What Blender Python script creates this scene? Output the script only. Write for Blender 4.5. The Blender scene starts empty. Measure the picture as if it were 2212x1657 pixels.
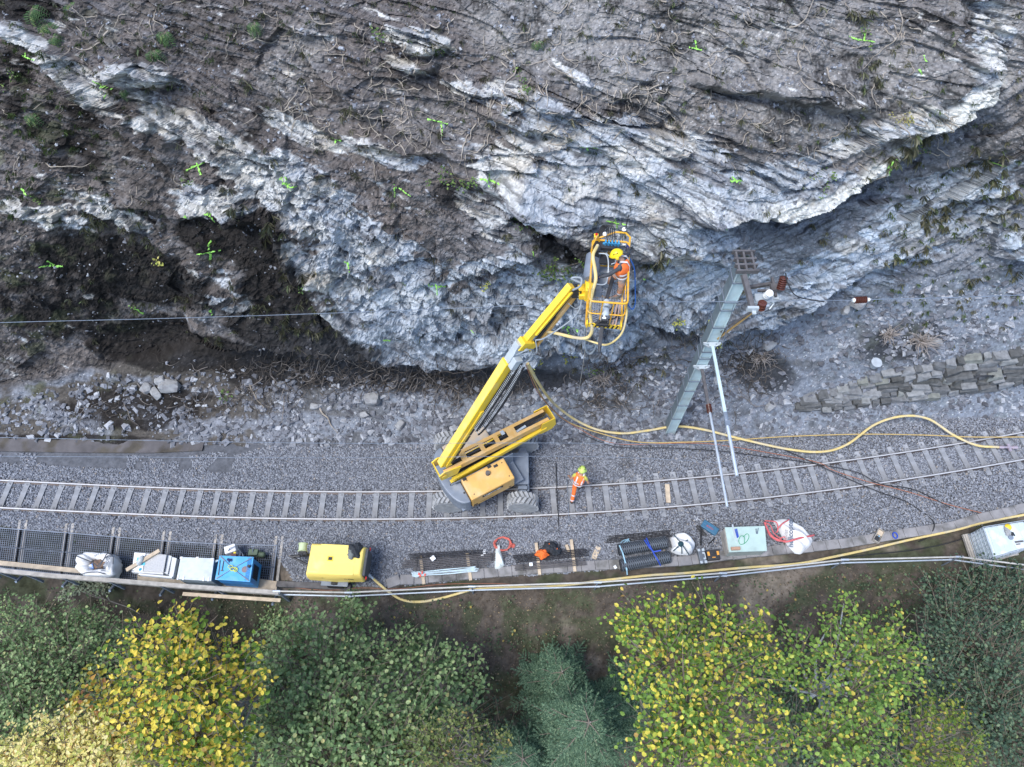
import bpy, math, random
import numpy as np
from mathutils import Vector, Matrix

# ---------------------------------------------------------------- camera, world, sun, exposure
SC = bpy.context.scene
COL = SC.collection
CAM_H = 25.5
PITCH = math.radians(29.0)
cam_d = bpy.data.cameras.new("camera")
cam = bpy.data.objects.new("camera", cam_d)
COL.objects.link(cam)
cam.location = (0, 0, CAM_H)
cam.rotation_euler = (PITCH, 0, 0)
cam_d.sensor_width = 36.0
cam_d.lens = 36.0 * 1532 / 2212
cam_d.clip_start = 0.2
cam_d.clip_end = 2000
SC.camera = cam

W = bpy.data.worlds.new("World")
SC.world = W
W.use_nodes = True
nt = W.node_tree
bg = nt.nodes["Background"]
sky = nt.nodes.new("ShaderNodeTexSky")
sky.sky_type = 'NISHITA'
sky.sun_disc = False
SUN_EL, SUN_AZ = math.radians(64), math.radians(-128)   # azimuth measured from +Y towards +X
sky.sun_elevation = SUN_EL
sky.sun_rotation = SUN_AZ
sky.altitude = 900
sky.air_density = 1.0
sky.dust_density = 2.5
sky.ozone_density = 1.0
nt.links.new(sky.outputs[0], bg.inputs[0])
bg.inputs[1].default_value = 0.15
sd = bpy.data.lights.new("sun", 'SUN')
sd.energy = 1.6
sd.angle = math.radians(26)
sd.color = (1.0, 0.975, 0.94)
sun = bpy.data.objects.new("sun", sd)
COL.objects.link(sun)
sdir = Vector((math.cos(SUN_EL) * math.sin(SUN_AZ), math.cos(SUN_EL) * math.cos(SUN_AZ), math.sin(SUN_EL)))
sun.rotation_euler = sdir.to_track_quat('Z', 'Y').to_euler()
sun.location = (-10, -10, 40)
SC.view_settings.view_transform = 'Standard'
SC.view_settings.look = 'None'
SC.view_settings.exposure = 1.12
SC.view_settings.gamma = 1.0
SC.cycles.max_bounces = 6
SC.cycles.use_denoising = True

# ---------------------------------------------------------------- helpers
CP, SP = math.cos(PITCH), math.sin(PITCH)
F = 1532.0
def ray(u, v):
    x = (u - 1106.0) / F
    y = (828.5 - v) / F
    return x, y * CP + SP, y * SP - CP
def P(u, v, Z=0.0):
    x, y, z = ray(u, v)
    t = (Z - CAM_H) / z
    return Vector((x * t, y * t, Z))
def PY(u, v, Y):
    x, y, z = ray(u, v)
    t = Y / y
    return Vector((x * t, Y, CAM_H + z * t))

RNG = np.random.default_rng(11)
random.seed(5)

def hash2(ix, iy, seed):
    h = (ix.astype(np.int64) * 374761393 + iy.astype(np.int64) * 668265263 + seed * 1442695041) & 0xFFFFFFFF
    h = ((h ^ (h >> 13)) * 1274126177) & 0xFFFFFFFF
    h = (h ^ (h >> 16)) & 0xFFFFFFFF
    h = (h * 2246822519) & 0xFFFFFFFF
    return ((h ^ (h >> 15)) & 0xFFFFFF) / float(0xFFFFFF)
def noise(x, y, seed=0):
    x = np.asarray(x, float); y = np.asarray(y, float)
    ix = np.floor(x); iy = np.floor(y)
    fx = x - ix; fy = y - iy
    fx = fx * fx * (3 - 2 * fx); fy = fy * fy * (3 - 2 * fy)
    a = hash2(ix, iy, seed); b = hash2(ix + 1, iy, seed)
    c = hash2(ix, iy + 1, seed); d = hash2(ix + 1, iy + 1, seed)
    return (a * (1 - fx) + b * fx) * (1 - fy) + (c * (1 - fx) + d * fx) * fy
def fbm(x, y, oct=4, seed=0, gain=0.5):
    s = 0; a = 1.0; n = 0
    for o in range(oct):
        s = s + a * noise(x * 2 ** o + 17.3 * o, y * 2 ** o - 9.1 * o, seed + o)
        n += a; a *= gain
    return s / n
def cells(x, y, seed=0, tilt=1.0):
    """angular facets: each voronoi cell has its own height and tilt"""
    ix = np.floor(x); iy = np.floor(y)
    best = np.full(x.shape, 9e9); sec = np.full(x.shape, 9e9)
    h = np.zeros(x.shape); idv = np.zeros(x.shape)
    for dx in (-1, 0, 1):
        for dy in (-1, 0, 1):
            cx = ix + dx; cy = iy + dy
            r1 = hash2(cx, cy, seed); r2 = hash2(cx, cy, seed + 7)
            ex = x - (cx + r1); ey = y - (cy + r2)
            d = ex * ex + ey * ey
            hh = (hash2(cx, cy, seed + 3) - .5) + tilt * (ex * (hash2(cx, cy, seed + 4) - .5) + ey * (hash2(cx, cy, seed + 5) - .35)) * 1.6
            m = d < best
            sec = np.where(m, best, np.minimum(sec, d))
            h = np.where(m, hh, h); idv = np.where(m, hash2(cx, cy, seed + 6), idv)
            best = np.where(m, d, best)
    return h, idv, np.sqrt(sec) - np.sqrt(best)
def sstep(a, b, x):
    t = np.clip((x - a) / (b - a), 0, 1)
    return t * t * (3 - 2 * t)

MATS = {}
def mat(name, col=(.5, .5, .5), rough=.6, metal=0.0, var=.12, scale=6.0, bump=.15, col2=None, mix2=(.5, .62), spec=.4, trans=0.0, alpha=1.0, island=None, attr=None, bscale=None):
    """procedural principled material: colour broken up by noise, dust / wear as second colour, noise bump"""
    if name in MATS: return MATS[name]
    m = bpy.data.materials.new(name); m.use_nodes = True
    N = m.node_tree.nodes; L = m.node_tree.links
    b = N["Principled BSDF"]
    b.inputs["Roughness"].default_value = rough
    b.inputs["Metallic"].default_value = metal
    b.inputs["Specular IOR Level"].default_value = spec
    tc = N.new("ShaderNodeTexCoord")
    def nz(s, det=4.0):
        n = N.new("ShaderNodeTexNoise"); n.inputs["Scale"].default_value = s; n.inputs["Detail"].default_value = det
        L.new(tc.outputs["Object"], n.inputs["Vector"]); return n
    base = None
    if island:
        g = N.new("ShaderNodeNewGeometry"); r = N.new("ShaderNodeValToRGB")
        r.color_ramp.interpolation = 'LINEAR'
        els = r.color_ramp.elements
        els[0].position = island[0][0]; els[0].color = (*island[0][1], 1)
        els[1].position = island[-1][0]; els[1].color = (*island[-1][1], 1)
        for p, c in island[1:-1]:
            e = els.new(p); e.color = (*c, 1)
        L.new(g.outputs["Random Per Island"], r.inputs[0]); base = r.outputs[0]
    elif attr:
        a = N.new("ShaderNodeAttribute"); a.attribute_name = attr; base = a.outputs["Color"]
    else:
        rgb = N.new("ShaderNodeRGB"); rgb.outputs[0].default_value = (*col, 1); base = rgb.outputs[0]
    if col2 is not None:
        n2 = nz(scale * .6, 6.0); mr = N.new("ShaderNodeMapRange")
        mr.inputs[1].default_value = mix2[0]; mr.inputs[2].default_value = mix2[1]
        L.new(n2.outputs[0], mr.inputs[0])
        mx = N.new("ShaderNodeMix"); mx.data_type = 'RGBA'
        L.new(mr.outputs[0], mx.inputs[0]); L.new(base, mx.inputs[6]); mx.inputs[7].default_value = (*col2, 1)
        base = mx.outputs[2]
    if var > 0:
        n1 = nz(scale); mr = N.new("ShaderNodeMapRange")
        mr.inputs[1].default_value = .3; mr.inputs[2].default_value = .7
        mr.inputs[3].default_value = 1 - var; mr.inputs[4].default_value = 1 + var
        L.new(n1.outputs[0], mr.inputs[0])
        vm = N.new("ShaderNodeVectorMath"); vm.operation = 'SCALE'
        L.new(base, vm.inputs[0]); L.new(mr.outputs[0], vm.inputs["Scale"]); base = vm.outputs[0]
    L.new(base, b.inputs["Base Color"])
    if bump > 0:
        nb = nz(bscale or scale * 5, 5.0); bp = N.new("ShaderNodeBump")
        bp.inputs["Strength"].default_value = bump; bp.inputs["Distance"].default_value = .02
        L.new(nb.outputs[0], bp.inputs["Height"]); L.new(bp.outputs[0], b.inputs["Normal"])
    if trans > 0:
        t = N.new("ShaderNodeBsdfTranslucent"); L.new(base, t.inputs[0])
        ms = N.new("ShaderNodeMixShader"); ms.inputs[0].default_value = trans
        L.new(b.outputs[0], ms.inputs[1]); L.new(t.outputs[0], ms.inputs[2])
        L.new(ms.outputs[0], N["Material Output"].inputs["Surface"])
    if alpha < 1: b.inputs["Alpha"].default_value = alpha
    MATS[name] = m
    return m

def np_mesh(name, verts, faces, smooth=False, attrs=None):
    """verts (n,3), faces (m,k) all the same size"""
    me = bpy.data.meshes.new(name)
    verts = np.ascontiguousarray(verts, dtype=np.float32); faces = np.ascontiguousarray(faces, dtype=np.int32)
    n, k = faces.shape
    me.vertices.add(len(verts)); me.vertices.foreach_set("co", verts.ravel())
    me.loops.add(n * k); me.loops.foreach_set("vertex_index", faces.ravel())
    me.polygons.add(n)
    me.polygons.foreach_set("loop_start", np.arange(0, n * k, k, dtype=np.int32))
    me.polygons.foreach_set("loop_total", np.full(n, k, dtype=np.int32))
    me.polygons.foreach_set("use_smooth", np.full(n, smooth, dtype=bool))
    if attrs is not None:
        ca = me.color_attributes.new("Col", 'FLOAT_COLOR', 'POINT')
        c4 = np.ones((len(verts), 4), dtype=np.float32); c4[:, :3] = attrs
        ca.data.foreach_set("color", c4.ravel())
    me.update(); me.validate()
    return me

WLOC = {}
def tag(o, label=None, cat=None, group=None, kind=None):
    if label: o["label"] = label
    if cat: o["category"] = cat
    if group: o["group"] = group
    if kind: o["kind"] = kind
    return o
def link(o, parent=None):
    COL.objects.link(o)
    if parent is not None: o.parent = parent
    return o
def T(name, loc, label, cat, group=None):
    o = bpy.data.objects.new(name, None); o.empty_display_size = .2
    link(o); o.location = loc; WLOC[o] = Vector(loc)
    return tag(o, label, cat, group)
def obj_from(me, name, m, parent=None):
    o = bpy.data.objects.new(name, me); link(o, parent)
    if m is not None: me.materials.append(m)
    WLOC[o] = WLOC[parent] if parent is not None else Vector((0, 0, 0))
    return o

class MB:
    """collects shapes in world coordinates (through matrix M); obj() links them as one mesh object"""
    def __init__(s, M=None):
        s.v = []; s.f = []; s.M = M or Matrix()
    def add(s, vs, fs):
        n = len(s.v)
        s.v += [s.M @ Vector(v) for v in vs]
        s.f += [tuple(i + n for i in f) for f in fs]
        return s
    def box(s, c, d, R=None, taper=1.0):
        x, y, z = d[0] / 2, d[1] / 2, d[2] / 2
        vs = [Vector((sx * x * (taper if sz > 0 else 1), sy * y * (taper if sz > 0 else 1), sz * z)) for sz in (-1, 1) for sy in (-1, 1) for sx in (-1, 1)]
        if R is not None: vs = [R @ v for v in vs]
        c = Vector(c)
        return s.add([v + c for v in vs], [(0, 2, 3, 1), (4, 5, 7, 6), (0, 1, 5, 4), (2, 6, 7, 3), (0, 4, 6, 2), (1, 3, 7, 5)])
    def beam(s, a, b, w, h, up=(0, 0, 1)):
        a = Vector(a); b = Vector(b); d = b - a; L = d.length; d.normalize()
        up = Vector(up); sd_ = d.cross(up)
        if sd_.length < 1e-4: sd_ = d.cross(Vector((0, 1, 0)))
        sd_.normalize(); u2 = sd_.cross(d)
        R = Matrix((sd_, d, u2)).transposed()
        return s.box((a + b) / 2, (w, L, h), R)
    def tube(s, pts, r, n=8, caps=True, r2=None):
        pts = [Vector(p) for p in pts]
        if len(pts) < 2: return s
        k0 = len(pts); vs = []; fs = []
        prev = None
        for i, p in enumerate(pts):
            d = (pts[min(i + 1, k0 - 1)] - pts[max(i - 1, 0)])
            if d.length < 1e-7: d = Vector((0, 0, 1))
            d.normalize()
            if prev is None:
                a = d.cross(Vector((0, 0, 1)))
                if a.length < .05: a = d.cross(Vector((1, 0, 0)))
            else:
                a = prev - d * prev.dot(d)
                if a.length < 1e-4: a = d.cross(Vector((1, 0, 0)))
            a.normalize(); prev = a; b = d.cross(a)
            rr = r if r2 is None else r + (r2 - r) * i / (k0 - 1)
            if isinstance(r, (list, tuple)): rr = r[i]
            for k in range(n):
                t = 2 * math.pi * k / n
                vs.append(p + a * math.cos(t) * rr + b * math.sin(t) * rr)
        for i in range(k0 - 1):
            for k in range(n):
                fs.append((i * n + k, i * n + (k + 1) % n, (i + 1) * n + (k + 1) % n, (i + 1) * n + k))
        if caps:
            fs.append(tuple(range(n - 1, -1, -1))); fs.append(tuple((k0 - 1) * n + k for k in range(n)))
        return s.add(vs, fs)
    def lathe(s, c, ax, prof, n=16):
        """prof: list of (distance along axis, radius)"""
        ax = Vector(ax).normalized(); c = Vector(c)
        return s.tube([c + ax * p[0] + ax * (1e-5 * i) for i, p in enumerate(prof)], [max(p[1], .0005) for p in prof], n)
    def prism(s, poly, z0, z1):
        n = len(poly)
        vs = [(x, y, z0) for x, y in poly] + [(x, y, z1) for x, y in poly]
        fs = [tuple(range(n - 1, -1, -1)), tuple(range(n, 2 * n))] + [(i, (i + 1) % n, n + (i + 1) % n, n + i) for i in range(n)]
        return s.add(vs, fs)
    def obj(s, name, m, parent=None, smooth=False, bevel=0.0, auto=True):
        vs = s.v
        if parent is not None: off = WLOC[parent]
        else:
            off = Vector((sum(v.x for v in vs) / len(vs), sum(v.y for v in vs) / len(vs), min(v.z for v in vs)))
        me = bpy.data.meshes.new(name)
        me.from_pydata([tuple(v - off) for v in vs], [], s.f)
        me.update()
        o = bpy.data.objects.new(name, me); link(o, parent)
        if m is not None: me.materials.append(m)
        if smooth:
            for p in me.polygons: p.use_smooth = True
            if auto:
                try: me.set_sharp_from_angle(angle=math.radians(38))
                except Exception: pass
        if bevel > 0:
            bv = o.modifiers.new("bevel", 'BEVEL'); bv.width = bevel; bv.segments = 2; bv.limit_method = 'ANGLE'; bv.angle_limit = math.radians(40)
        if parent is None: o.location = off; WLOC[o] = off
        else: WLOC[o] = off
        return o

def rotZ(a, loc=(0, 0, 0)): return Matrix.Translation(Vector(loc)) @ Matrix.Rotation(a, 4, 'Z')
def spline(pts, k=8):
    pts = [Vector(p) for p in pts]
    P_ = [pts[0] * 2 - pts[1]] + pts + [pts[-1] * 2 - pts[-2]]
    out = []
    for i in range(1, len(P_) - 2):
        for j in range(k):
            t = j / k
            a, b, c, d = P_[i - 1], P_[i], P_[i + 1], P_[i + 2]
            out.append(.5 * ((2 * b) + (c - a) * t + (2 * a - 5 * b + 4 * c - d) * t * t + (3 * b - a - 3 * c + d) * t ** 3))
    out.append(pts[-1]); return out

# ---------------------------------------------------------------- cliff and scree: one sheet from the ballast edge up to the top of the face
STEP = 2.1
U = np.arange(-330, 2540, STEP); V = np.arange(-330, 1010, STEP)
UU, VV = np.meshgrid(U, V)
rows = [-340, 0, 200, 400, 480, 600, 700, 790, 830, 880, 940, 1010]
colY = {  # distance of the face behind the camera's foot, per image column
    -330: [22.5, 18.0, 16.6, 15.6, 15.2, 14.9, 14.4, 13.9, 13.5, 12.75, 11.75, 10.65],
    0:    [22.0, 17.6, 16.2, 15.3, 14.9, 14.6, 14.2, 13.9, 13.5, 12.75, 11.75, 10.65],
    300:  [21.5, 17.3, 15.8, 14.9, 14.6, 14.7, 14.8, 14.0, 13.5, 12.75, 11.75, 10.65],
    600:  [21.0, 17.0, 15.5, 14.3, 14.0, 13.9, 13.9, 13.9, 13.5, 12.75, 11.75, 10.65],
    900:  [21.0, 17.0, 15.3, 13.9, 13.6, 13.4, 13.4, 13.6, 13.5, 12.75, 11.75, 10.65],
    1300: [21.0, 17.0, 15.3, 13.8, 13.4, 13.5, 13.6, 13.8, 13.5, 12.75, 11.75, 10.65],
    1500: [21.0, 17.0, 15.5, 14.0, 13.7, 13.8, 14.1, 13.9, 13.5, 12.8, 11.8, 10.65],
    1750: [21.2, 17.2, 15.8, 15.2, 15.0, 15.0, 14.9, 14.1, 13.6, 12.85, 11.9, 10.65],
    2000: [21.6, 17.6, 16.2, 16.6, 16.5, 15.9, 15.0, 14.0, 13.6, 12.95, 12.0, 10.7],
    2540: [22.5, 18.5, 18.0, 17.5, 17.0, 16.4, 15.4, 14.3, 13.9, 13.1, 12.1, 10.7]}
cu = sorted(colY)
tab = np.array([np.interp(V, rows, colY[c]) for c in cu])          # (cols, V)
Y0 = np.empty(UU.shape)
for i in range(len(V)): Y0[i] = np.interp(U, cu, tab[:, i])
def blur(a, k):
    for _ in range(2):
        for ax in (0, 1):
            p = np.pad(a, [(k, k) if x == ax else (0, 0) for x in (0, 1)], mode='edge')
            c = np.cumsum(p, axis=ax)
            c = np.concatenate([np.zeros_like(np.take(c, [0], axis=ax)), c], axis=ax)
            n = 2 * k + 1
            a = (np.take(c, range(n, c.shape[ax]), axis=ax) - np.take(c, range(0, c.shape[ax] - n), axis=ax)) / n
    return a
Y0 = blur(Y0, 9)

# domain-warped layer coordinates (px); strata dip to the lower right, on the right rib to the lower left
wu = UU + 60 * (fbm(UU / 260, VV / 260, 3, 50) - .5); wv = VV + 50 * (fbm(UU / 230 + 9, VV / 230, 3, 60) - .5)
def rotc(deg):
    a = math.radians(deg); return wu * math.cos(a) + wv * math.sin(a), -wu * math.sin(a) + wv * math.cos(a)
def strata(a, b, seed):
    h1, id1, e1 = cells(a / 190, b / 62, seed, 1.0)
    h2, id2, e2 = cells(a / 74 + 3, b / 24, seed + 11, 1.1)
    h3, id3, e3 = cells(a / 30, b / 9.5, seed + 23, 1.1)
    h4, id4, e4 = cells(a / 13, b / 5.2, seed + 37, 1.0)
    saw = (b / 30 + 1.6 * fbm(a / 150, b / 60, 3, seed + 5)) % 1.0
    saw = np.where(saw < .82, saw / .82, (1 - saw) / .18)
    saw2 = (b / 11 + 1.9 * fbm(a / 60, b / 30, 3, seed + 8)) % 1.0
    h0, id0, e0 = cells(a / 430 + 1.7, b / 150, seed + 61, 1.3)
    k = 1 - .72 * SMOOTH
    h = .14 * h0 + .44 * h1 * (1 - .4 * SMOOTH) + k * (.20 * h2 + .075 * h3 + .030 * h4 + .13 * (saw - .5) + .025 * (saw2 - .5)) + SMOOTH * .018 * (noise(a / 60, b / 2.6, seed + 9) - .5)
    tone = .4 * id1 + .4 * id2 + .5 * id3 + .4 * id4
    return h, tone / 1.7, np.minimum(np.minimum(e1 * 1.2, e2), e3)
def blocky(seed):
    a, b = rotc(30)
    h1, id1, e1 = cells(a / 58, b / 44, seed, 1.3)
    h2, id2, e2 = cells(a / 24, b / 17, seed + 1, 1.3)
    h3, id3, e3 = cells(a / 10, b / 7.5, seed + 2, 1.2)
    return .30 * h1 + .17 * h2 + .07 * h3, .3 * id1 + .3 * id2 + .4 * id3, np.minimum(e1, e2)
def blob(u, v, ru, rv, ang=0, src=None):
    a = math.radians(ang); du = UU - u; dv = VV - v
    x = (du * math.cos(a) + dv * math.sin(a)) / ru; y = (-du * math.sin(a) + dv * math.cos(a)) / rv
    return np.clip(1.25 - np.sqrt(x * x + y * y), 0, 1)
def field(lst):
    f = np.zeros(UU.shape)
    for t in lst:
        w = t[5] if len(t) > 5 else 1.0
        f = np.maximum(f, w * np.minimum(1, blob(*t[:5]) * 1.6))
    return f
SMOOTH = np.minimum(1, field([(1330, 400, 270, 110, 20), (1180, 290, 120, 50, 20), (1700, 540, 240, 70, -25, .9), (1560, 430, 120, 50, 5), (900, 690, 190, 60, 15, .6), (1850, 180, 300, 130, 0, .5), (1200, 90, 250, 110, 0, .8), (1500, 640, 160, 70, 0, .5), (700, 290, 130, 60, 30, .7), (1100, 400, 160, 70, 30, .8), (1900, 520, 240, 90, -25, .7), (1250, 640, 200, 70, 0, .5), (850, 340, 120, 30, 15, .8), (640, 520, 60, 40, 30, .6)]) * 1.2)
A1, B1 = rotc(17); hA, tA, eA = strata(A1, B1, 100)
A2, B2 = rotc(-27); hB, tB, eB = strata(A2, B2, 300)
A3, B3 = rotc(31); hC, tC, eC = strata(A3, B3, 500)
hD, tD, eD = blocky(700)
wB = sstep(0, .5, field([(1850, 470, 330, 130, -25), (2150, 420, 160, 240, 0), (1650, 560, 230, 90, -20), (1500, 640, 160, 80, 0)]))
wC = sstep(0, .5, field([(520, 330, 420, 150, 33), (800, 560, 260, 150, 32), (150, 130, 200, 60, 40)])) * (1 - wB)
wD = sstep(.1, .6, field([(560, 400, 200, 70, 10), (820, 470, 180, 110, 10), (700, 520, 220, 80, 30), (1000, 640, 220, 90, 0), (300, 560, 300, 120, 10), (1300, 700, 260, 70, 0)]) - .0) * .75
H = hA * (1 - wB - wC) + hB * wB + hC * wC
TONE = tA * (1 - wB - wC) + tB * wB + tC * wC
EDG = eA * (1 - wB - wC) + eB * wB + eC * wC
H = H * (1 - wD) + hD * wD * 1.15; TONE = TONE * (1 - wD) + tD * wD; EDG = EDG * (1 - wD) + eD * wD

PALE = [(60, 70, 55, 16, 38), (180, 165, 120, 24, 40), (310, 165, 80, 32, 5), (410, 270, 120, 34, 12), (330, 235, 70, 22, 40), (520, 340, 150, 36, 25), (620, 400, 190, 62, 28), (470, 440, 100, 42, 10),
    (700, 470, 170, 60, 30), (830, 590, 200, 95, 32), (900, 690, 190, 75, 12), (1020, 745, 190, 48, 0), (650, 560, 70, 30, 40), (905, 88, 80, 30, 12), (880, 143, 52, 13, 20),
    (660, 290, 100, 22, 25), (820, 330, 120, 25, 15, .8), (1180, 240, 130, 36, 25), (1270, 320, 210, 60, 18), (1330, 410, 230, 80, 20), (1130, 400, 140, 62, 35), (1400, 490, 200, 52, 10), (1580, 420, 140, 50, 5),
    (1450, 310, 190, 34, 18), (1680, 380, 170, 34, 0), (1830, 300, 170, 17, -27), (1960, 255, 95, 22, -15), (2130, 90, 48, 120, 12), (2100, 205, 70, 32, -40), (1050, 570, 120, 24, -20),
    (1180, 640, 230, 75, 0, .8), (1330, 690, 260, 75, 0, .85), (1530, 610, 150, 95, 0, .85), (1700, 660, 130, 50, -20, .9), (1850, 560, 240, 75, -30, 1.0), (2050, 470, 160, 75, -30, .9), (1760, 480, 200, 40, -27, .8), (2190, 520, 45, 40, 0, .8),
    (250, 465, 110, 24, 25, .85), (60, 455, 90, 18, 5, .8), (480, 620, 110, 46, 20, .42), (150, 480, 60, 20, 10, .6), (2080, 380, 140, 18, -12, .8), (1010, 200, 70, 16, 25, .7), (1240, 160, 60, 12, 35, .6), (1060, 460, 90, 50, 30, .6), (1900, 590, 70, 40, -20, .6)]
DARK = [(610, 600, 60, 100, -35, 1), (640, 700, 150, 50, 10, 1), (470, 745, 130, 40, 5, 1), (560, 520, 70, 60, 20, 1), (330, 610, 160, 50, 5, .9), (500, 510, 130, 46, 10), (560, 480, 70, 34, 0), (360, 745, 170, 60, 5), (260, 570, 200, 60, 10, .85), (620, 640, 110, 60, 30, .8), (700, 735, 140, 40, 5, .9), (120, 640, 200, 110, 10, .55), (150, 300, 140, 90, 40, .5),  # dark soil, with shade painted under the lip and in the hollows
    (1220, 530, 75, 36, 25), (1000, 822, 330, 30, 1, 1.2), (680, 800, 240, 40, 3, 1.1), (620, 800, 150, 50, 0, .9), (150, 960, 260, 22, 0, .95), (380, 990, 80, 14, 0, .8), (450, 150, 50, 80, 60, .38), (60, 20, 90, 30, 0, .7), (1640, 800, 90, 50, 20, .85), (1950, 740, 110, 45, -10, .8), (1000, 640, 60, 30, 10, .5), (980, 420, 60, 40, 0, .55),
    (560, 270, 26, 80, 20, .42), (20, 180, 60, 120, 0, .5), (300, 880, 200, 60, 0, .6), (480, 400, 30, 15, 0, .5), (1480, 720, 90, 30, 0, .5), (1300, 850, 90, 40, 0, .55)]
LIGHT = [(1180, 60, 170, 90, 10), (1300, 150, 200, 60, 10, .6), (2140, 120, 60, 150, 10), (1850, 250, 300, 90, 5, .5), (1750, 120, 260, 120, 0, .4), (1560, 60, 300, 90, 0, .5), (640, 130, 60, 120, 35, .6), (900, 250, 120, 60, 20, .3)]
fp = field(PALE); fd = field(DARK); fl = field(LIGHT)
wn = fbm(UU / 34, VV / 22, 4, 900) ; wn2 = fbm(A1 / 34, B1 / 7, 3, 920)
lown = fbm(UU / 150, VV / 120, 3, 930)

# ledges: the rock above each line stands proud of what lies below it
LIPS = [([(400, 700), (470, 745), (560, 742), (650, 745), (760, 768), (830, 770), (900, 785), (960, 797), (1060, 792), (1130, 775), (1200, 745), (1300, 768), (1370, 760)], .75, 150),
    ([(575, 455), (600, 520), (640, 580), (700, 655), (760, 715), (850, 770)], .5, 100),
    ([(1080, 470), (1130, 460), (1190, 500), (1250, 545), (1300, 548)], .8, 120),
    ([(1480, 480), (1606, 458), (1692, 465), (1812, 404), (1877, 369), (1962, 287), (2038, 272), (2117, 219), (2160, 190)], .85, 120),
    ([(20, 60), (60, 105), (130, 168), (220, 238), (300, 295), (400, 372)], .5, 60),
    ([(240, 150), (290, 190), (370, 185), (385, 150)], .4, 60),
    ([(860, 150), (900, 158), (960, 135)], .4, 50), ([(830, 60), (870, 108), (960, 112), (985, 90)], .35, 40),
    ([(1040, 245), (1130, 278), (1230, 300), (1300, 335), (1380, 360)], .35, 60),
    ([(1370, 560), (1450, 545), (1560, 560), (1640, 545)], .4, 70),
    ([(1400, 705), (1480, 712), (1540, 740), (1600, 700), (1680, 690), (1740, 655), (1800, 620), (1900, 560), (2010, 520)], .6, 90),
    ([(1990, 374), (2060, 360), (2140, 345), (2211, 336)], .22, 60),
    ([(1480, 185), (1600, 200), (1650, 205), (1700, 218), (1760, 222), (1880, 245)], .45, 50),
    ([(740, 305), (880, 330), (990, 340)], .3, 40), ([(260, 440), (400, 470), (560, 478), (620, 505)], .35, 50),
    ([(980, 590), (1070, 580), (1150, 545), (1190, 520)], .45, 60), ([(640, 100), (700, 170), (830, 290)], .3, 70), ([(960, 360), (1100, 440), (1160, 480)], .3, 60)]
jit = 30 * (fbm(UU / 34, VV / 60, 4, 940) - .5) + 5 * (fbm(UU / 22, VV / 22, 2, 950) - .5)
LIP = np.zeros(UU.shape); UNDER = np.zeros(UU.shape)
for pts, amp, wdt in LIPS:
    xs = [p[0] for p in pts]; ys = [p[1] for p in pts]
    line = np.interp(UU, xs, ys) + jit
    d = line - VV
    win = sstep(xs[0] - 10, xs[0] + 45, UU) * (1 - sstep(xs[-1] - 45, xs[-1] + 10, UU))
    s_ = sstep(-15, 9, d)
    LIP += win * amp * (s_ * np.exp(-np.clip(d, 0, 9e3) / wdt) - (1 - s_) * .70 * np.exp(np.clip(d, -9e3, 0) / 18))
    UNDER = np.maximum(UNDER, win * np.where(d <= 0, np.exp(np.clip(d, -9e3, 0) / 26), 0))

TOE = np.interp(U, [-330, 0, 200, 450, 700, 900, 1150, 1300, 1400, 1500, 1650, 1760, 2000, 2540], [860, 850, 800, 745, 765, 795, 775, 775, 730, 735, 705, 660, 600, 560])
toe = TOE[None, :] + 18 * (fbm(UU / 60, VV * 0 + 3, 3, 960) - .5)
rock_w = sstep(-14, 14, toe - VV)                 # 1 on the face, 0 on scree
rough = np.clip(.28 + .95 * fp, 0, 1)             # soil is smoother than bare rock
soil_h = .42 * (fbm(UU / 95, VV / 70, 4, 970) - .5) + .20 * (fbm(UU / 18, VV / 14, 4, 980) - .5) + .05 * (noise(UU / 4.5, VV / 4.5, 985) - .5)
HH = rock_w * (H * (.24 + 1.10 * rough) + (soil_h + 1.35 * LIP)) + (1 - rock_w) * (.30 * (fbm(UU / 60, VV / 45, 4, 990) - .5) + .08 * (fbm(UU / 9, VV / 8, 3, 995) - .5))
HH *= sstep(1000, 955, VV) * .98 + .02
# the hollow under the root band, the dark recess on the left
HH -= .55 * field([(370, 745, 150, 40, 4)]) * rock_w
Xr, Yr, Zr = ray(UU, VV)
tt = Y0 / Yr
n0 = np.array([0.0, -.84, .54])
S = np.stack([Xr * tt, Yr * tt + n0[1] * HH, CAM_H + Zr * tt + n0[2] * HH], -1)
S[..., 0] += .15 * (fbm(UU / 14, VV / 14, 2, 996) - .5) * rough * rock_w
S[..., 2] += .02

def lerp3(c0, c1, w): return c0 * (1 - w[..., None]) + c1 * w[..., None]
c_soil = np.array([.125, .112, .106]); c_dust = np.array([.25, .243, .236]); c_dark = np.array([.020, .018, .017])
c_rock = np.array([.56, .56, .54]); c_blue = np.array([.42, .485, .56]); c_warm = np.array([.50, .45, .36]); c_slate = np.array([.17, .17, .18]); c_scree = np.array([.175, .188, .215])
base = np.broadcast_to(c_soil, UU.shape + (3,)).copy()
base = lerp3(base, c_dust, np.clip(fl * 1.0 + .5 * (wn - .5) * fl + .30 * sstep(1000, 1500, UU), 0, 1))
base = lerp3(base, np.array([.062, .056, .053]), .75 * sstep(900, 300, UU) * sstep(.42, .60, fbm(UU / 80, VV / 60, 4, 1080)))
base *= (.72 + .62 * fbm(UU / 26, VV / 20, 4, 1001))[..., None]
base = lerp3(base, c_slate, .5 * sstep(.52, .68, wn2) * rock_w)
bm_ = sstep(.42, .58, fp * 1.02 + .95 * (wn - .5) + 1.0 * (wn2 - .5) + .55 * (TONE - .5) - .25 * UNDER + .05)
rockc = lerp3(np.broadcast_to(c_rock, base.shape), c_blue, np.clip(sstep(380, 640, VV) * sstep(500, 1100, UU) + .45 * sstep(1350, 1750, UU) * sstep(200, 400, VV) + .9 * (lown - .5), 0, 1))
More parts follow.
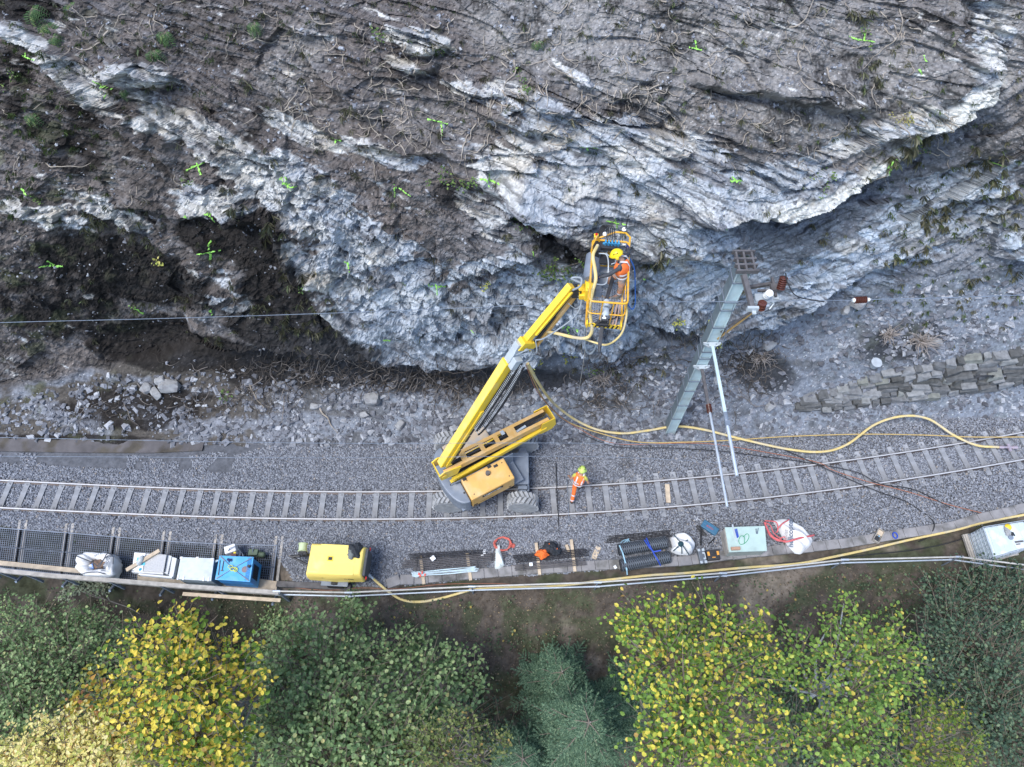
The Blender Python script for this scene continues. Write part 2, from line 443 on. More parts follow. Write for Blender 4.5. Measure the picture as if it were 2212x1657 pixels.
rockc = lerp3(rockc, c_warm, .55 * sstep(.56, .72, fbm(UU / 70, VV / 40, 4, 1010)) * (1 - sstep(560, 700, VV)))
rockc = rockc * (.64 + .52 * TONE)[..., None]
rockc = lerp3(rockc, np.array([.36, .40, .45]), .75 * sstep(.45, .62, fbm(UU / 85 + 5, VV / 45, 4, 1025)) * sstep(250, 420, VV + .25 * UU - 150))
rockc = lerp3(rockc, c_slate, .75 * sstep(.55, .70, fbm(A1 / 44, B1 / 12, 3, 1020)))
base = lerp3(base, rockc, bm_ * rock_w)
scree = c_scree * (.7 + .6 * fbm(UU / 12, VV / 10, 3, 1030))[..., None]
scree = lerp3(scree, np.array([.085, .078, .07]), sstep(.48, .62, fbm(UU / 55, VV / 34, 4, 1040) + .16 * sstep(900, 500, UU) - .06))
base = base * rock_w[..., None] + scree * (1 - rock_w)[..., None]
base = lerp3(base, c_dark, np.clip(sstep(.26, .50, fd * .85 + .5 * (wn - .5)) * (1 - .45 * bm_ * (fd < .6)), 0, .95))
moss = sstep(.60, .72, fbm(UU / 40 + 40, VV / 30, 4, 1050)) * np.clip(sstep(420, 0, UU) + .7 * sstep(1500, 2100, UU) * sstep(380, 480, VV), 0, 1)
base = lerp3(base, np.array([.075, .085, .045]), .55 * moss)
dustw = np.clip(sstep(850, 1250, UU) * sstep(300, 500, VV) + sstep(450, 850, UU) * sstep(600, 740, VV), 0, 1)
dustc = np.array([.20, .235, .285]) * 1.0
darkm = np.clip(fd * 1.2, 0, 1) * .75
base = lerp3(base, np.broadcast_to(dustc, base.shape) * (.75 + .5 * fbm(UU / 40, VV / 25, 4, 1070))[..., None], .52 * dustw * (1 - bm_ * rock_w * .8) * (1 - darkm) * np.clip(.35 + 1.3 * fbm(UU / 90, VV / 60, 3, 1071), 0, 1))
base = lerp3(base, np.broadcast_to(np.array([.26, .255, .25]), base.shape) * (.7 + .6 * fbm(UU / 14, VV / 12, 4, 1073))[..., None], .45 * sstep(900, 1200, UU) * (1 - sstep(240, 420, VV)) * sstep(.35, .6, fbm(UU / 70, VV / 60, 3, 1072)) * (1 - bm_))
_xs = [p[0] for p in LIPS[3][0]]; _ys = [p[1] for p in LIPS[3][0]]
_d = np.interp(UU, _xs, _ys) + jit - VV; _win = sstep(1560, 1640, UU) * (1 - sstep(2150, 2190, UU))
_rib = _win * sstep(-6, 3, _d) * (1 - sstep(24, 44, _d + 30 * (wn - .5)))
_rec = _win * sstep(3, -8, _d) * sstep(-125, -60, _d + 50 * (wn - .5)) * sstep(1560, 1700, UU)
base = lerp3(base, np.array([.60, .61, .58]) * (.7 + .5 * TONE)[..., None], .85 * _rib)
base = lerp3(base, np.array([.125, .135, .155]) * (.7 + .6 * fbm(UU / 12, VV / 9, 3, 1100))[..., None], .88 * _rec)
mats_ = sstep(.52, .64, fbm(UU / 60 + 7, VV / 48, 4, 1090)) * (1 - sstep(300, 420, VV)) * (1 - bm_) * sstep(700, 1000, UU)
fib = noise(UU / 3.2, VV / 9, 1091)
base = base * (1 - .62 * mats_ * (.4 + .6 * (fib > .4)))[..., None]
lam = np.where(wB > .5, noise(A2 / 34, B2 / 2.4, 1092), np.where(wC > .5, noise(A3 / 34, B3 / 2.4, 1093), noise(A1 / 34, B1 / 2.4, 1094)))
lam2 = noise(UU / 7, VV / 5, 1095)
base = base * (1 - .55 * sstep(.66, .80, lam) * rock_w * (.35 + .65 * bm_))[..., None] * (1 + .12 * sstep(.70, .85, lam2) - .30 * sstep(.30, .15, lam2))[..., None]
chip = (RNG.random(UU.shape) < .010 + .014 * (wn > .55)) & (bm_ < .5)
base = np.where(chip[..., None], np.clip(base * 2.6, 0, .5), base)
base = base * (.86 + .28 * RNG.random(UU.shape))[..., None]
base = np.clip(base * (.85 + .3 * noise(UU / 4.2, VV / 4.2, 1060))[..., None], .006, .8)
nv, nu = UU.shape
idx = np.arange(nv * nu).reshape(nv, nu)
faces = np.stack([idx[1:, :-1], idx[1:, 1:], idx[:-1, 1:], idx[:-1, :-1]], -1).reshape(-1, 4)
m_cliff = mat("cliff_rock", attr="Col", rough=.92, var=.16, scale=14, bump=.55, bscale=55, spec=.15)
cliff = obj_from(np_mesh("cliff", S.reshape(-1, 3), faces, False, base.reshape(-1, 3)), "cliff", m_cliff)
tag(cliff, "grey layered rock face with brown soil rising above the railway", "cliff", kind="structure")

def SU(u, v, lift=0.0):
    """point on the cliff sheet under image position (u, v)"""
    i = (v - V[0]) / STEP; j = (u - U[0]) / STEP
    i = min(max(i, 0), nv - 1.001); j = min(max(j, 0), nu - 1.001)
    i0, j0 = int(i), int(j); fi, fj = i - i0, j - j0
    p = (S[i0, j0] * (1 - fi) * (1 - fj) + S[i0, j0 + 1] * (1 - fi) * fj + S[i0 + 1, j0] * fi * (1 - fj) + S[i0 + 1, j0 + 1] * fi * fj)
    return Vector(p) + Vector((0, n0[1] * lift, n0[2] * lift))
def SUn(u, v):
    i = np.clip(((v - V[0]) / STEP).astype(int), 0, nv - 1); j = np.clip(((u - U[0]) / STEP).astype(int), 0, nu - 1)
    return S[i, j]

# ---------------------------------------------------------------- track bed and embankment
railA = [(0, 1037), (250, 1048), (500, 1057), (730, 1061), (880, 1060), (1120, 1054), (1300, 1044), (1600, 1021), (1900, 983), (2211, 933)]
railB = [(0, 1097), (300, 1112), (600, 1121), (760, 1124), (1000, 1121), (1300, 1107), (1600, 1083), (1900, 1045), (2211, 993)]
pa = [P(*q, 0.0) for q in railA]; pb = [P(*q, 0.0) for q in railB]
fa = np.polyfit([p.x for p in pa], [p.y for p in pa], 4); fb = np.polyfit([p.x for p in pb], [p.y for p in pb], 4)
fc = (fa + fb) / 2
def TY(x): return np.polyval(fc, np.clip(x, -23, 23)) + np.polyval(np.polyder(fc), np.clip(x, -23, 23)) * (x - np.clip(x, -23, 23))
edge_px = [(-330, 1120), (0, 1143), (300, 1165), (600, 1205), (640, 1262), (850, 1290), (1020, 1288), (1450, 1262), (1830, 1232), (2100, 1232), (2540, 1270)]
ep = [P(*q, -.2) for q in edge_px]
EX = [p.x for p in ep]; EY = [p.y for p in ep]
gx = np.arange(-34, 34.01, .09); gy = np.concatenate([np.arange(-26, -2, .4), np.arange(-2, 13.6, .09)])
GX, GY = np.meshgrid(gx, gy)
edge = np.interp(GX, EX, EY) + .25 * (fbm(GX / 1.2, GY * 0, 3, 1100) - .5)
d = edge - GY
slope = np.where(d > 0, -(.75 * d - .45 * (1 - np.exp(-d / .6))), 0)
slope = slope + np.where(d > 0, np.minimum(d, 2) * (.55 * (fbm(GX / 1.1, GY / .9, 4, 1110) - .5)) + .05 * (fbm(GX / .2, GY / .2, 2, 1111) - .5), 0)
tc = np.abs(GY - TY(GX))
bedz = -.15 + .03 * (fbm(GX / .5, GY / .5, 3, 1120) - .5) + .082 * sstep(.60, .75, tc) * sstep(7, 3, GX)
GZ = bedz + slope
kerbY = [P(*q, -.05) for q in [(-330, 1280), (640, 1268), (850, 1262), (1000, 1248), (1330, 1225), (1600, 1200), (1900, 1165), (2100, 1133), (2211, 1108), (2540, 1040)]]
KX = [p.x for p in kerbY]; KY = [p.y for p in kerbY]
kd = GY - np.interp(GX, KX, KY)
gcol = np.broadcast_to(np.array([.11, .118, .135]), GX.shape + (3,)).copy()
grn = np.array([.062, .068, .042]); brn = np.array([.085, .072, .060]); bei = np.array([.20, .17, .14])
gr = lerp3(np.broadcast_to(brn, gcol.shape), grn, sstep(.42, .6, fbm(GX / .7, GY / .5, 4, 1130)))
gr = lerp3(gr, bei, .8 * sstep(.56, .7, fbm(GX / 2.2, GY / 1.3, 4, 1140)) * (GX > -8.5))
gr *= (.6 + .8 * fbm(GX / .16, GY / .16, 3, 1150))[..., None]
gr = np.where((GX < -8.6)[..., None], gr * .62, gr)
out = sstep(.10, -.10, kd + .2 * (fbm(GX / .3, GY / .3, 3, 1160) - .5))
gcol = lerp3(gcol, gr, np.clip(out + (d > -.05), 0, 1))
gcol *= (.8 + .4 * noise(GX / .12, GY / .12, 1170))[..., None]
nvg, nug = GX.shape
idg = np.arange(nvg * nug).reshape(nvg, nug)
fg = np.stack([idg[:-1, :-1], idg[:-1, 1:], idg[1:, 1:], idg[1:, :-1]], -1).reshape(-1, 4)
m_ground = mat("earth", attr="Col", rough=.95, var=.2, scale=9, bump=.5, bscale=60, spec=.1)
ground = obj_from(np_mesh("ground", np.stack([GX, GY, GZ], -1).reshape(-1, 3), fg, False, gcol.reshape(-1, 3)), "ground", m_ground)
tag(ground, "track bed and brown embankment falling away below the railing", "ground", kind="structure")
def GZat(x, y):
    i = int(np.searchsorted(gy, y)); j = int((x - gx[0]) / .09)
    return float(GZ[min(max(i, 0), nvg - 1), min(max(j, 0), nug - 1)])
vb = MB()
vb.add([(-600, -600, -21), (600, -600, -21), (600, 600, -21), (-600, 600, -21)], [(0, 1, 2, 3)])
tag(vb.obj("terrain", mat("valley_floor", (.05, .06, .03), .95, scale=.3, col2=(.07, .06, .045))), "wooded valley floor far below the embankment", "terrain", kind="structure")

# ---------------------------------------------------------------- loose stone
CUBE = np.array([(x, y, z) for z in (-1, 1) for y in (-1, 1) for x in (-1, 1)], float)
CF = np.array([(0, 2, 3, 1), (4, 5, 7, 6), (0, 1, 5, 4), (2, 6, 7, 3), (0, 4, 6, 2), (1, 3, 7, 5)])
def stones(pos, size, flat=.6, seed=1, tiltmax=.5):
    r = np.random.default_rng(seed); n = len(pos)
    v = np.broadcast_to(CUBE, (n, 8, 3)) * (1 + .7 * (r.random((n, 8, 3)) - .5))
    v[:, 4:, :2] *= .55 + .35 * r.random((n, 1, 1))
    sc = size[:, None] * np.stack([.6 + .6 * r.random(n), .45 + .4 * r.random(n), flat * (.5 + .5 * r.random(n))], -1) * .5
    v = v * sc[:, None, :]
    az = r.random(n) * 6.283; ti = (r.random(n) - .5) * 2 * tiltmax; ti2 = (r.random(n) - .5) * 2 * tiltmax
    x, y, z = v[..., 0], v[..., 1], v[..., 2]
    c, s_ = np.cos(ti)[:, None], np.sin(ti)[:, None]; y, z = y * c - z * s_, y * s_ + z * c
    c, s_ = np.cos(ti2)[:, None], np.sin(ti2)[:, None]; x, z = x * c + z * s_, -x * s_ + z * c
    c, s_ = np.cos(az)[:, None], np.sin(az)[:, None]; x, y = x * c - y * s_, x * s_ + y * c
    vv = np.stack([x, y, z], -1) + np.asarray(pos)[:, None, :]
    ff = CF[None] + (np.arange(n) * 8)[:, None, None]
    return vv.reshape(-1, 3), ff.reshape(-1, 4)
nb = 215000
bx = RNG.uniform(-22, 22, nb); by = RNG.uniform(5.2, 12.6, nb)
kk = by - np.interp(bx, KX, KY); ty = by - TY(bx)
top_ = 1.85 + .5 * (fbm(bx / 1.5, bx * 0, 3, 1200) - .5) + np.interp(bx, [-22, -13, -9, -3, 8, 22], [-.35, -.1, .5, .8, .5, .3])
keep = (ty < top_) & (by > np.interp(bx, EX, EY) + .02) & ((bx < -6.2) | (kk > -.02 - .10 * noise(bx * 3, by * 3, 5)))
thin = (bx < -10.5) & (ty > 1.25) & (fbm(bx / .7, by / .5, 3, 1210) > .47)
keep &= ~thin
SLX = []
_x = -22.6
_d = np.polyder(fc)
while _x < 22.8:
    SLX.append(_x); _x += .672 / math.sqrt(1 + float(np.polyval(_d, min(max(_x, -23), 23))) ** 2)
_sl = np.polyval(_d, np.clip(bx, -23, 23)); _foot = bx + _sl * ty / (1 + _sl ** 2)
_near = np.min(np.abs(_foot[:, None] - np.array(SLX)[None, :]), axis=1) * np.sqrt(1 + _sl ** 2)
_tcn = np.abs(ty) / np.sqrt(1 + _sl ** 2)
keep &= ~((_near < .125) & (_tcn < .92) & ((_tcn < .50) | ((bx > 3) & (RNG.random(len(bx)) < .75))) & (RNG.random(len(bx)) < .965))
keep &= ~(np.abs(_tcn - .535) < .055)
bx, by = bx[keep], by[keep]
tcb = np.abs(by - TY(bx))
bz = -.145 + .03 * RNG.random(len(bx)) + .075 * sstep(.57, .68, tcb) * (sstep(7, 2, bx) + (1 - sstep(7, 2, bx)) * .8 * (RNG.random(len(bx)) < .6))
v_, f_ = stones(np.stack([bx, by, bz], -1), .042 + .034 * RNG.random(len(bx)), .8, 3, .8)
m_bal = mat("ballast_stone", island=[(0, (.145, .155, .18)), (.35, (.20, .215, .25)), (.7, (.265, .285, .325)), (.95, (.35, .37, .41)), (1, (.31, .27, .23))], rough=.85, var=.2, scale=30, bump=.2)
bal = obj_from(np_mesh("ballast", v_, f_), "ballast", m_bal)
tag(bal, "grey crushed stone ballast under and beside the rails", "ballast", kind="stuff")

def scatter(n, uf, vf, dens, s0, s1, flat, seed, m, name, label, lift=.0, tilt=.6, pw=2.2):
    r = np.random.default_rng(seed)
    u = r.uniform(*uf, n); v = r.uniform(*vf, n); k = r.random(n) < dens(u, v)
    u, v = u[k], v[k]; p = SUn(u, v).copy(); p[:, 2] += lift
    sz = s0 + (s1 - s0) * r.random(len(u)) ** pw
    vv, ff = stones(p, sz, flat, seed, tilt)
    return tag(obj_from(np_mesh(name, vv, ff), name, m), label, "rubble", kind="stuff")
def pointblob(u, v, cu, cv, ru, rv, ang=0):
    a = math.radians(ang); x = ((u - cu) * math.cos(a) + (v - cv) * math.sin(a)) / ru; y = (-(u - cu) * math.sin(a) + (v - cv) * math.cos(a)) / rv
    return np.clip(1.3 - np.sqrt(x * x + y * y), 0, 1)
m_scree = mat("slate_rubble", island=[(0, (.085, .088, .10)), (.4, (.15, .16, .185)), (.75, (.235, .25, .285)), (1, (.40, .42, .45))], rough=.9, var=.2, scale=20, bump=.25)
def dn_scree(u, v):
    t = np.interp(u, U, TOE)
    a = sstep(t + 5, t + 40, v) * (1 - sstep(985, 1000, v)) * (.30 + .8 * sstep(.42, .62, fbm(u / 45, v / 30, 3, 1301)))
    a = a * (1 - .95 * np.minimum(1, 2 * np.maximum(np.maximum(pointblob(u, v, 1000, 812, 300, 26), pointblob(u, v, 660, 790, 230, 40, 3)), pointblob(u, v, 370, 770, 160, 40)))) * (1 - .8 * pointblob(u, v, 150, 960, 330, 26)) * (.55 + .45 * sstep(400, 900, u)) * (1 - .75 * np.minimum(1, 1.5 * pointblob(u, v, 1700, 800, 120, 60))) * (1 - .45 * sstep(1500, 1700, u))
    return np.clip(a, 0, 1)
scatter(52000, (-60, 2280), (560, 1000), dn_scree, .06, .34, .38, 21, m_scree, "scree", "broken flat slate rubble between the rock face and the track", .01, .55, 3.2)
def _unused(): pass
def dn_ledge(u, v):
    return .9 * sstep(.55, .66, fbm(u / 30, v / 18, 3, 1302)) * (v < np.interp(u, U, TOE))
scatter(20000, (-60, 2280), (-40, 780), dn_ledge, .03, .13, .45, 22, m_scree, "rock_debris", "small loose chips lying on the ledges of the rock face", .01, .6, 2.5)

# ---------------------------------------------------------------- materials
m_rail = mat("rail_steel", (.10, .085, .08), .55, .6, var=.2, scale=4)
m_railtop = mat("rail_head", (.56, .56, .57), .5, .35, var=.1, scale=8, bump=.05)
m_sleeper = mat("sleeper_concrete", (.29, .305, .33), .9, var=.3, scale=2.2, col2=(.20, .205, .215), bump=.3)
m_conc = mat("trough_concrete", (.25, .245, .25), .9, var=.2, scale=3, col2=(.12, .12, .115), mix2=(.52, .68), bump=.3)
m_galv = mat("galvanised_steel", (.50, .56, .63), .45, .35, var=.12, scale=3, bump=.08)
m_galvd = mat("dark_galvanised_steel", (.22, .26, .32), .5, .4, var=.2, scale=4)
m_tubeb = mat("weathered_handrail_tube", (.50, .49, .46), .55, .15, var=.15, scale=3)
m_wood = mat("raw_timber", (.52, .43, .32), .8, var=.2, scale=5, bump=.25)
m_woodg = mat("grey_timber", (.36, .34, .31), .85, var=.25, scale=5, bump=.3)
m_woodd = mat("dark_timber", (.13, .125, .125), .85, var=.3, scale=5, bump=.3)
m_black = mat("black_rubber", (.022, .023, .026), .55, var=.3, scale=5)
m_yel = mat("lift_yellow", (.88, .60, .045), .32, var=.06, scale=2, col2=(.78, .58, .22), mix2=(.58, .80), bump=.03, spec=.5)
m_yeld = mat("dusty_yellow_paint", (.68, .40, .12), .5, var=.08, scale=3, col2=(.68, .48, .25), mix2=(.45, .7), bump=.04)
m_grey = mat("grey_machine_paint", (.20, .235, .29), .45, var=.12, scale=3, col2=(.30, .32, .34), mix2=(.55, .75), bump=.05)
m_lgrey = mat("light_grey_steel", (.48, .53, .56), .45, .2, var=.1, scale=4)
m_dark = mat("dark_machine_metal", (.045, .047, .052), .5, .3, var=.3, scale=6)
m_tyre = mat("dusty_tyre", (.13, .135, .14), .9, var=.22, scale=5, col2=(.20, .205, .21), bump=.3)
m_lug = mat("dusty_tread", (.31, .325, .34), .9, var=.15, scale=6, col2=(.38, .39, .40), bump=.3)
m_white = mat("white_plastic", (.72, .74, .76), .5, var=.06, scale=3)
m_hose = mat("yellow_air_hose", (.66, .52, .22), .5, var=.08, scale=4, col2=(.58, .50, .32))
m_hoseg = mat("grey_hose", (.26, .30, .34), .5, var=.1, scale=5)
m_orange = mat("orange_cable_sheath", (.36, .15, .09), .5, var=.1)
m_red = mat("faded_red_webbing", (.60, .14, .15), .8, var=.12, scale=8)
m_blue = mat("royal_blue_strap", (.03, .08, .45), .6, var=.1)
m_orv = mat("hi_vis_orange", (.95, .20, .045), .7, var=.1, scale=7, bump=.3)
m_refl = mat("reflective_tape", (.66, .66, .68), .35, var=.06)
m_skin = mat("skin", (.42, .24, .17), .5, var=.06)
m_brownp = mat("brown_porcelain", (.10, .035, .025), .2, var=.15, spec=.6)
m_whitep = mat("white_porcelain", (.70, .72, .72), .2, var=.05, spec=.6)
m_rust = mat("rusty_steel", (.13, .125, .13), .75, .3, var=.25, scale=6)
m_canvas = mat("white_woven_bag", (.74, .75, .76), .75, var=.06, scale=5, col2=(.62, .63, .64), mix2=(.5, .7), bump=.3)

# ---------------------------------------------------------------- railway track
trk = T("railway_track", (0, 9, 0), "single metre gauge railway track curving across the stone bed", "railway track")
xs = np.linspace(-23.5, 23.5, 95)
dfc = np.polyder(fc)
def tframe(x):
    y = float(TY(x)); s_ = float(np.polyval(dfc, np.clip(x, -23, 23)))
    t = Vector((1, s_, 0)).normalized(); return Vector((x, y, 0)), t, Vector((-t.y, t.x, 0))
for sgn in (1, -1):
    b1 = MB(); b2 = MB()
    prof = [(-.062, -.135), (.062, -.135), (.062, -.122), (.010, -.10), (.010, -.04), (.033, -.032), (.033, -.004)]
    prof = [(-.062, -.135), (-.062, -.122), (-.010, -.10), (-.010, -.04), (-.033, -.032), (-.033, -.004), (.033, -.004), (.033, -.032), (.010, -.04), (.010, -.10), (.062, -.122), (.062, -.135)]
    vs = []; fs = []; v2 = []; f2 = []
    n = len(prof)
    for i, x in enumerate(xs):
        p, t, nn = tframe(x); c = p + nn * (.535 * sgn)
        vs += [c + nn * a + Vector((0, 0, z)) for a, z in prof]
        v2 += [c + nn * a + Vector((0, 0, z)) for a, z in ((-.026, -.003), (.026, -.003), (.020, .004), (-.020, .004))]
        if i:
            for k in range(n): fs.append(((i - 1) * n + k, (i - 1) * n + (k + 1) % n, i * n + (k + 1) % n, i * n + k))
            for k in range(4): f2.append(((i - 1) * 4 + k, (i - 1) * 4 + (k + 1) % 4, i * 4 + (k + 1) % 4, i * 4 + k))
    b1.add(vs, fs); r_ = b1.obj("rail", m_rail, trk)
    b2.add(v2, f2); b2.obj("rail_head", m_railtop, r_)
sl_me = None
for x in SLX:
    p, t, nn = tframe(x)
    if sl_me is None:
        b = MB(rotZ(0, (0, 0, 0)))
        b.prism([(-.11, -.88), (.11, -.88), (.11, -.42), (.10, -.3), (.10, .3), (.11, .42), (.11, .88), (-.11, .88), (-.11, .42), (-.10, .3), (-.10, -.3), (-.11, -.42)], -.26, -.090)
        for s_ in (-1, 1):
            for q in (-.10, .10): b.box((0, s_ * .535 + q, -.082), (.09, .06, .03)); b.lathe((0, s_ * .535 + q, -.075), (0, 0, 1), [(0, .018), (.03, .018)], 6)
        me0 = bpy.data.meshes.new("sleeper"); me0.from_pydata([tuple(q) for q in b.v], [], b.f); me0.materials.append(m_sleeper); sl_me = me0
    o = bpy.data.objects.new("sleeper", sl_me); link(o, trk)
    o.location = p - Vector(WLOC[trk]) + Vector((0, 0, random.uniform(-.006, .006)))
    o.rotation_euler = (0, 0, math.atan2(t.y, t.x) + random.uniform(-.012, .012))

# concrete cable trough beside the track
ktr = T("cable_trough", (3, 7, -.1), "row of grey concrete trough covers along the foot of the ballast", "cable trough")
kpx = [(835, 1262), (860, 1252), (900, 1251), (1000, 1242), (1150, 1230), (1330, 1219), (1470, 1212), (1600, 1196), (1800, 1176), (1930, 1155), (2050, 1138), (2120, 1118), (2240, 1092)]
kl = spline([P(u, v, .02) for u, v in kpx], 10)
acc = 0; seg = []; cur = kl[0]
pts = [kl[0]]
for a_, b_ in zip(kl, kl[1:]):
    L = (b_ - a_).length; pos = 0
    while acc + (L - pos) >= .5:
        pos += .5 - acc; acc = 0; pts.append(a_.lerp(b_, pos / L))
    acc += L - pos
for i, (a_, b_) in enumerate(zip(pts, pts[1:])):
    b = MB(); d_ = (b_ - a_).normalized(); jz = random.uniform(-.012, .012); jn = Vector((-d_.y, d_.x, 0)) * random.uniform(-.012, .012)
    b.beam(a_ + d_ * .006 + Vector((0, 0, jz - .05)) + jn, b_ - d_ * .006 + Vector((0, 0, jz - .05)) + jn, .34, .12)
    b.obj("cover_slab", m_conc, ktr, bevel=.008)

# dry-laid timber at the left of the compressor
b = MB(); b.beam(P(598, 1262, -.02), P(758, 1269, -.02), .20, .16); tag(b.obj("timber_beam", m_woodd, bevel=.01), "long dark squared timber lying below the yellow compressor", "timber")

# flat concrete channel on the left behind the ballast
b = MB(); q = [P(u, v, .0) for u, v in ((-40, 958), (160, 962), (330, 963), (440, 958))]
vs = []; 
for p in q: vs += [p + Vector((0, -.30, -.06)), p + Vector((0, -.30, .0)), p + Vector((0, .30, .0)), p + Vector((0, .30, -.06))]
fs = []
for i in range(3):
    for k in range(4): fs.append((i * 4 + k, i * 4 + (k + 1) % 4, i * 4 + 4 + (k + 1) % 4, i * 4 + 4 + k))
b.add(vs, fs); tag(b.obj("drainage_channel", mat("wet_concrete", (.10, .095, .10), .75, var=.3, scale=2, col2=(.07, .062, .05), bump=.3)), "flat dark concrete drainage strip beside the ballast at far left", "channel")

# ---------------------------------------------------------------- grating walkway on brackets
wk = T("grating_walkway", (-14, 6.6, 0), "steel mesh walkway on brackets carrying the stored boxes", "walkway")
inner = [(-60, 1136), (0, 1141), (165, 1153), (355, 1169), (450, 1168 + 7), (600, 1179)]
outer = [(-60, 1220), (0, 1227), (165, 1244), (355, 1260), (450, 1268), (600, 1280)]
def il(px, u):
    return float(np.interp(u, [p[0] for p in px], [p[1] for p in px]))
cutu = [-60, 78, 268, 460, 640]
seams_top = [(-40, 1138), (85, 1147), (247 + 20, 1157), (460, 1171), (0, 0)]
tops = [-75, 83, 266, 458, 659, 868, 1097]   # seams in zoom px of the first crop, scaled below
seam = []
for c in (-60, 135, 428, 725, 1043, 1370, 1750):
    uu = c / 1.578 * .54; seam.append(uu)
# grating panels: real bars, one mesh per panel
ZG = -.02
def gi(u): return P(u, il(inner, u), ZG)
def go(u): return P(u - 13, il(outer, u - 13), ZG)
def gratepanel(a0, a1, b0, b1, name):
    """a0,a1 inner edge ends, b0,b1 outer edge ends"""
    b = MB()
    L = (a1 - a0).length; Wd = (b0 - a0).length
    nx = max(2, int(L / .075)); ny = max(2, int(Wd / .075))
    for i in range(nx + 1):
        t = i / nx; w = .012; b.beam(a0.lerp(a1, t), b0.lerp(b1, t), w, .03)
    for j in range(ny + 1):
        t = j / ny; b.beam(a0.lerp(b0, t) + Vector((0, 0, .004)), a1.lerp(b1, t) + Vector((0, 0, .004)), .009, .022)
    for p0, p1 in ((a0, a1), (b0, b1), (a0, b0), (a1, b1)): b.beam(p0 + Vector((0, 0, .006)), p1 + Vector((0, 0, .006)), .035, .05)
    b.obj(name, m_gr, wk)
m_gr = mat("walkway_grating", (.20, .23, .28), .5, .4, var=.2, scale=3)
for u0, u1 in zip(seam, seam[1:]):
    u0 += 0; a0, a1, b0, b1 = gi(u0), gi(u1), go(u0), go(u1)
    m0, m1 = a0.lerp(b0, .47), a1.lerp(b1, .47)
    gratepanel(a0, a1, m0, m1, "grating_panel"); gratepanel(m0 - Vector((0, .012, 0)), m1 - Vector((0, .012, 0)), b0, b1, "grating_panel")
for u0 in seam:
    for du in (-5, 9):
        a_ = P(u0 + du + 4, il(inner, u0) - 20, -.09); bb = go(u0 + du) + Vector((0, -.06, -.09))
        MB().beam(a_, bb, .09, .12).obj("support_beam", m_woodg, wk)
    a_ = go(u0 + 4) + Vector((0, -.40, -.14)); MB().beam(a_, a_ + Vector((-.1, 1.3, -1.2)), .07, .08).obj("bracket_strut", m_galvd, wk)

# plywood board under the boxes
b = MB(); q = [P(u, v, .03) for u, v in ((296, 1262), (308, 1240), (600, 1262), (597, 1281))]
b.prism([(p.x, p.y) for p in (q[0], q[3], P(598, 1178 + 78, .03), P(300, 1210, .03))], .012, .035)
tag(b.obj("plywood_board", m_wood), "long raw plywood board lying under the three boxes", "board")
# loose planks
def plank(u0, v0, u1, v1, w, h, z, label, m=m_wood, name="plank", cat="plank"):
    o = MB().beam(P(u0, v0, z), P(u1, v1, z), w, h).obj(name, m, bevel=.004); return tag(o, label, cat)
plank(-30, 1213, 257, 1242, .16, .06, .06, "long pale timber lying on the mesh walkway behind the white bag")
plank(1441, 1046, 1444, 1086, .17, .05, -.06, "short pale board lying between the rails", name="board", cat="board")
plank(1282, 1207, 1293, 1181, .19, .03, -.05, "short pale board on the ballast right of the rod stack")

# ---------------------------------------------------------------- railing
rl = T("railing", (0, 6, 0), "long galvanised tube railing along the outer edge of the path", "railing")
hr = [(598, 1277), (753, 1280), (1019, 1267), (1291, 1258), (1562, 1238), (1825, 1209), (2072, 1203), (2260, 1226)]
kr = [(600, 1284), (753, 1288), (1019, 1275), (1291, 1267), (1565, 1244), (1820, 1216), (2055, 1209), (2240, 1234)]
hp = [P(u, v, 1.0) for u, v in hr]; kp = [Vector((h.x, h.y, .52)) for h in hp]
for a_, b_ in zip(hp, hp[1:]): MB().tube([a_, b_], .030, 10).obj("handrail", m_tubeb, rl, True)
kq = [P(u, v, .52) for u, v in kr]
for a_, b_ in zip(kq, kq[1:]): MB().tube([a_, b_], .028, 10).obj("knee_rail", m_galv, rl, True)
for i, h in enumerate(hp):
    k = kq[i]
    MB().tube([Vector((h.x, h.y, 1.0)), Vector((h.x, h.y, -.8))], .028, 8).obj("post", m_galvd, rl, True)
    MB().tube([h + Vector((-.13, 0, 0)), h + Vector((.13, 0, 0))], .040, 10).tube([k + Vector((-.08, 0, 0)), k + Vector((.08, 0, 0))], .038, 10).obj("coupler", m_galv, rl, True)
wr = T("timber_railing", (-16, 6, 0), "weathered board railing bolted outside the mesh walkway", "railing")
tp = [(-50, 1227), (0, 1232), (108, 1243), (250, 1254), (410, 1267), (602, 1280)]
tp = [P(u, v, .98) for u, v in tp]
for a_, b_ in zip(tp, tp[1:]):
    MB().beam(a_, b_, .14, .045).obj("top_board", m_woodg, wr, bevel=.004)
    MB().beam(a_ + Vector((0, .02, -.45)), b_ + Vector((0, .02, -.45)), .04, .16).obj("side_board", m_woodg, wr)
for t in np.linspace(0, 1, 8):
    i = min(int(t * 5), 4); p = tp[i].lerp(tp[i + 1], t * 5 - i)
    MB().beam(p + Vector((0, .0, -.03)), p + Vector((0, .0, -1.3)), .07, .07).obj("post", m_galvd, wr)
b = MB(); b.beam(P(395, 1283, .2), P(606, 1297, .2), .12, .05); tag(b.obj("plank", m_wood), "narrow pale board fixed just outside the walkway below the blue box", "plank")

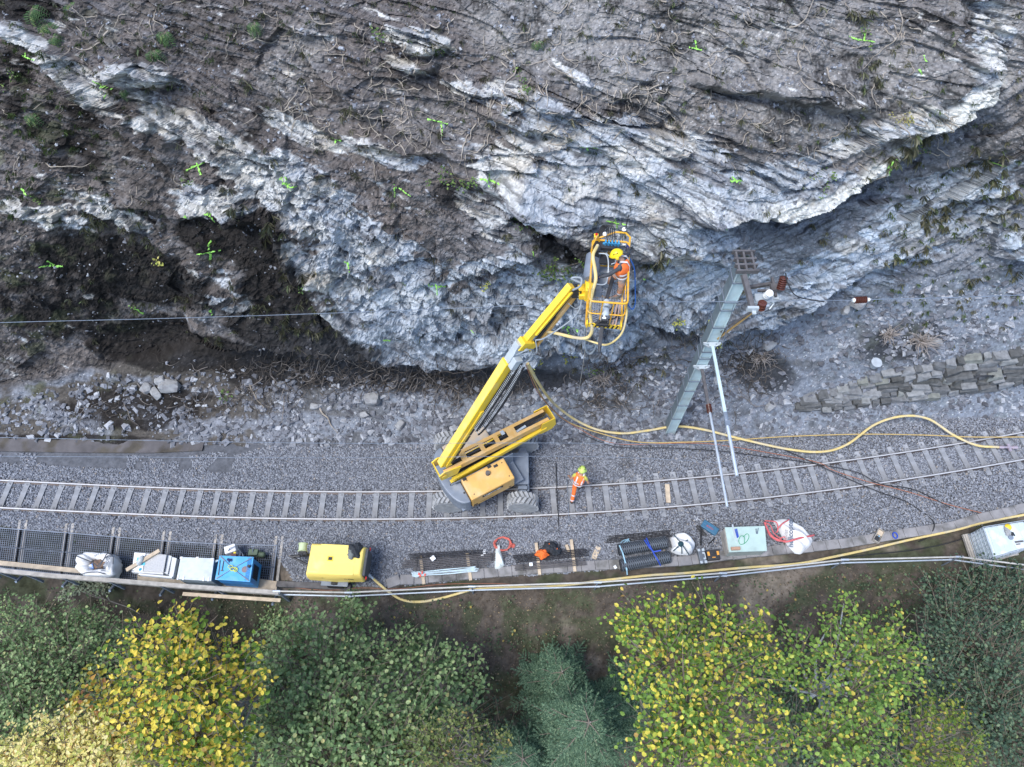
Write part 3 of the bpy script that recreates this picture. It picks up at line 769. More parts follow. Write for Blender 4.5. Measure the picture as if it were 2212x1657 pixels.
# ---------------------------------------------------------------- mast of the overhead line
MX, MY, MT = 6.2, 12.03, 10.35
ms = T("catenary_mast", (MX, MY, .1), "pale galvanised overhead line mast leaning up before the rock face", "mast")
m_mast = mat("mast_zinc", (.50, .63, .66), .5, .05, var=.1, scale=2, col2=(.36, .42, .42), mix2=(.48, .66), bump=.06)
m_mastshade = mat("mast_zinc_shaded", (.20, .25, .28), .55, .3, var=.15, scale=2)  # darker copy of the zinc: shade painted on rear channel and side web
b = MB(); b.box((MX + .02, MY - .19, .1 + (MT - .1) / 2), (.34, .012, MT - .1)); 
for sx in (-1, 1): b.box((MX + .02 + sx * .164, MY - .225, MT / 2 + .05), (.012, .06, MT - .1))
b.obj("front_channel", m_mast, ms)
b = MB(); b.box((MX + .02, MY + .19, .1 + (MT - .1) / 2), (.34, .012, MT - .1)); 
for sx in (-1, 1): b.box((MX + .02 + sx * .164, MY + .155, MT / 2 + .05), (.012, .06, MT - .1))
b.obj("rear_channel", m_mastshade, ms)
b = MB(); b.box((MX - .14, MY, MT / 2 + .05), (.014, .365, MT - .2)); b.obj("side_web", m_mastshade, ms)
for z in (1.5, 2.6, 3.7, 4.4, 5.9, 6.3, 7.7, 8.6, 9.0, 9.9):
    b = MB()
    for s_ in (-1, 1): b.box((MX + .02, MY + s_ * .262, z), (.40, .02, .05))
    for s_ in (-1, 1): b.box((MX + .02 + s_ * .19, MY, z), (.02, .52, .05))
    b.obj("clamp_band", m_galvd, ms)
b = MB()
for yy in (-.30, -.10, .10, .36): b.box((MX + .05, MY + yy, MT + .12), (.60, .05, .14))
for xx in (-.22, -.02, .20): b.box((MX + .05 + xx, MY + .03, MT + .12), (.05, .6, .12))
b.obj("head_frame", m_rust, ms)
e0 = Vector((MX - .02, MY - .3, MT - .0)); e1 = P(1625, 664, 9.9)
MB().beam(e0, e1, .13, .12).obj("top_arm", m_rust, ms)
b = MB(); b.box(e1 + Vector((0, -.05, 0)), (.3, .08, .16)); b.box(e1 + Vector((.04, -.12, -.05)), (.1, .14, .05)); b.obj("arm_clamp", m_lgrey, ms)
def insulator(p, q, r, nsh, m, name="insulator", label=None, parent=None):
    ax = (q - p); L = ax.length; prof = [(0, r * .45)]
    for i in range(nsh):
        t0 = L * (i + .15) / nsh; prof += [(t0, r * .5), (t0 + L * .25 / nsh, r), (t0 + L * .5 / nsh, r * .95), (t0 + L * .6 / nsh, r * .5)]
    prof += [(L, r * .45)]
    return MB().lathe(p, ax, prof, 18).obj(name, m, parent, True)
a_ = P(1698, 588, 9.9); insulator(P(1686, 625, 9.4), P(1694, 598, 9.75), .12, 6, m_brownp, parent=ms)
insulator(P(1655, 640, 9.3), P(1664, 632, 9.6), .11, 3, m_whitep, parent=ms); insulator(P(1643, 668, 9.2), P(1648, 652, 9.5), .125, 3, m_brownp, parent=ms)
b = MB(); b.beam(P(1612, 622, 9.0), P(1672, 612, 9.0), .09, .1); b.beam(P(1668, 600, 9.2), P(1676, 640, 9.2), .07, .07); b.beam(P(1636, 628, 9.1), P(1690, 628, 9.3), .06, .06); b.box(P(1676, 622, 9.3), (.3, .22, .12)); b.obj("insulator_bracket", m_rust, ms)
b = MB(); b.box(P(1650, 645, 9.15), (.5, .3, .06)); b.box(P(1668, 636, 9.1), (.3, .36, .06)); b.tube([P(1664, 650, 9.3), P(1672, 655, 9.2), P(1662, 668, 9.1)], .02, 6); b.obj("clamp_plate", m_lgrey, ms)
MB().beam(Vector((MX + .15, MY - .2, 7.4)), P(1650, 655, 9.0), .05, .05).obj("stay_rod", m_rust, ms)
MB().beam(Vector((MX + .15, MY - .2, 7.0)), P(1640, 664, 8.8), .05, .05).obj("stay_rod", mat("brass_rod", (.36, .24, .10), .5), ms)
MB().tube(spline([P(1697, 590, 9.9), P(1702, 612, 9.7), P(1722, 640, 9.5), P(1780, 652, 9.3)], 8), .018, 6).obj("jumper_cable", m_black, ms, True)
# upper swinging arm and lower steady arm with their insulators
for (zz, p0, mid, p1, ins) in ((6.8, (1541, 757), (1575, 935), (1592, 1028), False), (5.4, (1512, 812), (1527, 905), (1571, 1095), True)):
    z1 = 6.8 if not ins else 5.65
    A = Vector((MX + .02, MY - .22, zz)); B = P(p1[0], p1[1], z1)
    t_ = .30 if ins else .56
    Mi = A.lerp(B, t_)
    b = MB(); b.beam(A, Mi, .09, .06); b.obj("support_arm" if not ins else "steady_arm", m_mast if not ins else m_rust, ms)
    b = MB(); b.tube([A.lerp(B, t_ + (.05 if ins else .0)), B], .038 if ins else .05, 8); b.obj("arm_tube", m_galv, ms, True)
    b = MB()
    for dx in (-.24, .24): b.beam(A + Vector((dx, -.05, 0)), A + Vector((dx * .2, -.10, -.1)), .04, .04)
    b.box(A + Vector((0, -.03, .02)), (.55, .05, .07)); b.box(A + Vector((0, -.08, -.02)), (.2, .12, .12)); b.obj("hinge_bracket", m_lgrey, ms)
    if ins: insulator(A.lerp(B, .30), A.lerp(B, .36), .09, 8, m_brownp, parent=ms)
    else:
        b = MB(); b.lathe(A.lerp(B, .55), B - A, [(0, .07), (.25, .07)], 10); b.box(A.lerp(B, .63), (.14, .16, .12)); b.obj("joint_clamp", m_galvd, ms)
MB().tube([Vector((MX + .1, MY - .3, 9.0)), Vector((MX + .35, MY - .4, 6.3)), Vector((MX + .3, MY - .4, 4.6))], .012, 5).obj("guy_wire", m_galvd, ms)

# ---------------------------------------------------------------- overhead wires
def wire(name, pts, r, label, m=None, cat="wire"):
    o = MB().tube(spline(pts, 10), r, 6).obj(name, m or m_galvd, None, True); return tag(o, label, cat)
w1 = [P(-200, 706, 8.6), P(0, 697, 8.6), P(350, 688, 8.6), P(700, 677, 8.7), P(1280, 655, 9.2), P(1600, 651, 9.4), P(1845, 648.5, 9.3)]
wire("overhead_wire", w1, .009, "dark messenger wire crossing in front of the rock face to the mast", m_galvd)
ins_o = insulator(P(1845, 648.5, 9.3), P(1872, 647, 9.3), .10, 7, m_brownp, "line_insulator"); tag(ins_o, "brown ribbed insulator strung in the wire above the rubble slope", "insulator")
MB().lathe(P(1841, 648.7, 9.3), (1, 0, 0), [(0, .05), (.06, .07), (.08, .04)], 10).lathe(P(1871, 647.2, 9.3), (1, 0, 0), [(0, .05), (.08, .06), (.12, .03)], 10).obj("end_cap", m_whitep, ins_o, True)
wire("overhead_wire", [P(1875, 647, 9.3), P(2050, 643, 9.2), P(2400, 630, 9.0)], .014, "thin wire running right from the brown line insulator", m_galvd)
wire("contact_wire", [P(-200, 941, 5.6), P(0, 945, 5.6), P(660, 957, 5.7), P(1200, 957, 5.9), P(1560, 962, 6.0)], .008, "thin wire over the ballast crossing the lift turntable", m_galvd)
wire("contact_wire", [P(-200, 984, 5.2), P(0, 985.5, 5.2), P(700, 989, 5.3), P(1250, 986, 5.4), P(1578, 1000, 5.6)], .007, "thin lower wire over the ballast just in front of the track", m_galvd)

# ---------------------------------------------------------------- boom lift
AZ = math.radians(29)
OX, OY = -1.0, 10.02
def LZ(dz=0.0): return Matrix.Translation((OX, OY, 0)) @ Matrix.Rotation(AZ, 4, 'Z')
LM = LZ()
def LP(a, b_, z): return LM @ Vector((a, b_, z))
lift = T("boom_lift", (OX, OY, -.1), "yellow articulated boom lift standing across the track with its boom raised", "boom lift")
# wheels
def wheel(cx, cy, cz, side, steer=0.0):
    R, w = .56, .46
    Mw = Matrix.Translation((cx, cy, cz)) @ Matrix.Rotation(steer, 4, 'Z')
    b = MB(Mw)
    b.lathe((0, -w / 2, 0), (0, 1, 0), [(0, R * .62), (.0, R * .90), (.05, R * .97), (w - .05, R * .97), (w, R * .90), (w, R * .62)], 40)
    n = 20; bl = MB(Mw)
    for i in range(n):
        for h in (-1, 1):
            a = 2 * math.pi * (i + (.25 if h > 0 else -.25)) / n
            c = Vector((math.cos(a) * R * .98, h * w * .235, math.sin(a) * R * .98))
            Rm = Matrix.Rotation(-a + math.pi / 2, 3, 'Y') @ Matrix.Rotation(h * .5, 3, 'Z')
            bl.box(c, (.095, w * .52, .075), Rm)
    bl.lathe((0, -w / 2 - .002, 0), (0, 1, 0), [(0, R * .64), (.0, R * .93), (.012, R * .93), (.012, R * .64)], 40); bl.lathe((0, w / 2 - .010, 0), (0, 1, 0), [(0, R * .64), (.0, R * .93), (.012, R * .93), (.012, R * .64)], 40)
    tw = b.obj("wheel", m_tyre, lift, True); bl.obj("tread", m_lug, tw)
    b = MB(Mw); s_ = -1 if side < 0 else 1
    y0 = s_ * (w / 2 - .01)
    b.lathe((0, y0, 0), (0, s_, 0), [(0, R * .62), (.012, R * .62), (.008, R * .58), (-.12, R * .50), (-.13, R * .18), (-.05, R * .15), (-.04, .02)], 32)
    for i in range(8):
        a = math.pi * 2 * i / 8; b.lathe((math.cos(a) * R * .3, y0 - s_ * .13, math.sin(a) * R * .3), (0, s_, 0), [(0, .02), (.03, .02)], 6)
    b.obj("rim", m_grey, tw, True)
wheel(.40, 8.86, .46, -1, -.06); wheel(-2.36, 8.86, .46, -1, 0); wheel(.42, 11.22, .56, 1, .1); wheel(-2.40, 11.22, .56, 1, 0)
b = MB(); b.box((-1.0, 10.03, .62), (2.35, 1.05, .34)); b.box((.15, 10.05, .84), (.95, 1.25, .10)); b.box((-1.0, 10.03, .84), (1.2, 1.1, .12)); b.obj("chassis", m_grey, lift, bevel=.03)
for xx in (.40, -2.36):
    b = MB(); b.box((xx, 10.05, .48), (.26, 1.9, .22)); b.box((xx, 9.35, .55), (.34, .12, .34)); b.box((xx, 10.75, .55), (.34, .12, .34))
    b.tube([(xx + .2, 9.25, .55), (xx + .2, 9.9, .55)], .045, 8); b.tube([(xx - .16, 9.3, .5), (xx - .16, 10.8, .5)], .035, 8); b.obj("axle", m_grey, lift, bevel=.015)
MB().lathe((OX, OY, .85), (0, 0, 1), [(0, .55), (.16, .55), (.16, .5), (.24, .5)], 32).obj("slew_ring", m_dark, lift, True)
# superstructure frame
b = MB(LM); b.box((-.25, 0, 1.12), (2.5, 2.3, .10)); b.box((-.25, .33, 1.5), (2.5, .03, .8)); b.box((-.25, -.33, 1.5), (2.5, .03, .8)); b.obj("turntable", m_grey, lift, bevel=.01)
def roundbox(M, x0, x1, y0, y1, z0, z1, slope=0.0, sl_side=-1):
    b = MB(M)
    ys = (y0, y1)
    vs = [(x0, y0, z0), (x1, y0, z0), (x1, y1, z0), (x0, y1, z0), (x0, y0, z1 - (slope if sl_side < 0 else 0)), (x1, y0, z1 - (slope if sl_side < 0 else 0)), (x1, y1, z1 - (slope if sl_side > 0 else 0)), (x0, y1, z1 - (slope if sl_side > 0 else 0))]
    b.add(vs, [(0, 3, 2, 1), (4, 5, 6, 7), (0, 1, 5, 4), (1, 2, 6, 5), (2, 3, 7, 6), (3, 0, 4, 7)]); return b
hd = roundbox(LM, -1.13, .60, -1.20, -.36, 1.15, 2.0, .10).obj("engine_hood", m_yeld, lift, bevel=.05)
b = MB(LM); b.box((-1.0, -.42, 2.0), (.14, .10, .03)); b.box((-.02, -.42, 2.0), (.14, .10, .03)); b.obj("hinge", m_dark, hd)
b = MB(LM); b.lathe((-.18, -.62, 1.95), (0, 0, 1), [(0, .085), (.14, .08), (.142, .062), (.0, .06)], 16); b.obj("exhaust_stack", m_rust, hd, True)
# name plate lettering on the hood side
def text(s, size, M, m, parent, name="lettering", ext=.002, bold=0.0):
    cu_ = bpy.data.curves.new(name, 'FONT'); cu_.body = s; cu_.size = size; cu_.extrude = ext; cu_.align_x = 'CENTER'; cu_.align_y = 'CENTER'; cu_.offset = bold
    tmp = bpy.data.objects.new(name, cu_); COL.objects.link(tmp)
    bpy.context.view_layer.update()
    me = bpy.data.meshes.new_from_object(tmp); COL.objects.unlink(tmp); bpy.data.objects.remove(tmp)
    off = WLOC[parent]
    me.transform(Matrix.Translation(-off) @ M)
    o = bpy.data.objects.new(name, me); link(o, parent); me.materials.clear(); me.materials.append(m); WLOC[o] = off
    return o
Mt = LM @ Matrix.Translation((-.30, -1.206, 1.72)) @ Matrix.Rotation(math.pi / 2, 4, 'X')
b = MB(Mt); b.box((0, 0, .002), (.82, .15, .006)); b.obj("name_plate", m_black, hd)
text("Toggenburger", .125, Mt @ Matrix.Translation((0, 0, .008)), m_white, hd)
roundbox(LM, -1.13, .60, .36, 1.20, 1.15, 1.9, .10, 1).obj("tank_hood", mat("beige_dusty_paint", (.44, .36, .27), .6, var=.1, scale=3, col2=(.38, .36, .34)), lift, bevel=.05)
b = MB(LM)
for x_, y_ in ((-.95, -1.05), (.45, -1.05), (-.95, -.50), (.45, -.50)): b.lathe((x_, y_, 1.93 if y_ < -1 else 1.985), (0, 0, 1), [(0, .022), (.012, .018)], 8)
b.box((.20, -.50, 1.995), (.16, .10, .006)); b.box((-1.0, -1.203, 1.30), (.16, .006, .10)); b.box((.40, -1.203, 1.30), (.10, .006, .06)); b.obj("bolt_and_label", m_dark, hd)
b = MB(LM); b.box((-.55, -1.203, 1.32), (.55, .004, .012)); b.box((.601, -.78, 1.55), (.004, .6, .012)); b.box((.601, -.78, 1.40), (.004, .5, .14)); b.obj("vent_louvre", m_black, hd)
# counterweight: rounded tail
pl = [(-1.15, -1.19), (-1.15, -.36), (-1.30, -.36), (-1.30, .36), (-1.15, .36), (-1.15, 1.19)]
arc = [(-1.15 - .62 * math.cos(t) ** .8 if abs(t) < 1.5 else -1.15, 1.19 * math.sin(t)) for t in np.linspace(1.45, -1.45, 22)]
b = MB(LM); b.prism(pl + arc, .95, 1.80); b.obj("counterweight", m_grey, lift, bevel=.05)
b = MB(LM); b.box((-1.22, -.8, 1.81), (.06, .06, .03)); b.box((-1.5, -.3, 1.81), (.05, .05, .03)); b.obj("lifting_eye", m_dark, lift)
# folded tower: lower arm, link arm, upper arm
def frame_arm(a0, z0, a1, z1, hw, h, m, name, gaps, t=.028, top=True, boff=0.0):
    ax = Vector((a1 - a0, 0, z1 - z0)); L = ax.length; ang = math.atan2(z1 - z0, a1 - a0)
    M = LM @ Matrix.Translation((a0, boff, z0)) @ Matrix.Rotation(-ang, 4, 'Y')
    b = MB(M)
    for s_ in (-1, 1):
        b.box((L / 2, s_ * hw, 0), (L, t, h)); b.box((L / 2, s_ * (hw - .045), h / 2), (L, .12, .02))
    for g0, g1 in gaps: b.box(((g0 + g1) / 2 * L, 0, h / 2 - .003), ((g1 - g0) * L, hw * 2 - .1, .02))
    return b.obj(name, m, lift, bevel=.006), M, L
up_, Mu, Lu = frame_arm(-1.62, 2.78, 2.52, 2.80, .23, .30, m_yeld, "upper_tower_arm", [(.18, .23), (.36, .40), (.50, .54), (.62, .70)])
lo_, Ml, Ll = frame_arm(-1.45, 1.75, 2.45, 2.40, .25, .22, m_yel, "lower_tower_arm", [(.2, .26), (.5, .55)])
lk_, Mk, Lk = frame_arm(-1.40, 2.12, 2.40, 2.52, .31, .10, m_yel, "link_arm", [])
b = MB(LM)
for s_ in (-1, 1):
    b.add([(2.15, s_ * .27, 2.25), (2.62, s_ * .27, 2.22), (2.78, s_ * .27, 2.45), (2.72, s_ * .27, 2.98), (2.2, s_ * .27, 2.98)] + [(2.15, s_ * .30, 2.25), (2.62, s_ * .30, 2.22), (2.78, s_ * .30, 2.45), (2.72, s_ * .30, 2.98), (2.2, s_ * .30, 2.98)],
          [(0, 1, 2, 3, 4), (9, 8, 7, 6, 5)] + [(i, (i + 1) % 5, 5 + (i + 1) % 5, 5 + i) for i in range(5)])
b.box((2.72, 0, 2.72), (.03, .56, .5)); b.obj("knuckle_bracket", m_yel, lift, bevel=.008)
b = MB(LM)
for s_ in (-1, 1):
    b.add([(-1.2, s_ * .27, 2.50), (-1.78, s_ * .27, 2.60), (-1.84, s_ * .27, 2.98), (-1.62, s_ * .27, 3.12), (-1.0, s_ * .27, 2.95)] + [(-1.2, s_ * .31, 2.50), (-1.78, s_ * .31, 2.60), (-1.84, s_ * .31, 2.98), (-1.62, s_ * .31, 3.12), (-1.0, s_ * .31, 2.95)],
          [(0, 1, 2, 3, 4), (9, 8, 7, 6, 5)] + [(i, (i + 1) % 5, 5 + (i + 1) % 5, 5 + i) for i in range(5)])
    b.lathe((-1.66, s_ * .33, 2.86), (0, s_, 0), [(0, .10), (.02, .10)], 16)
b.box((-1.80, 0, 2.8), (.03, .56, .32)); b.obj("pivot_bracket", m_yel, lift, bevel=.008)
b = MB(Mu); b.tube([(.4, .03, -.02), (1.75, .03, .02)], .065, 12); b.tube([(1.75, .03, .02), (2.7, .03, .05)], .035, 10); b.obj("tower_cylinder", m_dark, lift, True)
b = MB(Mu); b.tube([(2.75, -.07, .06), (3.3, -.02, .10)], .05, 12); b.obj("cylinder_rod", m_lgrey, lift, True)
b = MB()
for k in range(9):
    o_ = (k - 4) * .028
    b.M = LM; b.tube(spline([(2.55, o_ * 1.6, 2.9), (2.2, o_, 2.96 - .01 * abs(k - 4)), (1.2, o_ * .8 + .05, 2.84), (.2, o_, 2.7), (-.6, o_, 2.5), (-1.1, o_ * 1.5, 2.2)], 6), .013, 6)
b.obj("hydraulic_hose", m_black, lift, True)
b = MB(LM)
for k in range(6): b.tube(spline([(-1.3, -.15 + k * .05, 1.95), (-.9, -.12 + k * .045, 2.15), (-.1, -.14 + k * .05, 2.2), (.7, -.12 + k * .05, 2.3)], 6), .028, 6)
b.obj("hydraulic_hose", m_black, lift, True)
b = MB(Mu); b.box((2.45, .12, .165), (.13, .17, .02)); b.obj("valve_plate", m_lgrey, lift)
# main boom
BA, BZ, KA, KZ = -1.52, 3.15, 1.41, 8.5
def boomM(a0, z0, a1, z1, boff=0):
    ang = math.atan2(z1 - z0, a1 - a0)
    return LM @ Matrix.Translation((a0, boff, z0)) @ Matrix.Rotation(-ang, 4, 'Y'), math.hypot(a1 - a0, z1 - z0)
Mb, Lb = boomM(BA, BZ, KA, KZ)
L1 = Lb * .885
b = MB(Mb); b.box((L1 / 2, 0, 0), (L1, .29, .38)); b.box((L1 * .3, -.165, -.06), (L1 * .56, .04, .16)); mb_ = b.obj("main_boom", m_yel, lift, bevel=.018)
b = MB(Mb); b.box((L1 / 2, 0, .192), (L1 * .985, .25, .008)); b.obj("lit_top_face", mat("lift_yellow_lit", (.90, .66, .14), .4, var=.06, scale=3, col2=(.72, .56, .30), mix2=(.5, .8), bump=.03), mb_)  # thin added face; the light on the boom's top is in its paler yellow
b = MB(Mb)
for i in range(7): b.box((L1 * .08 + i * L1 * .075, -.19, -.13 - .01 * (i % 2)), (L1 * .06, .02, .09))
b.obj("hose_guard", m_dark, mb_)
b = MB(Mb); b.box(((L1 + Lb) / 2, .0, 0), (Lb - L1 + .1, .22, .30)); b.obj("telescope_section", m_lgrey, lift, bevel=.008)
b = MB(Mb); b.box((L1 + .26, -.02, .15), (.46, .24, .03)); b.box((L1 + .12, -.22, .0), (.38, .20, .26)); b.obj("sheave_cover", m_lgrey, lift, bevel=.01)
b = MB(Mb); b.tube([(.35, -.02, -.24), (2.0, -.0, -.33)], .07, 12); b.obj("lift_cylinder", m_grey, lift, True)
# energy chain
m_chain = mat('chain_plastic', (.03, .032, .036), .5, var=.2); m_rung = mat('chain_rung', (.30, .33, .36), .5)
ch = []
for lane in (0, 1):
    b = MB(Mb); rg = MB(Mb); n = 44
    for i in range(n):
        t = i / (n - 1); x_ = L1 * (.42 + .60 * t) + .05
        dz = -.02 - (.0 if lane == 0 else .20 * math.sin(math.pi * min(1, t * 1.02)) ** .6 * (1 - .35 * t))
        yy = -.25 - lane * .15
        z_ = -.10 + dz
        for q in (-.07, .07): b.box((x_, yy + q, z_), (.085, .022, .085))
        rg.box((x_, yy, z_ + .036), (.024, .13, .008))
    ce = b.obj("energy_chain", m_chain, lift); rg.obj("chain_rung", m_rung, ce)
b = MB(Mb); b.box((L1 * .74, -.14, -.15), (L1 * .50, .02, .10)); b.obj("chain_tray", m_black, lift)
# boom head block, jib
b = MB(LM); b.box((1.52, 0, 8.42), (.34, .28, .36), Matrix.Rotation(-.9, 3, 'Y')); b.box((1.74, 0, 8.22), (.30, .24, .26), Matrix.Rotation(-.5, 3, 'Y')); b.obj("jib_pivot", m_yel, lift, bevel=.02)
b = MB(LM); b.lathe((1.5, -.17, 8.35), (0, -1, 0), [(0, .07), (.05, .07)], 14); b.tube(spline([(1.2, -.16, 8.3), (1.45, -.3, 8.55), (1.7, -.26, 8.3), (1.6, -.3, 8.0), (1.25, -.35, 7.9)], 6), .02, 6); b.tube(spline([(1.25, -.15, 8.25), (1.5, -.34, 8.4), (1.78, -.3, 8.2), (1.85, -.1, 8.5)], 6), .018, 6); b.obj("hose_bundle", m_hoseg, lift, True)
Mj, Lj = boomM(1.66, 8.45, 3.02, 10.12)
b = MB(Mj); b.box((Lj / 2, .05, .03), (Lj, .20, .20)); b.box((Lj * .55, -.07, -.02), (Lj * .8, .05, .08)); b.obj("jib_beam", m_yel, lift, bevel=.012)
Mj2, Lj2 = boomM(1.92, 8.0, 3.12, 9.68)
b = MB(Mj2); b.box((Lj2 / 2, 0, 0), (Lj2, .12, .12)); b.obj("jib_link", m_yeld, lift, bevel=.008)
b = MB(LM); b.tube([(1.85, -.02, 8.2), (2.5, 0, 9.1)], .05, 10); b.tube([(2.5, 0, 9.1), (2.95, 0, 9.75)], .03, 10); b.obj("jib_cylinder", m_dark, lift, True)
JE = LP(3.05, 0, 10.05)
b = MB(); b.lathe(JE + Vector((0, -.12, -.1)), (0, 1, 0), [(0, .14), (.24, .14)], 16); b.box(JE + Vector((.08, 0, -.16)), (.25, .22, .3)); b.obj("jib_knuckle", m_dark, lift, True)
# platform
BC = Vector((2.52, 11.40, 0)); BM = Matrix.Translation(BC) @ Matrix.Rotation(math.radians(-5.5), 4, 'Z')
ZF, ZR = 9.82, 10.92
def BP(x_, y_, z_): return BM @ Vector((x_, y_, z_))
plat = T("work_platform", (BC.x, BC.y, ZF), "yellow railed work basket at the end of the jib holding the drill rig", "work platform")
plat["group"] = "boom lift and its basket"; del plat["group"]
m_ory = mat("orange_yellow_rail", (.72, .38, .03), .4, var=.1, scale=6, col2=(.50, .36, .22), mix2=(.5, .75))
hw, hl = .48, 1.0
def rtube(pts, r=.024, k=1): return [BP(*p) for p in pts]
def rail_loop(z, x0=-hw, x1=hw, y0=-hl, y1=hl, r=.1):
    pts = []
    for cx, cy, a0 in ((x1 - r, y1 - r, 0), (x0 + r, y1 - r, 90), (x0 + r, y0 + r, 180), (x1 - r, y0 + r, 270)):
        for t in range(0, 91, 30):
            a = math.radians(a0 + t); pts.append(BP(cx + r * math.cos(a), cy + r * math.sin(a), z))
    return pts + [pts[0]]
MB().tube(rail_loop(ZR), .026, 8, False).obj("top_rail", m_ory, plat, True)
MB().tube(rail_loop(ZF + .58), .018, 8, False).obj("mid_rail", m_ory, plat, True)
MB().tube([BP(-hw, -hl + .62, ZR), BP(-hw + .02, -hl + .62, ZF)], .02, 8).obj("rail_post", m_ory, plat, True)
for x_, y_ in ((-hw, -hl + .1), (hw, -hl + .1), (hw, 0), (hw, hl - .1), (-hw, hl - .1), (-hw, 0), (0, hl), (.14, -hl), (-.14, -hl)):
    MB().tube([BP(x_, y_, ZR), BP(x_ * .97, y_ * .98, ZF)], .020, 8).obj("rail_post", m_ory, plat, True)
MB().tube([BP(-hw + .1, hl + .02, ZR + .02), BP(.1, hl + .12, ZR + .22), BP(hw - .12, hl + .12, ZR + .22), BP(hw, hl, ZR + .2), BP(hw, hl - .25, ZR)], .026, 8).obj("guard_hoop", m_ory, plat, True)
MB().tube([BP(-hw - .02, .55, ZR), BP(-hw - .02, .6, ZR + .22), BP(-hw + .1, .95, ZR + .22), BP(-hw + .18, .95, ZR)], .022, 8).obj("guard_hoop", m_ory, plat, True)
b = MB(BM)
m_mesh = mat("expanded_metal", (.50, .53, .58), .45, .5, var=.1)
for k in range(-26, 27):
    for sg in (-1, 1):
        x0_ = -hw; pts = []
        y0_ = k * .072
        a_ = Vector((-hw, y0_ - sg * hw * .55 * 1, ZF)); c_ = Vector((hw, y0_ + sg * hw * .55, ZF))
        if abs(a_.y) > hl or abs(c_.y) > hl: continue
        b.beam(a_, c_, .020, .012)
b.obj("mesh_floor", m_mesh, plat)
b = MB(BM)
for sx in (-1, 1): b.box((sx * hw * .97, 0, ZF - .02), (.05, hl * 1.96, .09))
for yy in (-.5, 0, .5): b.box((0, yy, ZF - .045), (.9, .05, .05))
b.box((0, hl * .97, ZF + .02), (hw * 1.9, .03, .15)); b.obj("floor_frame", m_ory, plat)
hz = MB(BM); hz.box((0, -hl * .99, ZF + .03), (hw * 1.7, .03, .16)); hz.box((-hw * .93, -hl * .93, ZF + .03), (.04, .2, .16)); hz.box((hw * .93, -hl * .93, ZF + .03), (.04, .2, .16)); kb = hz.obj("kick_plate", m_yel, plat)
b = MB(BM)
for i in range(7):
    x_ = -.33 + i * .11; b.add([(x_ - .03, -hl * .99 - .018, ZF - .045), (x_ + .02, -hl * .99 - .018, ZF - .045), (x_ + .06, -hl * .99 - .018, ZF + .105), (x_ + .01, -hl * .99 - .018, ZF + .105)], [(0, 1, 2, 3)])
    b.add([(x_ - .03, -hl * .99 - .012, ZF + .1125), (x_ + .02, -hl * .99 - .012, ZF + .1125), (x_ + .03, -hl * .99 + .014, ZF + .1125), (x_ - .02, -hl * .99 + .014, ZF + .1125)], [(0, 1, 2, 3)])
b.obj("hazard_stripe", m_black, kb)
b = MB(); b.beam(JE + Vector((.1, 0, -.12)), BP(-hw, .12, ZF + .12), .24, .22); b.box(BP(-hw - .03, -.02, ZF + .25), (.12, .42, .5)); b.box(BP(-hw - .14, .02, ZF + .02), (.18, .3, .2)); b.obj("platform_mount", m_yel, plat, bevel=.02)
b = MB(); b.lathe(BP(-hw + .05, -.16, ZF + .55), (0, 0, 1), [(0, .10), (.07, .11), (.10, .05)], 14); b.obj("reel_block", m_yel, plat, True)
b = MB(BM); b.lathe((-hw + .02, .05, ZF + .62), (.08, 1, .05), [(0, .14), (.08, .20), (.75, .21), (.85, .12)], 20); b.obj("receiver_tank", mat("blue_grey_cover", (.17, .20, .25), .5, var=.15, scale=4), plat, True)
b = MB(BM); b.box((-hw + .09, .35, ZF + .86), (.03, .14, .02)); b.obj("tank_vent", m_black, plat)
# valve stand
b = MB(BM); b.box((-.16, hl - .12, ZF + 1.02), (.58, .22, .12)); b.box((-.35, hl - .28, ZF + .95), (.18, .16, .3)); b.box((-.1, hl - .35, ZF + .75), (.5, .3, .06)); b.obj("valve_stand", m_dark, plat, bevel=.01)
b = MB(BM)
for i in range(5): b.box((-.14 + i * .085, hl - .10, ZF + 1.13), (.045, .11, .12)); b.lathe((-.14 + i * .085, hl - .2, ZF + 1.18), (0, -.4, 1), [(0, .012), (.12, .012), (.13, .022), (.15, .02)], 8)
b.box((.02, hl - .1, ZF + 1.09), (.46, .05, .05)); b.obj("valve_block", mat("cyan_blue_enamel", (.05, .28, .50), .35, var=.2, scale=12), plat, bevel=.006)
b = MB(BM)
for x_, y_, z_ in ((-.18, hl + .08, ZF + 1.25), (.30, hl + .14, ZF + 1.42), (.36, hl + .02, ZF + 1.0)): b.lathe((x_, y_, z_), (0, -.3, 1), [(0, .055), (.03, .055), (.035, .045)], 16)
b.obj("pressure_gauge", m_white, plat, True)
b = MB(BM); b.box((-.40, hl + .02, ZF + 1.22), (.12, .12, .08)); es = b.obj("stop_box", m_yel, plat, bevel=.008); MB(BM).lathe((-.40, hl + .02, ZF + 1.26), (0, 0, 1), [(0, .03), (.03, .035), (.05, .03)], 14).obj("stop_button", mat("signal_red", (.6, .02, .01), .4), es, True)
b = MB(BM)
for k in range(5): b.tube(spline([(-.10 + .05 * k, hl - .02, ZF + 1.15), (-.18 + .05 * k, hl + .18, ZF + 1.45), (-.32 + .03 * k, hl + .20, ZF + 1.3), (-.36, hl - .2, ZF + .9)], 7), .014, 6)
b.tube([(.33, hl + .12, ZF + 1.4), (.36, hl + .25, ZF + 1.85)], .012, 6)
b.obj("control_hose", m_black, plat, True)
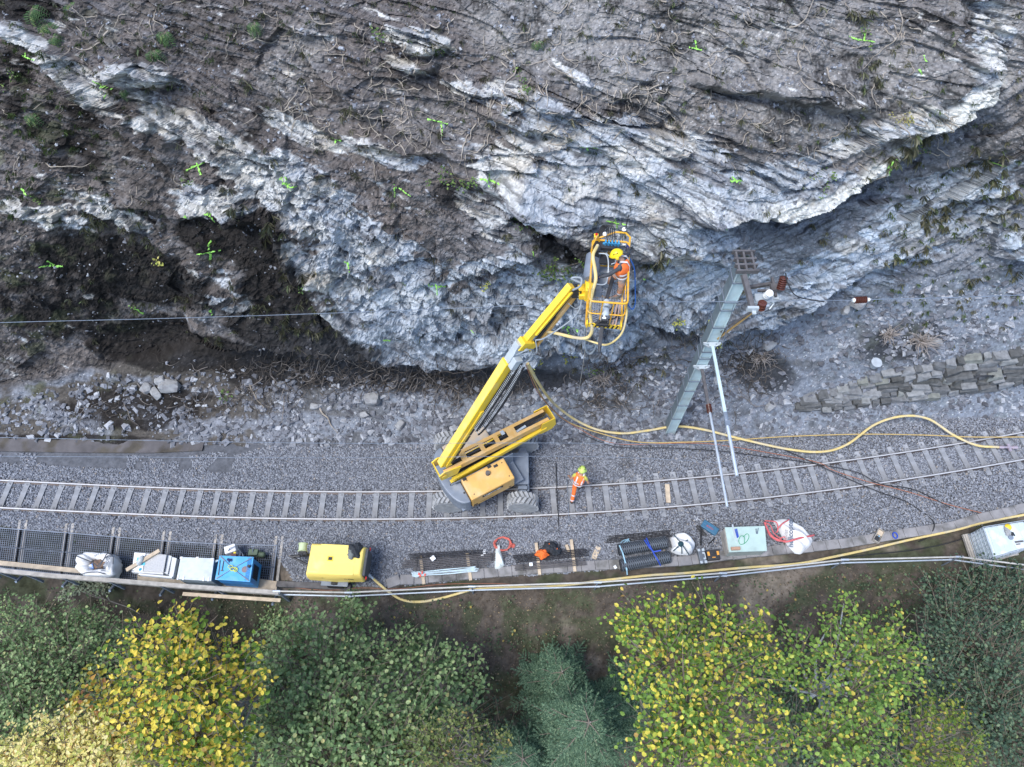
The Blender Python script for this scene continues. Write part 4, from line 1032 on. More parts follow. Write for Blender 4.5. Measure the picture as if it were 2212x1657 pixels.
b = MB(BM); b.tube(spline([(-.1, hl - .3, ZF + .95), (.0, hl - .42, ZF + 1.0), (.25, hl - .38, ZF + 1.05), (.3, hl - .5, ZF + .95), (.05, hl - .62, ZF + .9)], 6), .016, 7); b.tube(spline([(-.3, hl - .45, ZF + 1.1), (-.1, hl - .5, ZF + 1.12), (-.02, hl - .7, ZF + .9), (-.05, hl - 1.1, ZF + .7), (-.35, hl - 1.15, ZF + .7)], 6), .017, 7); b.obj("steel_pipe", m_lgrey, plat, True)
b = MB(BM); b.box((-.02, .42, ZF + .1), (.5, .3, .2)); b.box((-.2, .1, ZF + .12), (.16, .3, .24)); b.box((.02, .66, ZF + .3), (.7, .2, .03)); b.obj("tool_box", m_grey, plat, bevel=.01)
# drill rig: feed beam, drifter
rig = T("rock_drill", tuple(BP(.02, -hl, ZF)), "black rock drill on its feed beam hanging over the front of the yellow basket", "rock drill")
b = MB(BM); b.beam((.17, .35, ZF + .62), (-.02, -.62, ZF + .62), .10, .09); b.obj("feed_beam", m_dark, rig, bevel=.006)
b = MB(BM); b.beam((-.02, -.62, ZF + .55), (-.06, -1.12, ZF + .42), .15, .12); b.lathe((-.01, -.60, ZF + .66), (0, -1, -.15), [(0, .06), (.04, .085), (.18, .085), (.2, .06)], 14); b.lathe((-.02, -.86, ZF + .62), (0, -1, -.2), [(0, .09), (.16, .10), (.2, .07)], 14); b.obj("drifter_body", m_lgrey, rig, True)
b = MB(BM); b.box((-.05, -1.12, ZF + .52), (.14, .16, .14)); b.box((-.07, -1.2, ZF + .4), (.3, .08, .1)); b.lathe((-.18, -1.18, ZF + .4), (0, 0, 1), [(0, .05), (.12, .05)], 10); b.lathe((.06, -1.16, ZF + .4), (0, 0, 1), [(0, .04), (.1, .04)], 10); b.obj("clamp_head", m_dark, rig, bevel=.01)
b = MB(BM); b.box((-.05, -1.13, ZF + .60), (.1, .05, .02)); b.box((-.05, -1.07, ZF + .60), (.05, .1, .02)); b.obj("cross_plate", m_white, rig)
b = MB(BM); b.beam((-.08, -1.25, ZF + .35), (-.10, -1.75, ZF + .2), .10, .06); b.lathe((-.10, -1.72, ZF + .2), (0, -1, -.3), [(0, .05), (.14, .04), (.2, .02)], 12); b.tube([BM.inverted() @ q for q in [BP(-.2, -1.5, ZF + .3), BP(.0, -1.5, ZF + .3), BP(.02, -1.42, ZF + .3), BP(-.2, -1.40, ZF + .3)]], .012, 6); b.obj("rod_guide", m_dark, rig, bevel=.006)
b = MB(BM); b.tube(spline([(.1, -.7, ZF + .3), (.25, -.6, ZF + .5), (.3, -.85, ZF + .3), (.1, -.9, ZF + .2)], 6), .022, 7); b.tube(spline([(.2, -.6, ZF + .1), (.35, -.75, ZF + .2), (.32, -.92, ZF + .15)], 6), .03, 7); b.obj("loose_hose", m_black, plat, True)
b = MB(BM); b.tube([(.28, -.62, ZF + .6), (.22, -.98, ZF + .1)], .025, 8); b.tube([(.36, -.60, ZF + .6), (.30, -.98, ZF + .1)], .02, 8); b.obj("strap", mat("dirty_pink_rubber", (.48, .33, .26), .7), plat, True)

# ---------------------------------------------------------------- hoses around the basket
def hose(name, pts, r, m, label, k=10, cat="hose", group=None):
    return tag(MB().tube(spline(pts, k), r, 8).obj(name, m, None, True), label, cat, group)
hose("air_hose", [BP(-.36, .62, 11.15), P(1281, 552, 11.2), P(1285, 580, 11.05), P(1287, 604, 10.9), P(1280, 630, 10.7), P(1274, 665, 10.3), P(1276, 690, 10.0), P(1279, 712, 9.7), P(1272, 727, 9.45), P(1258, 731, 9.35), P(1235, 728, 9.1), P(1210, 722, 8.9), P(1180, 716, 8.5)], .045, m_hose, "thick yellow air hose looping from the basket back to the jib foot")
hose("air_hose", [BP(.40, -hl + .1, ZR), P(1354, 670, 10.5), P(1351, 695, 10.2), P(1344, 718, 9.9), P(1328, 736, 9.6), P(1308, 745, 9.3), P(1285, 740, 9.2), P(1255, 730, 9.2)], .028, m_hose, "thinner dusty yellow hose looping under the front of the basket")
hose("grey_hose", [P(1268, 690, 9.9), P(1263, 720, 9.2), P(1264, 750, 8.7), P(1272, 764, 8.3), P(1283, 757, 8.5), P(1292, 735, 9.2), P(1299, 715, 9.8)], .028, m_hoseg, "grey hose hanging in a narrow loop under the basket")
hose("grey_hose", [LP(1.85, -.1, 8.5), P(1175, 731, 8.6), P(1205, 712, 8.9), P(1235, 690, 9.2), P(1252, 668, 9.5), P(1257, 640, 9.8)], .022, m_hoseg, "grey hose sagging beside the jib link", cat="hose")
hose("blue_rope", [BP(.47, .5, 10.95), P(1370, 580, 10.6), P(1372, 620, 10.0), P(1372, 655, 9.5), P(1366, 668, 9.3), P(1358, 660, 9.5), P(1352, 645, 10.0), P(1348, 620, 10.2)], .017, mat("blue_rope", (.03, .12, .40), .6), "blue air line hanging in a loop beside the basket", cat="hose")
hose("tether_rope", [BP(-.43, -.9, ZF), P(1262, 770, 8.0), P(1252, 835, 4.5), P(1247, 870, 1.4)], .010, m_woodg, "thin cord hanging from the basket down to the rubble", cat="rope")
b = MB(); b.tube(spline([LP(2.95, -.1, 10.15), LP(3.1, -.2, 10.35), LP(3.2, -.05, 10.45), LP(3.0, .1, 10.4), P(1257, 612, 10.3)], 6), .03, 8); b.tube(spline([LP(3.05, -.1, 9.9), LP(3.2, -.25, 9.7), LP(3.0, -.3, 9.5), LP(2.8, -.15, 9.7)], 6), .014, 6); b.obj("hose_bundle", m_hoseg, lift, True)

# hoses on the ground
g = "supply hoses laid along the track"
def gp(L_, z=.03): return [P(u, v, z) for u, v in L_]
def cpz(L_):  # (u, v, z)
    out = []
    for u, v, z in L_:
        p = P(u, v, z)
        if v < 1010:
            q = SU(u, v, .07)
            if q.z > p.z: p = q
        out.append(p)
    return out
hose("air_hose", cpz([(1140, 785, 6.8), (1165, 830, 5.0), (1195, 870, 2.4), (1240, 905, .9), (1290, 928, .45), (1345, 936, .35), (1400, 930, .3), (1460, 921, .3), (1520, 928, .3), (1600, 948, .25), (1700, 970, .18), (1775, 976, .15), (1830, 960, .18), (1890, 917, .25), (1950, 899, .4), (2005, 905, .35), (2060, 940, .2), (2110, 962, .12), (2160, 966, .1)]), .048, m_hose, "thick yellow air hose snaking from the boom foot along the track to the right")
hose("thin_yellow_hose", cpz([(1138, 785, 6.8), (1155, 825, 5.2), (1180, 870, 2.6), (1225, 910, .9), (1300, 937, .4), (1380, 955, .3), (1480, 955, .25), (1580, 951, .2), (1700, 943, .2), (1860, 938, .2), (2000, 940, .18), (2100, 944, .15), (2240, 944, .12)]), .022, mat("dull_yellow_hose", (.50, .36, .14), .5, var=.1), "thin yellow hose running nearly straight beside the thick one")
b = MB(); b.lathe(P(2158, 966, .12), (1, -.02, 0), [(0, .05), (.12, .07), (.16, .07), (.2, .05), (.5, .05), (.52, .07), (.7, .07)], 10); b.box(P(2180, 967, .14), (.1, .3, .06)); tag(b.obj("hose_coupling", mat("pinkish_steel", (.50, .42, .46), .4, .5), None, True), "pale metal coupling at the right end of the thick yellow hose", "coupling")
hose("power_cable", cpz([(1136, 788, 6.7), (1160, 845, 4.2), (1195, 885, 2.0), (1240, 920, .8), (1330, 958, .3), (1480, 957, .25), (1560, 962, .2), (1700, 985, .05), (1770, 1000, .05), (1800, 1016, .07), (1880, 1042, .06), (1960, 1062, 0), (2050, 1090, -.05), (2120, 1108, 0)]), .014, m_orange, "thin orange cable crossing the rails at right", cat="cable")
hose("power_cable", cpz([(1250, 935, .4), (1330, 965, .25), (1450, 968, .2), (1560, 975, .15), (1640, 985, .1), (1750, 1000, .05), (1850, 1020, .07), (1900, 1045, .06), (1975, 1058, .0), (2060, 1100, -.05)]), .018, m_black, "black cable crossing both rails beside the orange one at right", cat="cable")
hose("power_cable", cpz([(1690, 970, .1), (1740, 992, .05), (1800, 1020, .07), (1850, 1042, .03), (1900, 1063, .06), (1960, 1085, -.05), (2010, 1120, -.05), (2018, 1138, .08), (2005, 1160, -.1), (1985, 1170, -.1)]), .018, m_black, "black cable bending off the ballast over the trough covers", cat="cable")
hose("rope", cpz([(1201, 1000, .02), (1203, 1060, .04), (1206, 1108, .04), (1206, 1123, .0), (1209, 1165, -.05), (1210, 1192, .1)]), .016, m_black, "dark cable lying across both rails beside the front tyre", cat="cable")
hose("rope", cpz([(1222, 1005, .02), (1226, 1062, .04), (1229, 1126, .0)]), .010, m_galvd, "thin grey cord lying across the track at the worker's left", cat="cord")
# yellow hose from the compressor behind the railing
hose("air_hose", cpz([(803, 1247, .35), (820, 1262, .1), (842, 1280, 0), (870, 1296, -.1), (905, 1300, -.1), (950, 1293, -.05), (1010, 1276, .3), (1022, 1273, .45), (1100, 1269, .3), (1200, 1266, .1), (1310, 1253, 0), (1400, 1243, 0), (1480, 1238, 0), (1600, 1227, 0), (1720, 1218, 0), (1800, 1203, 0), (1880, 1186, 0), (1970, 1165, 0), (2060, 1146, 0), (2130, 1128, 0), (2250, 1105, 0)]), .045, m_hose, "long yellow air hose from the compressor along the outer railing")
MB_ = MB(); MB_.lathe(P(790, 1238, .55), P(805, 1249, .38) - P(790, 1238, .55), [(0, .05), (.1, .05), (.12, .065), (.2, .065), (.22, .04), (.34, .04)], 10); tag(MB_.obj("hose_coupling", m_lgrey, None, True), "steel coupling between compressor and yellow hose", "coupling")
hose("power_cable", cpz([(600, 1265, .0), (700, 1275, .0), (780, 1270, 0), (860, 1272, 0), (960, 1262, -.05), (1100, 1262, -.05), (1150, 1278, -.3), (1230, 1279, -.3), (1330, 1268, -.2), (1380, 1282, -.4), (1410, 1286, -.4), (1450, 1275, -.3), (1560, 1260, -.2)]), .010, m_orange, "thin orange cable running along the embankment under the railing", cat="cable")
hose("power_cable", cpz([(1010, 1278, -.2), (1080, 1290, -.4), (1150, 1296, -.5), (1250, 1287, -.4), (1400, 1268, -.2), (1480, 1246, -.05), (1560, 1241, 0), (1620, 1231, 0), (1680, 1218, 0), (1760, 1211, 0), (1880, 1198, 0), (1980, 1187, 0), (2060, 1170, 0), (2110, 1150, 0)]), .016, m_black, "black cable weaving along the grass beside the long yellow hose", cat="cable")
# compressor twine between ballast and sleeper
hose("twine", cpz([(1062, 1168, -.08), (1110, 1150, -.08), (1150, 1137, -.08), (1210, 1133, -.08)]), .006, m_orange, "thin red cord trailing from the coiled red cable", cat="cord")

# ---------------------------------------------------------------- stored material
def ori(u0, v0, u1, v1, z):
    a_, b_ = P(u0, v0, z), P(u1, v1, z); return math.atan2(b_.y - a_.y, b_.x - a_.x)
def wbox(q, z0, z1, base_scale=1.0):
    """upright box whose top corners are seen at the four image positions q, from z1 down to z0"""
    t = [P(u, v, z1) for u, v in q]; return [(p.x, p.y) for p in t]
# --- yellow compressor
cz = 1.30
c0 = wbox([(668, 1172), (786, 1176), (781, 1248), (664, 1240)], 0, cz)
ctr = Vector((sum(p[0] for p in c0) / 4, sum(p[1] for p in c0) / 4, 0))
ca = ori(666, 1206, 784, 1212, cz); CM = rotZ(ca, (ctr.x, ctr.y, 0))
L_ = (Vector(c0[1]) - Vector(c0[0])).length; W_ = (Vector(c0[0]) - Vector(c0[3])).length
comp = T("air_compressor", (ctr.x, ctr.y, -.1), "large yellow wheeled air compressor with a dark jacket thrown on top", "air compressor")
m_cy = mat("compressor_yellow", (.95, .74, .20), .42, var=.06, scale=2, col2=(.88, .72, .36), mix2=(.55, .75), bump=.04)
def superbox(M, prof, nm, m, parent, bev=.03):
    """prof: list of (z, half length, half width front, half width back)"""
    b = MB(M); n = 0; vs = []; fs = []
    for z, hx, hy, hb in prof:
        vs += [(-hx, -hy, z), (0, -hy * 1.045, z), (hx, -hb, z), (hx, hb, z), (0, hy * 1.045, z), (-hx, hy, z)]
    k = len(prof)
    for i in range(k - 1):
        for j in range(6): fs.append((i * 6 + j, i * 6 + (j + 1) % 6, i * 6 + 6 + (j + 1) % 6, i * 6 + 6 + j))
    fs.append((5, 4, 3, 2, 1, 0)); fs.append(tuple((k - 1) * 6 + j for j in range(6)))
    b.add(vs, fs); return b.obj(nm, m, parent, True, bevel=bev)
hood = superbox(CM, [(.55, L_ / 2 + .03, W_ / 2 + .03, W_ / 2), (.95, L_ / 2 + .03, W_ / 2 + .03, W_ / 2), (1.18, L_ / 2, W_ / 2, W_ / 2 - .03), (1.30, L_ / 2 - .06, W_ / 2 - .07, W_ / 2 - .10)], "canopy", m_cy, comp, .04)
b = MB(CM); b.box((.03, 0, .42), (L_ * .96, W_ * .9, .3)); b.box((L_ / 2 + .05, 0, .80), (.10, W_ * .86, .75)); b.obj("base_frame", mat("compressor_grey", (.075, .08, .09), .6, var=.15), comp, bevel=.02)
b = MB(CM)
for yy in (-.36, .36): b.box((.05, yy, 1.302), (L_ * .66, .30, .012))
b.box((.15, 0.02, 1.302), (L_ * .55, .20, .010)); b.obj("canopy_panel", m_cy, hood, bevel=.006)
b = MB(CM); b.box((-.18, .02, 1.309), (.20, .17, .012)); b.obj("filler_frame", mat("filler_yellow", (.80, .58, .05), .4), hood, bevel=.004)
b = MB(CM); b.box((-.18, .02, 1.3165), (.13, .10, .006)); b.lathe((-.17, .0, 1.32), (0, 0, 1), [(0, .03), (.012, .028)], 12); b.obj("filler_cap", m_dark, hood)
b = MB(CM)
for i in range(4): b.box((-L_ / 2 + .03 + i * .035, 0, 1.20 + i * .028), (.012, W_ * .96 - i * .03, .02))
b.obj("intake_rib", mat("rib_yellow", (.60, .50, .08), .5), hood)
for sx in (-1, 1):
    for xx in (-.1,): MB(CM).lathe((xx, sx * (W_ / 2 - .02), .22), (0, sx, 0), [(0, .30), (.03, .33), (.15, .33), (.18, .30)], 24).obj("wheel", m_black, comp, True)
    MB(CM).box((-.1, sx * (W_ / 2 + .07), .50), (.95, .22, .05)).obj("mudguard", m_grey, comp, bevel=.02)
b = MB(CM)
for yy in (-.5, .5): b.box((L_ / 2 + .115, yy, .95), (.03, .10, .08))
b.obj("tail_lamp", mat("red_lens", (.65, .02, .015), .3), comp)
b = MB(CM); b.box((-.27, -W_ / 2 - .035, .98), (.34, .006, .10)); b.obj("decal", m_black, hood)
text("KAESER", .10, CM @ Matrix.Translation((-.27, -W_ / 2 - .040, .98)) @ Matrix.Rotation(math.pi / 2, 4, 'X'), m_cy, hood)
text("KAESER", .10, CM @ Matrix.Translation((.50, -W_ / 2 - .036, 1.0)) @ Matrix.Rotation(math.pi / 2, 4, 'X'), m_black, hood)
b = MB(CM); b.tube([(-L_ / 2, .35, .45), (-L_ / 2 - .9, .25, .42)], .05, 8); b.tube([(-L_ / 2, -.1, .45), (-L_ / 2 - .9, .25, .42)], .04, 8); b.obj("drawbar", m_dark, comp)
hr_ = T("hose_reel", tuple(P(652, 1182, .55)), "small reel of pale green hose at the left end of the compressor", "hose reel")
rc = P(655, 1183, .95)
MB().lathe(rc + Vector((-.02, .14, 0)), (.05, -1, 0), [(0, .17), (.02, .17), (.02, .14), (.26, .14), (.26, .17), (.28, .17)], 20).obj("hose_winding", mat("pale_green_hose", (.50, .58, .36), .5, var=.1, scale=20), hr_, True)
MB().box(rc + Vector((0, -.2, -.15)), (.3, .08, .3)).tube([rc + Vector((0, .2, 0)), rc + Vector((0, -.3, 0))], .025, 8).box(rc + Vector((.02, -.17, .05)), (.25, .06, .04)).obj("reel_frame", m_dark, hr_)
# crumpled cloth
def cloth(u, v, z, rx, ry, h, seed, m, name, label, cat, ang=0.0, parent=None, n=26):
    r = np.random.default_rng(seed); c = P(u, v, z)
    vs = []; fs = []
    ph = r.random(6) * 6.28
    for i in range(n):
        for j in range(n):
            a, b_ = (i / (n - 1) - .5) * 2, (j / (n - 1) - .5) * 2
            k = 1 / max(1, math.sqrt(a * a + b_ * b_)); a *= k ** .6; b_ *= k ** .6
            rad = 1 + .16 * math.sin(3 * math.atan2(b_, a) + ph[0]) + .10 * math.sin(5 * math.atan2(b_, a) + ph[1]) + .06 * math.sin(9 * math.atan2(b_, a) + ph[2])
            d_ = math.hypot(a, b_)
            zz = h * (1 - d_ ** 2.2) * (.65 + .7 * float(fbm(a * 2.2 + ph[3], b_ * 2.2, 3, seed))) + .02 + h * .30 * abs(math.sin(6 * a + 4 * b_ + ph[4] + 3 * float(noise(a * 2, b_ * 2, seed)))) * (1 - d_ * .7)
            x_, y_ = a * rad * rx, b_ * rad * ry
            vs.append((x_, y_, max(zz, .0)))
    for i in range(n - 1):
        for j in range(n - 1): fs.append((i * n + j, (i + 1) * n + j, (i + 1) * n + j + 1, i * n + j + 1))
    b = MB(rotZ(ang, c)); b.add(vs, fs)
    o = b.obj(name, m, parent, True, auto=False); so = o.modifiers.new("thick", 'SOLIDIFY'); so.thickness = .012; so.offset = -1
    if label: tag(o, label, cat)
    return o
m_jk = mat("dark_jacket_cloth", (.03, .036, .045), .85, var=.3, scale=9, bump=.5)
jk = cloth(768, 1188, 1.32, .22, .26, .15, 31, m_jk, "jacket", "dark crumpled jacket lying on the yellow compressor", "jacket")
cloth(761, 1196, 1.33, .17, .18, .09, 32, mat("grey_lining", (.16, .18, .18), .85, bump=.4), "lining", None, None, parent=jk)

# --- box-like things on the walkway
def cbox(name, q, z0, z1, m, parent, bevel=.012, inset=0.0):
    b = MB(); b.prism(wbox(q, z0, z1)[::-1], z0, z1); return b.obj(name, m, parent, bevel=bevel)
m_gw = mat("grey_white_lid", (.55, .60, .63), .6, var=.07, scale=6, col2=(.46, .51, .55), mix2=(.45, .7), bump=.15)
m_side = mat("grey_box_side", (.22, .27, .31), .6, var=.12, scale=3)
# blue generator
bq = [(474, 1202), (547, 1205), (539, 1256), (466, 1251)]
gen = T("generator", tuple(P(507, 1230, .03)), "bright blue box generator with lifting chains crossed on its lid", "generator")
m_bl = mat("generator_blue", (.02, .20, .52), .4, var=.08, scale=2, col2=(.08, .33, .62), mix2=(.5, .75), bump=.05)
m_bll = mat("generator_lid", (.08, .37, .68), .45, var=.08, scale=3, col2=(.25, .50, .72), mix2=(.5, .75), bump=.05)
bb = cbox("housing", bq, .16, 1.12, m_bl, gen); q4 = [(474, 1200), (548, 1203), (540, 1257), (464, 1252)]
cbox("lid", q4, 1.125, 1.16, m_bll, gen)
cbox("skid", [(473, 1201), (549, 1204), (541, 1258), (465, 1253)], .04, .15, m_black, gen)
def lerpq(q, s, t):
    a_ = Vector(q[0]).lerp(Vector(q[1]), s); b_ = Vector(q[3]).lerp(Vector(q[2]), s); return a_.lerp(b_, t)
G = [P(u, v, 1.162) for u, v in q4]
GT = [Vector((p.x, p.y)) for p in G]
def gp2(s, t, z=1.165):
    w = lerpq(GT, s, t); return Vector((w.x, w.y, z))
b = MB(); cc = gp2(.46, .52, 1.19)
for s, t in ((.04, .04), (.96, .04), (.96, .96), (.04, .96)):
    e_ = gp2(s, t, 1.18); b.tube([e_, cc], .011, 6)
    for k in range(7): pt = e_.lerp(cc, .03 + k * .05); b.box(pt, (.05, .016 if k % 2 else .03, .03 if k % 2 else .016))
b.obj("lifting_chain", m_galvd, gen)
ring = [cc + Vector((.11 * math.cos(t) + .03, .06 * math.sin(t) - .02, .02)) for t in np.linspace(0, 6.283, 20)]
b = MB(); b.tube(ring, .014, 6); b.tube([cc + Vector((.06 * math.cos(t) + .12, .07 * math.sin(t) - .05, .03)) for t in np.linspace(0, 6.283, 16)], .011, 6); b.tube([cc + Vector((.08 * math.cos(t) - .08, .05 * math.sin(t) + .06, .03)) for t in np.linspace(0, 6.283, 16)], .011, 6); b.obj("lifting_ring", mat("lime_link", (.60, .66, .10), .4), gen, True)
b = MB()
for i in range(12):
    b.beam(gp2(.845, .06 + i * .08), gp2(.955, .06 + i * .08), .018, .012)
for i in range(5): b.beam(gp2(.85 + i * .025, .05), gp2(.85 + i * .025, .95), .008, .014)
b.obj("vent_grille", m_bl, gen)
b = MB(); b.lathe(gp2(.80, .52, 1.162), (0, 0, 1), [(0, .11), (.006, .11), (.008, .095)], 24); b.obj("filler_cap", mat("brown_grey_disc", (.22, .17, .18), .6), gen, True)
b = MB(); b.lathe(gp2(.92, .40, 1.17), (0, 0, 1), [(0, .05), (.1, .045), (.1, .02)], 14); b.obj("exhaust_stub", m_dark, gen, True)
b = MB(); gq = [Vector((p.x, p.y, 0)) for p in [P(u, v, 1.12) for u, v in bq]]
e0, e1 = gq[1], gq[2]
nrm = Vector((e1.y - e0.y, -(e1.x - e0.x), 0)).normalized()
if nrm.x < 0: nrm = -nrm
for i in range(9):
    a_ = e0.lerp(e1, .2) + nrm * .012 + Vector((0, 0, .45 + i * .06)); b.beam(a_, e0.lerp(e1, .8) + nrm * .012 + Vector((0, 0, .45 + i * .06)), .012, .018)
b.obj("side_grille", m_black, gen)
def smallT(name, label, cat, b, m, **k): return tag(b.obj(name, m, None, **k), label, cat)
b = MB(); g0 = gp2(.30, .17, 1.19)
b.box(g0, (.12, .08, .03), Matrix.Rotation(-.4, 3, 'Z'))
for k in range(4): b.beam(g0 + Vector((.05, .03 - k * .022, 0)), g0 + Vector((.13 - .01 * abs(k - 1.5), .03 - k * .03, 0)), .018, .02)
b.beam(g0 + Vector((0, -.03, 0)), g0 + Vector((.03, -.10, 0)), .02, .02)
smallT("glove", "dark blue work glove lying on the blue generator", "glove", b, mat("navy_cloth", (.02, .03, .12), .8), bevel=.006)
for i, (s0, t0, s1, t1, lb) in enumerate(((.05, .20, .08, .82, "long thin brown bar at the left edge of the generator lid"), (.155, .22, .16, .62, "brown hammer lying right of the bar on the generator lid"))):
    b = MB(); b.beam(gp2(s0, t0, 1.18), gp2(s1, t1, 1.18), .022, .02)
    if i: b.beam(gp2(.13, .62, 1.185), gp2(.19, .63, 1.185), .03, .03)
    smallT("hammer" if i else "pry_bar", lb, "hammer" if i else "bar", b, m_rust)
# second box: grey
gb = T("tool_chest", tuple(P(424, 1228, .03)), "grey lidded steel chest between the blue generator and the broken cabinet", "chest")
cbox("chest_body", [(392, 1205), (462, 1208), (455, 1254), (383, 1250)], .04, 1.06, m_side, gb)
ql = [(390, 1203), (463, 1206), (456, 1255), (381, 1251)]
ld = cbox("lid", ql, 1.066, 1.11, m_gw, gb)
GT = [Vector((P(u, v, 1.11).x, P(u, v, 1.11).y)) for u, v in ql]
b = MB()
for s, t in ((.03, .04), (.5, .02), (.95, .05), (.04, .93), (.2, .93), (.78, .93), (.92, .93)): b.box(gp2(s, t, 1.118), (.09 if t < .9 else .045, .07 if t < .9 else .15, .02))
b.obj("lid_clip", m_white, ld)
b = MB(); b.lathe(P(466, 1213, 1.0), (1, .4, .1), [(-.08, .02), (-.06, .04), (.1, .045), (.13, .02)], 12); smallT("water_bottle", "small clear drink bottle squeezed between chest and generator", "bottle", b, mat("bottle_plastic", (.25, .35, .42), .15), smooth=True)
# first: broken cabinet
cab = T("metal_cabinet", tuple(P(335, 1225, .03)), "open white metal cabinet lying on the walkway right of the white bag", "cabinet")
m_cw = mat("cabinet_white", (.60, .62, .64), .5, var=.06, scale=3); m_cb = mat("bright_white_panel", (.80, .82, .84), .4, var=.04, scale=3)
cbox("cabinet_body", [(300, 1200), (368, 1204), (362, 1242), (296, 1236)], .04, .68, m_side, cab)
cbox("white_panel", [(290, 1193), (315, 1195), (308, 1234), (285, 1231)], .86, .90, m_cb, cab)
tpn = cbox("chequer_plate", [(316, 1195), (360, 1198), (353, 1236), (309, 1234)], .86, .90, mat("chequer_steel", (.46, .47, .48), .5, .3, var=.12, scale=30, bump=.6, bscale=80), cab)
for q in ([(284, 1231), (353, 1236), (352, 1241), (284, 1236)], [(362, 1199), (371, 1201), (362, 1240), (355, 1238)], [(372, 1203), (382, 1206), (374, 1246), (365, 1244)], [(300, 1238), (372, 1245), (371, 1249), (299, 1242)]):
    cbox("frame_bar", q, .60, .80, m_cw, cab, .004)
cbox("door_panel", [(364, 1203), (374, 1206), (366, 1243), (358, 1240)], .66, .72, mat("smoked_panel", (.30, .33, .36), .3), cab)
P0 = P(300, 1212, .905)
b = MB(); b.box(P0 + Vector((.02, .06, 0)), (.22, .13, .006)); b.box(P0 + Vector((.10, -.10, 0)), (.28, .10, .006)); b.obj("sticker", mat("cyan_sticker", (.10, .50, .62), .5, var=.15, scale=20), cab)
b = MB(); b.lathe(P(303, 1230, .905), (0, 0, 1), [(0, .05), (.004, .05)], 20); dsc = b.obj("round_sign", mat("teal_sticker", (.03, .30, .42), .5), cab)
b = MB(); pl_ = P(268 + 5, 1232, 1.0); b.beam(P(273, 1232, .96), P(345, 1189, .96), .13, .07); tag(b.obj("plank", m_wood, None, bevel=.005), "short raw timber laid slanting across the white cabinet", "plank")
b = MB(); b.lathe(P(303, 1212, .98), (.4, 1, .25), [(-.16, .04), (-.10, .09), (.05, .10), (.15, .07), (.2, .03)], 12); tag(b.obj("plastic_bag", mat("clear_plastic", (.42, .46, .48), .25, var=.2, scale=14), None, True), "crumpled clear plastic bag tied on the slanting timber", "plastic bag")
b = MB(); b.box(P(302, 1243, .07), (.08, .05, .05)); b.beam(P(303, 1243, .08), P(307, 1243, .08), .03, .04); tag(b.obj("dark_fitting", m_black, None, bevel=.01), "small black fitting lying on the plywood below the cabinet", "fitting")
# little machines behind the generator
tb = T("welding_unit", tuple(P(505, 1193, .0)), "small white tool unit with a raised handle behind the generator", "tool unit")
b = MB(); b.box(P(500, 1188, .38), (.40, .28, .34), Matrix.Rotation(.35, 3, 'Z')); b.obj("unit_case", m_white, tb, bevel=.03)
b = MB(); b.tube([P(492, 1192, .5), P(497, 1184, .66), P(508, 1180, .66), P(512, 1190, .5)], .018, 7); b.tube([P(512, 1182, .6), P(524, 1196, .3), P(526, 1204, .25)], .02, 7); b.box(P(508, 1197, .2), (.45, .22, .2)); b.obj("carry_frame", m_galvd, tb)
b = MB(); b.box(P(507, 1194, .5), (.08, .06, .02)); b.obj("warning_label", mat("label_yellow", (.75, .60, .05), .5), tb)
b = MB(); b.box(P(505, 1199, .42), (.22, .1, .08)); b.obj("motor", mat("maroon_casting", (.12, .05, .06), .5), tb, bevel=.02)
pm = T("small_pump", tuple(P(552, 1197, .0)), "small olive green pump with an upright handle behind the generator", "pump")
b = MB(); b.box(P(548, 1194, .25), (.34, .22, .18)); b.lathe(P(556, 1197, .18), (1, -.1, 0), [(0, .10), (.25, .10), (.28, .06)], 14); b.obj("pump_body", mat("olive_enamel", (.10, .14, .09), .5, var=.15), pm, bevel=.02)
b = MB(); b.tube([P(546, 1196, .3), P(546, 1183, .45)], .018, 7); b.box(P(546, 1181, .46), (.14, .03, .03)); b.obj("pump_handle", m_galvd, pm)

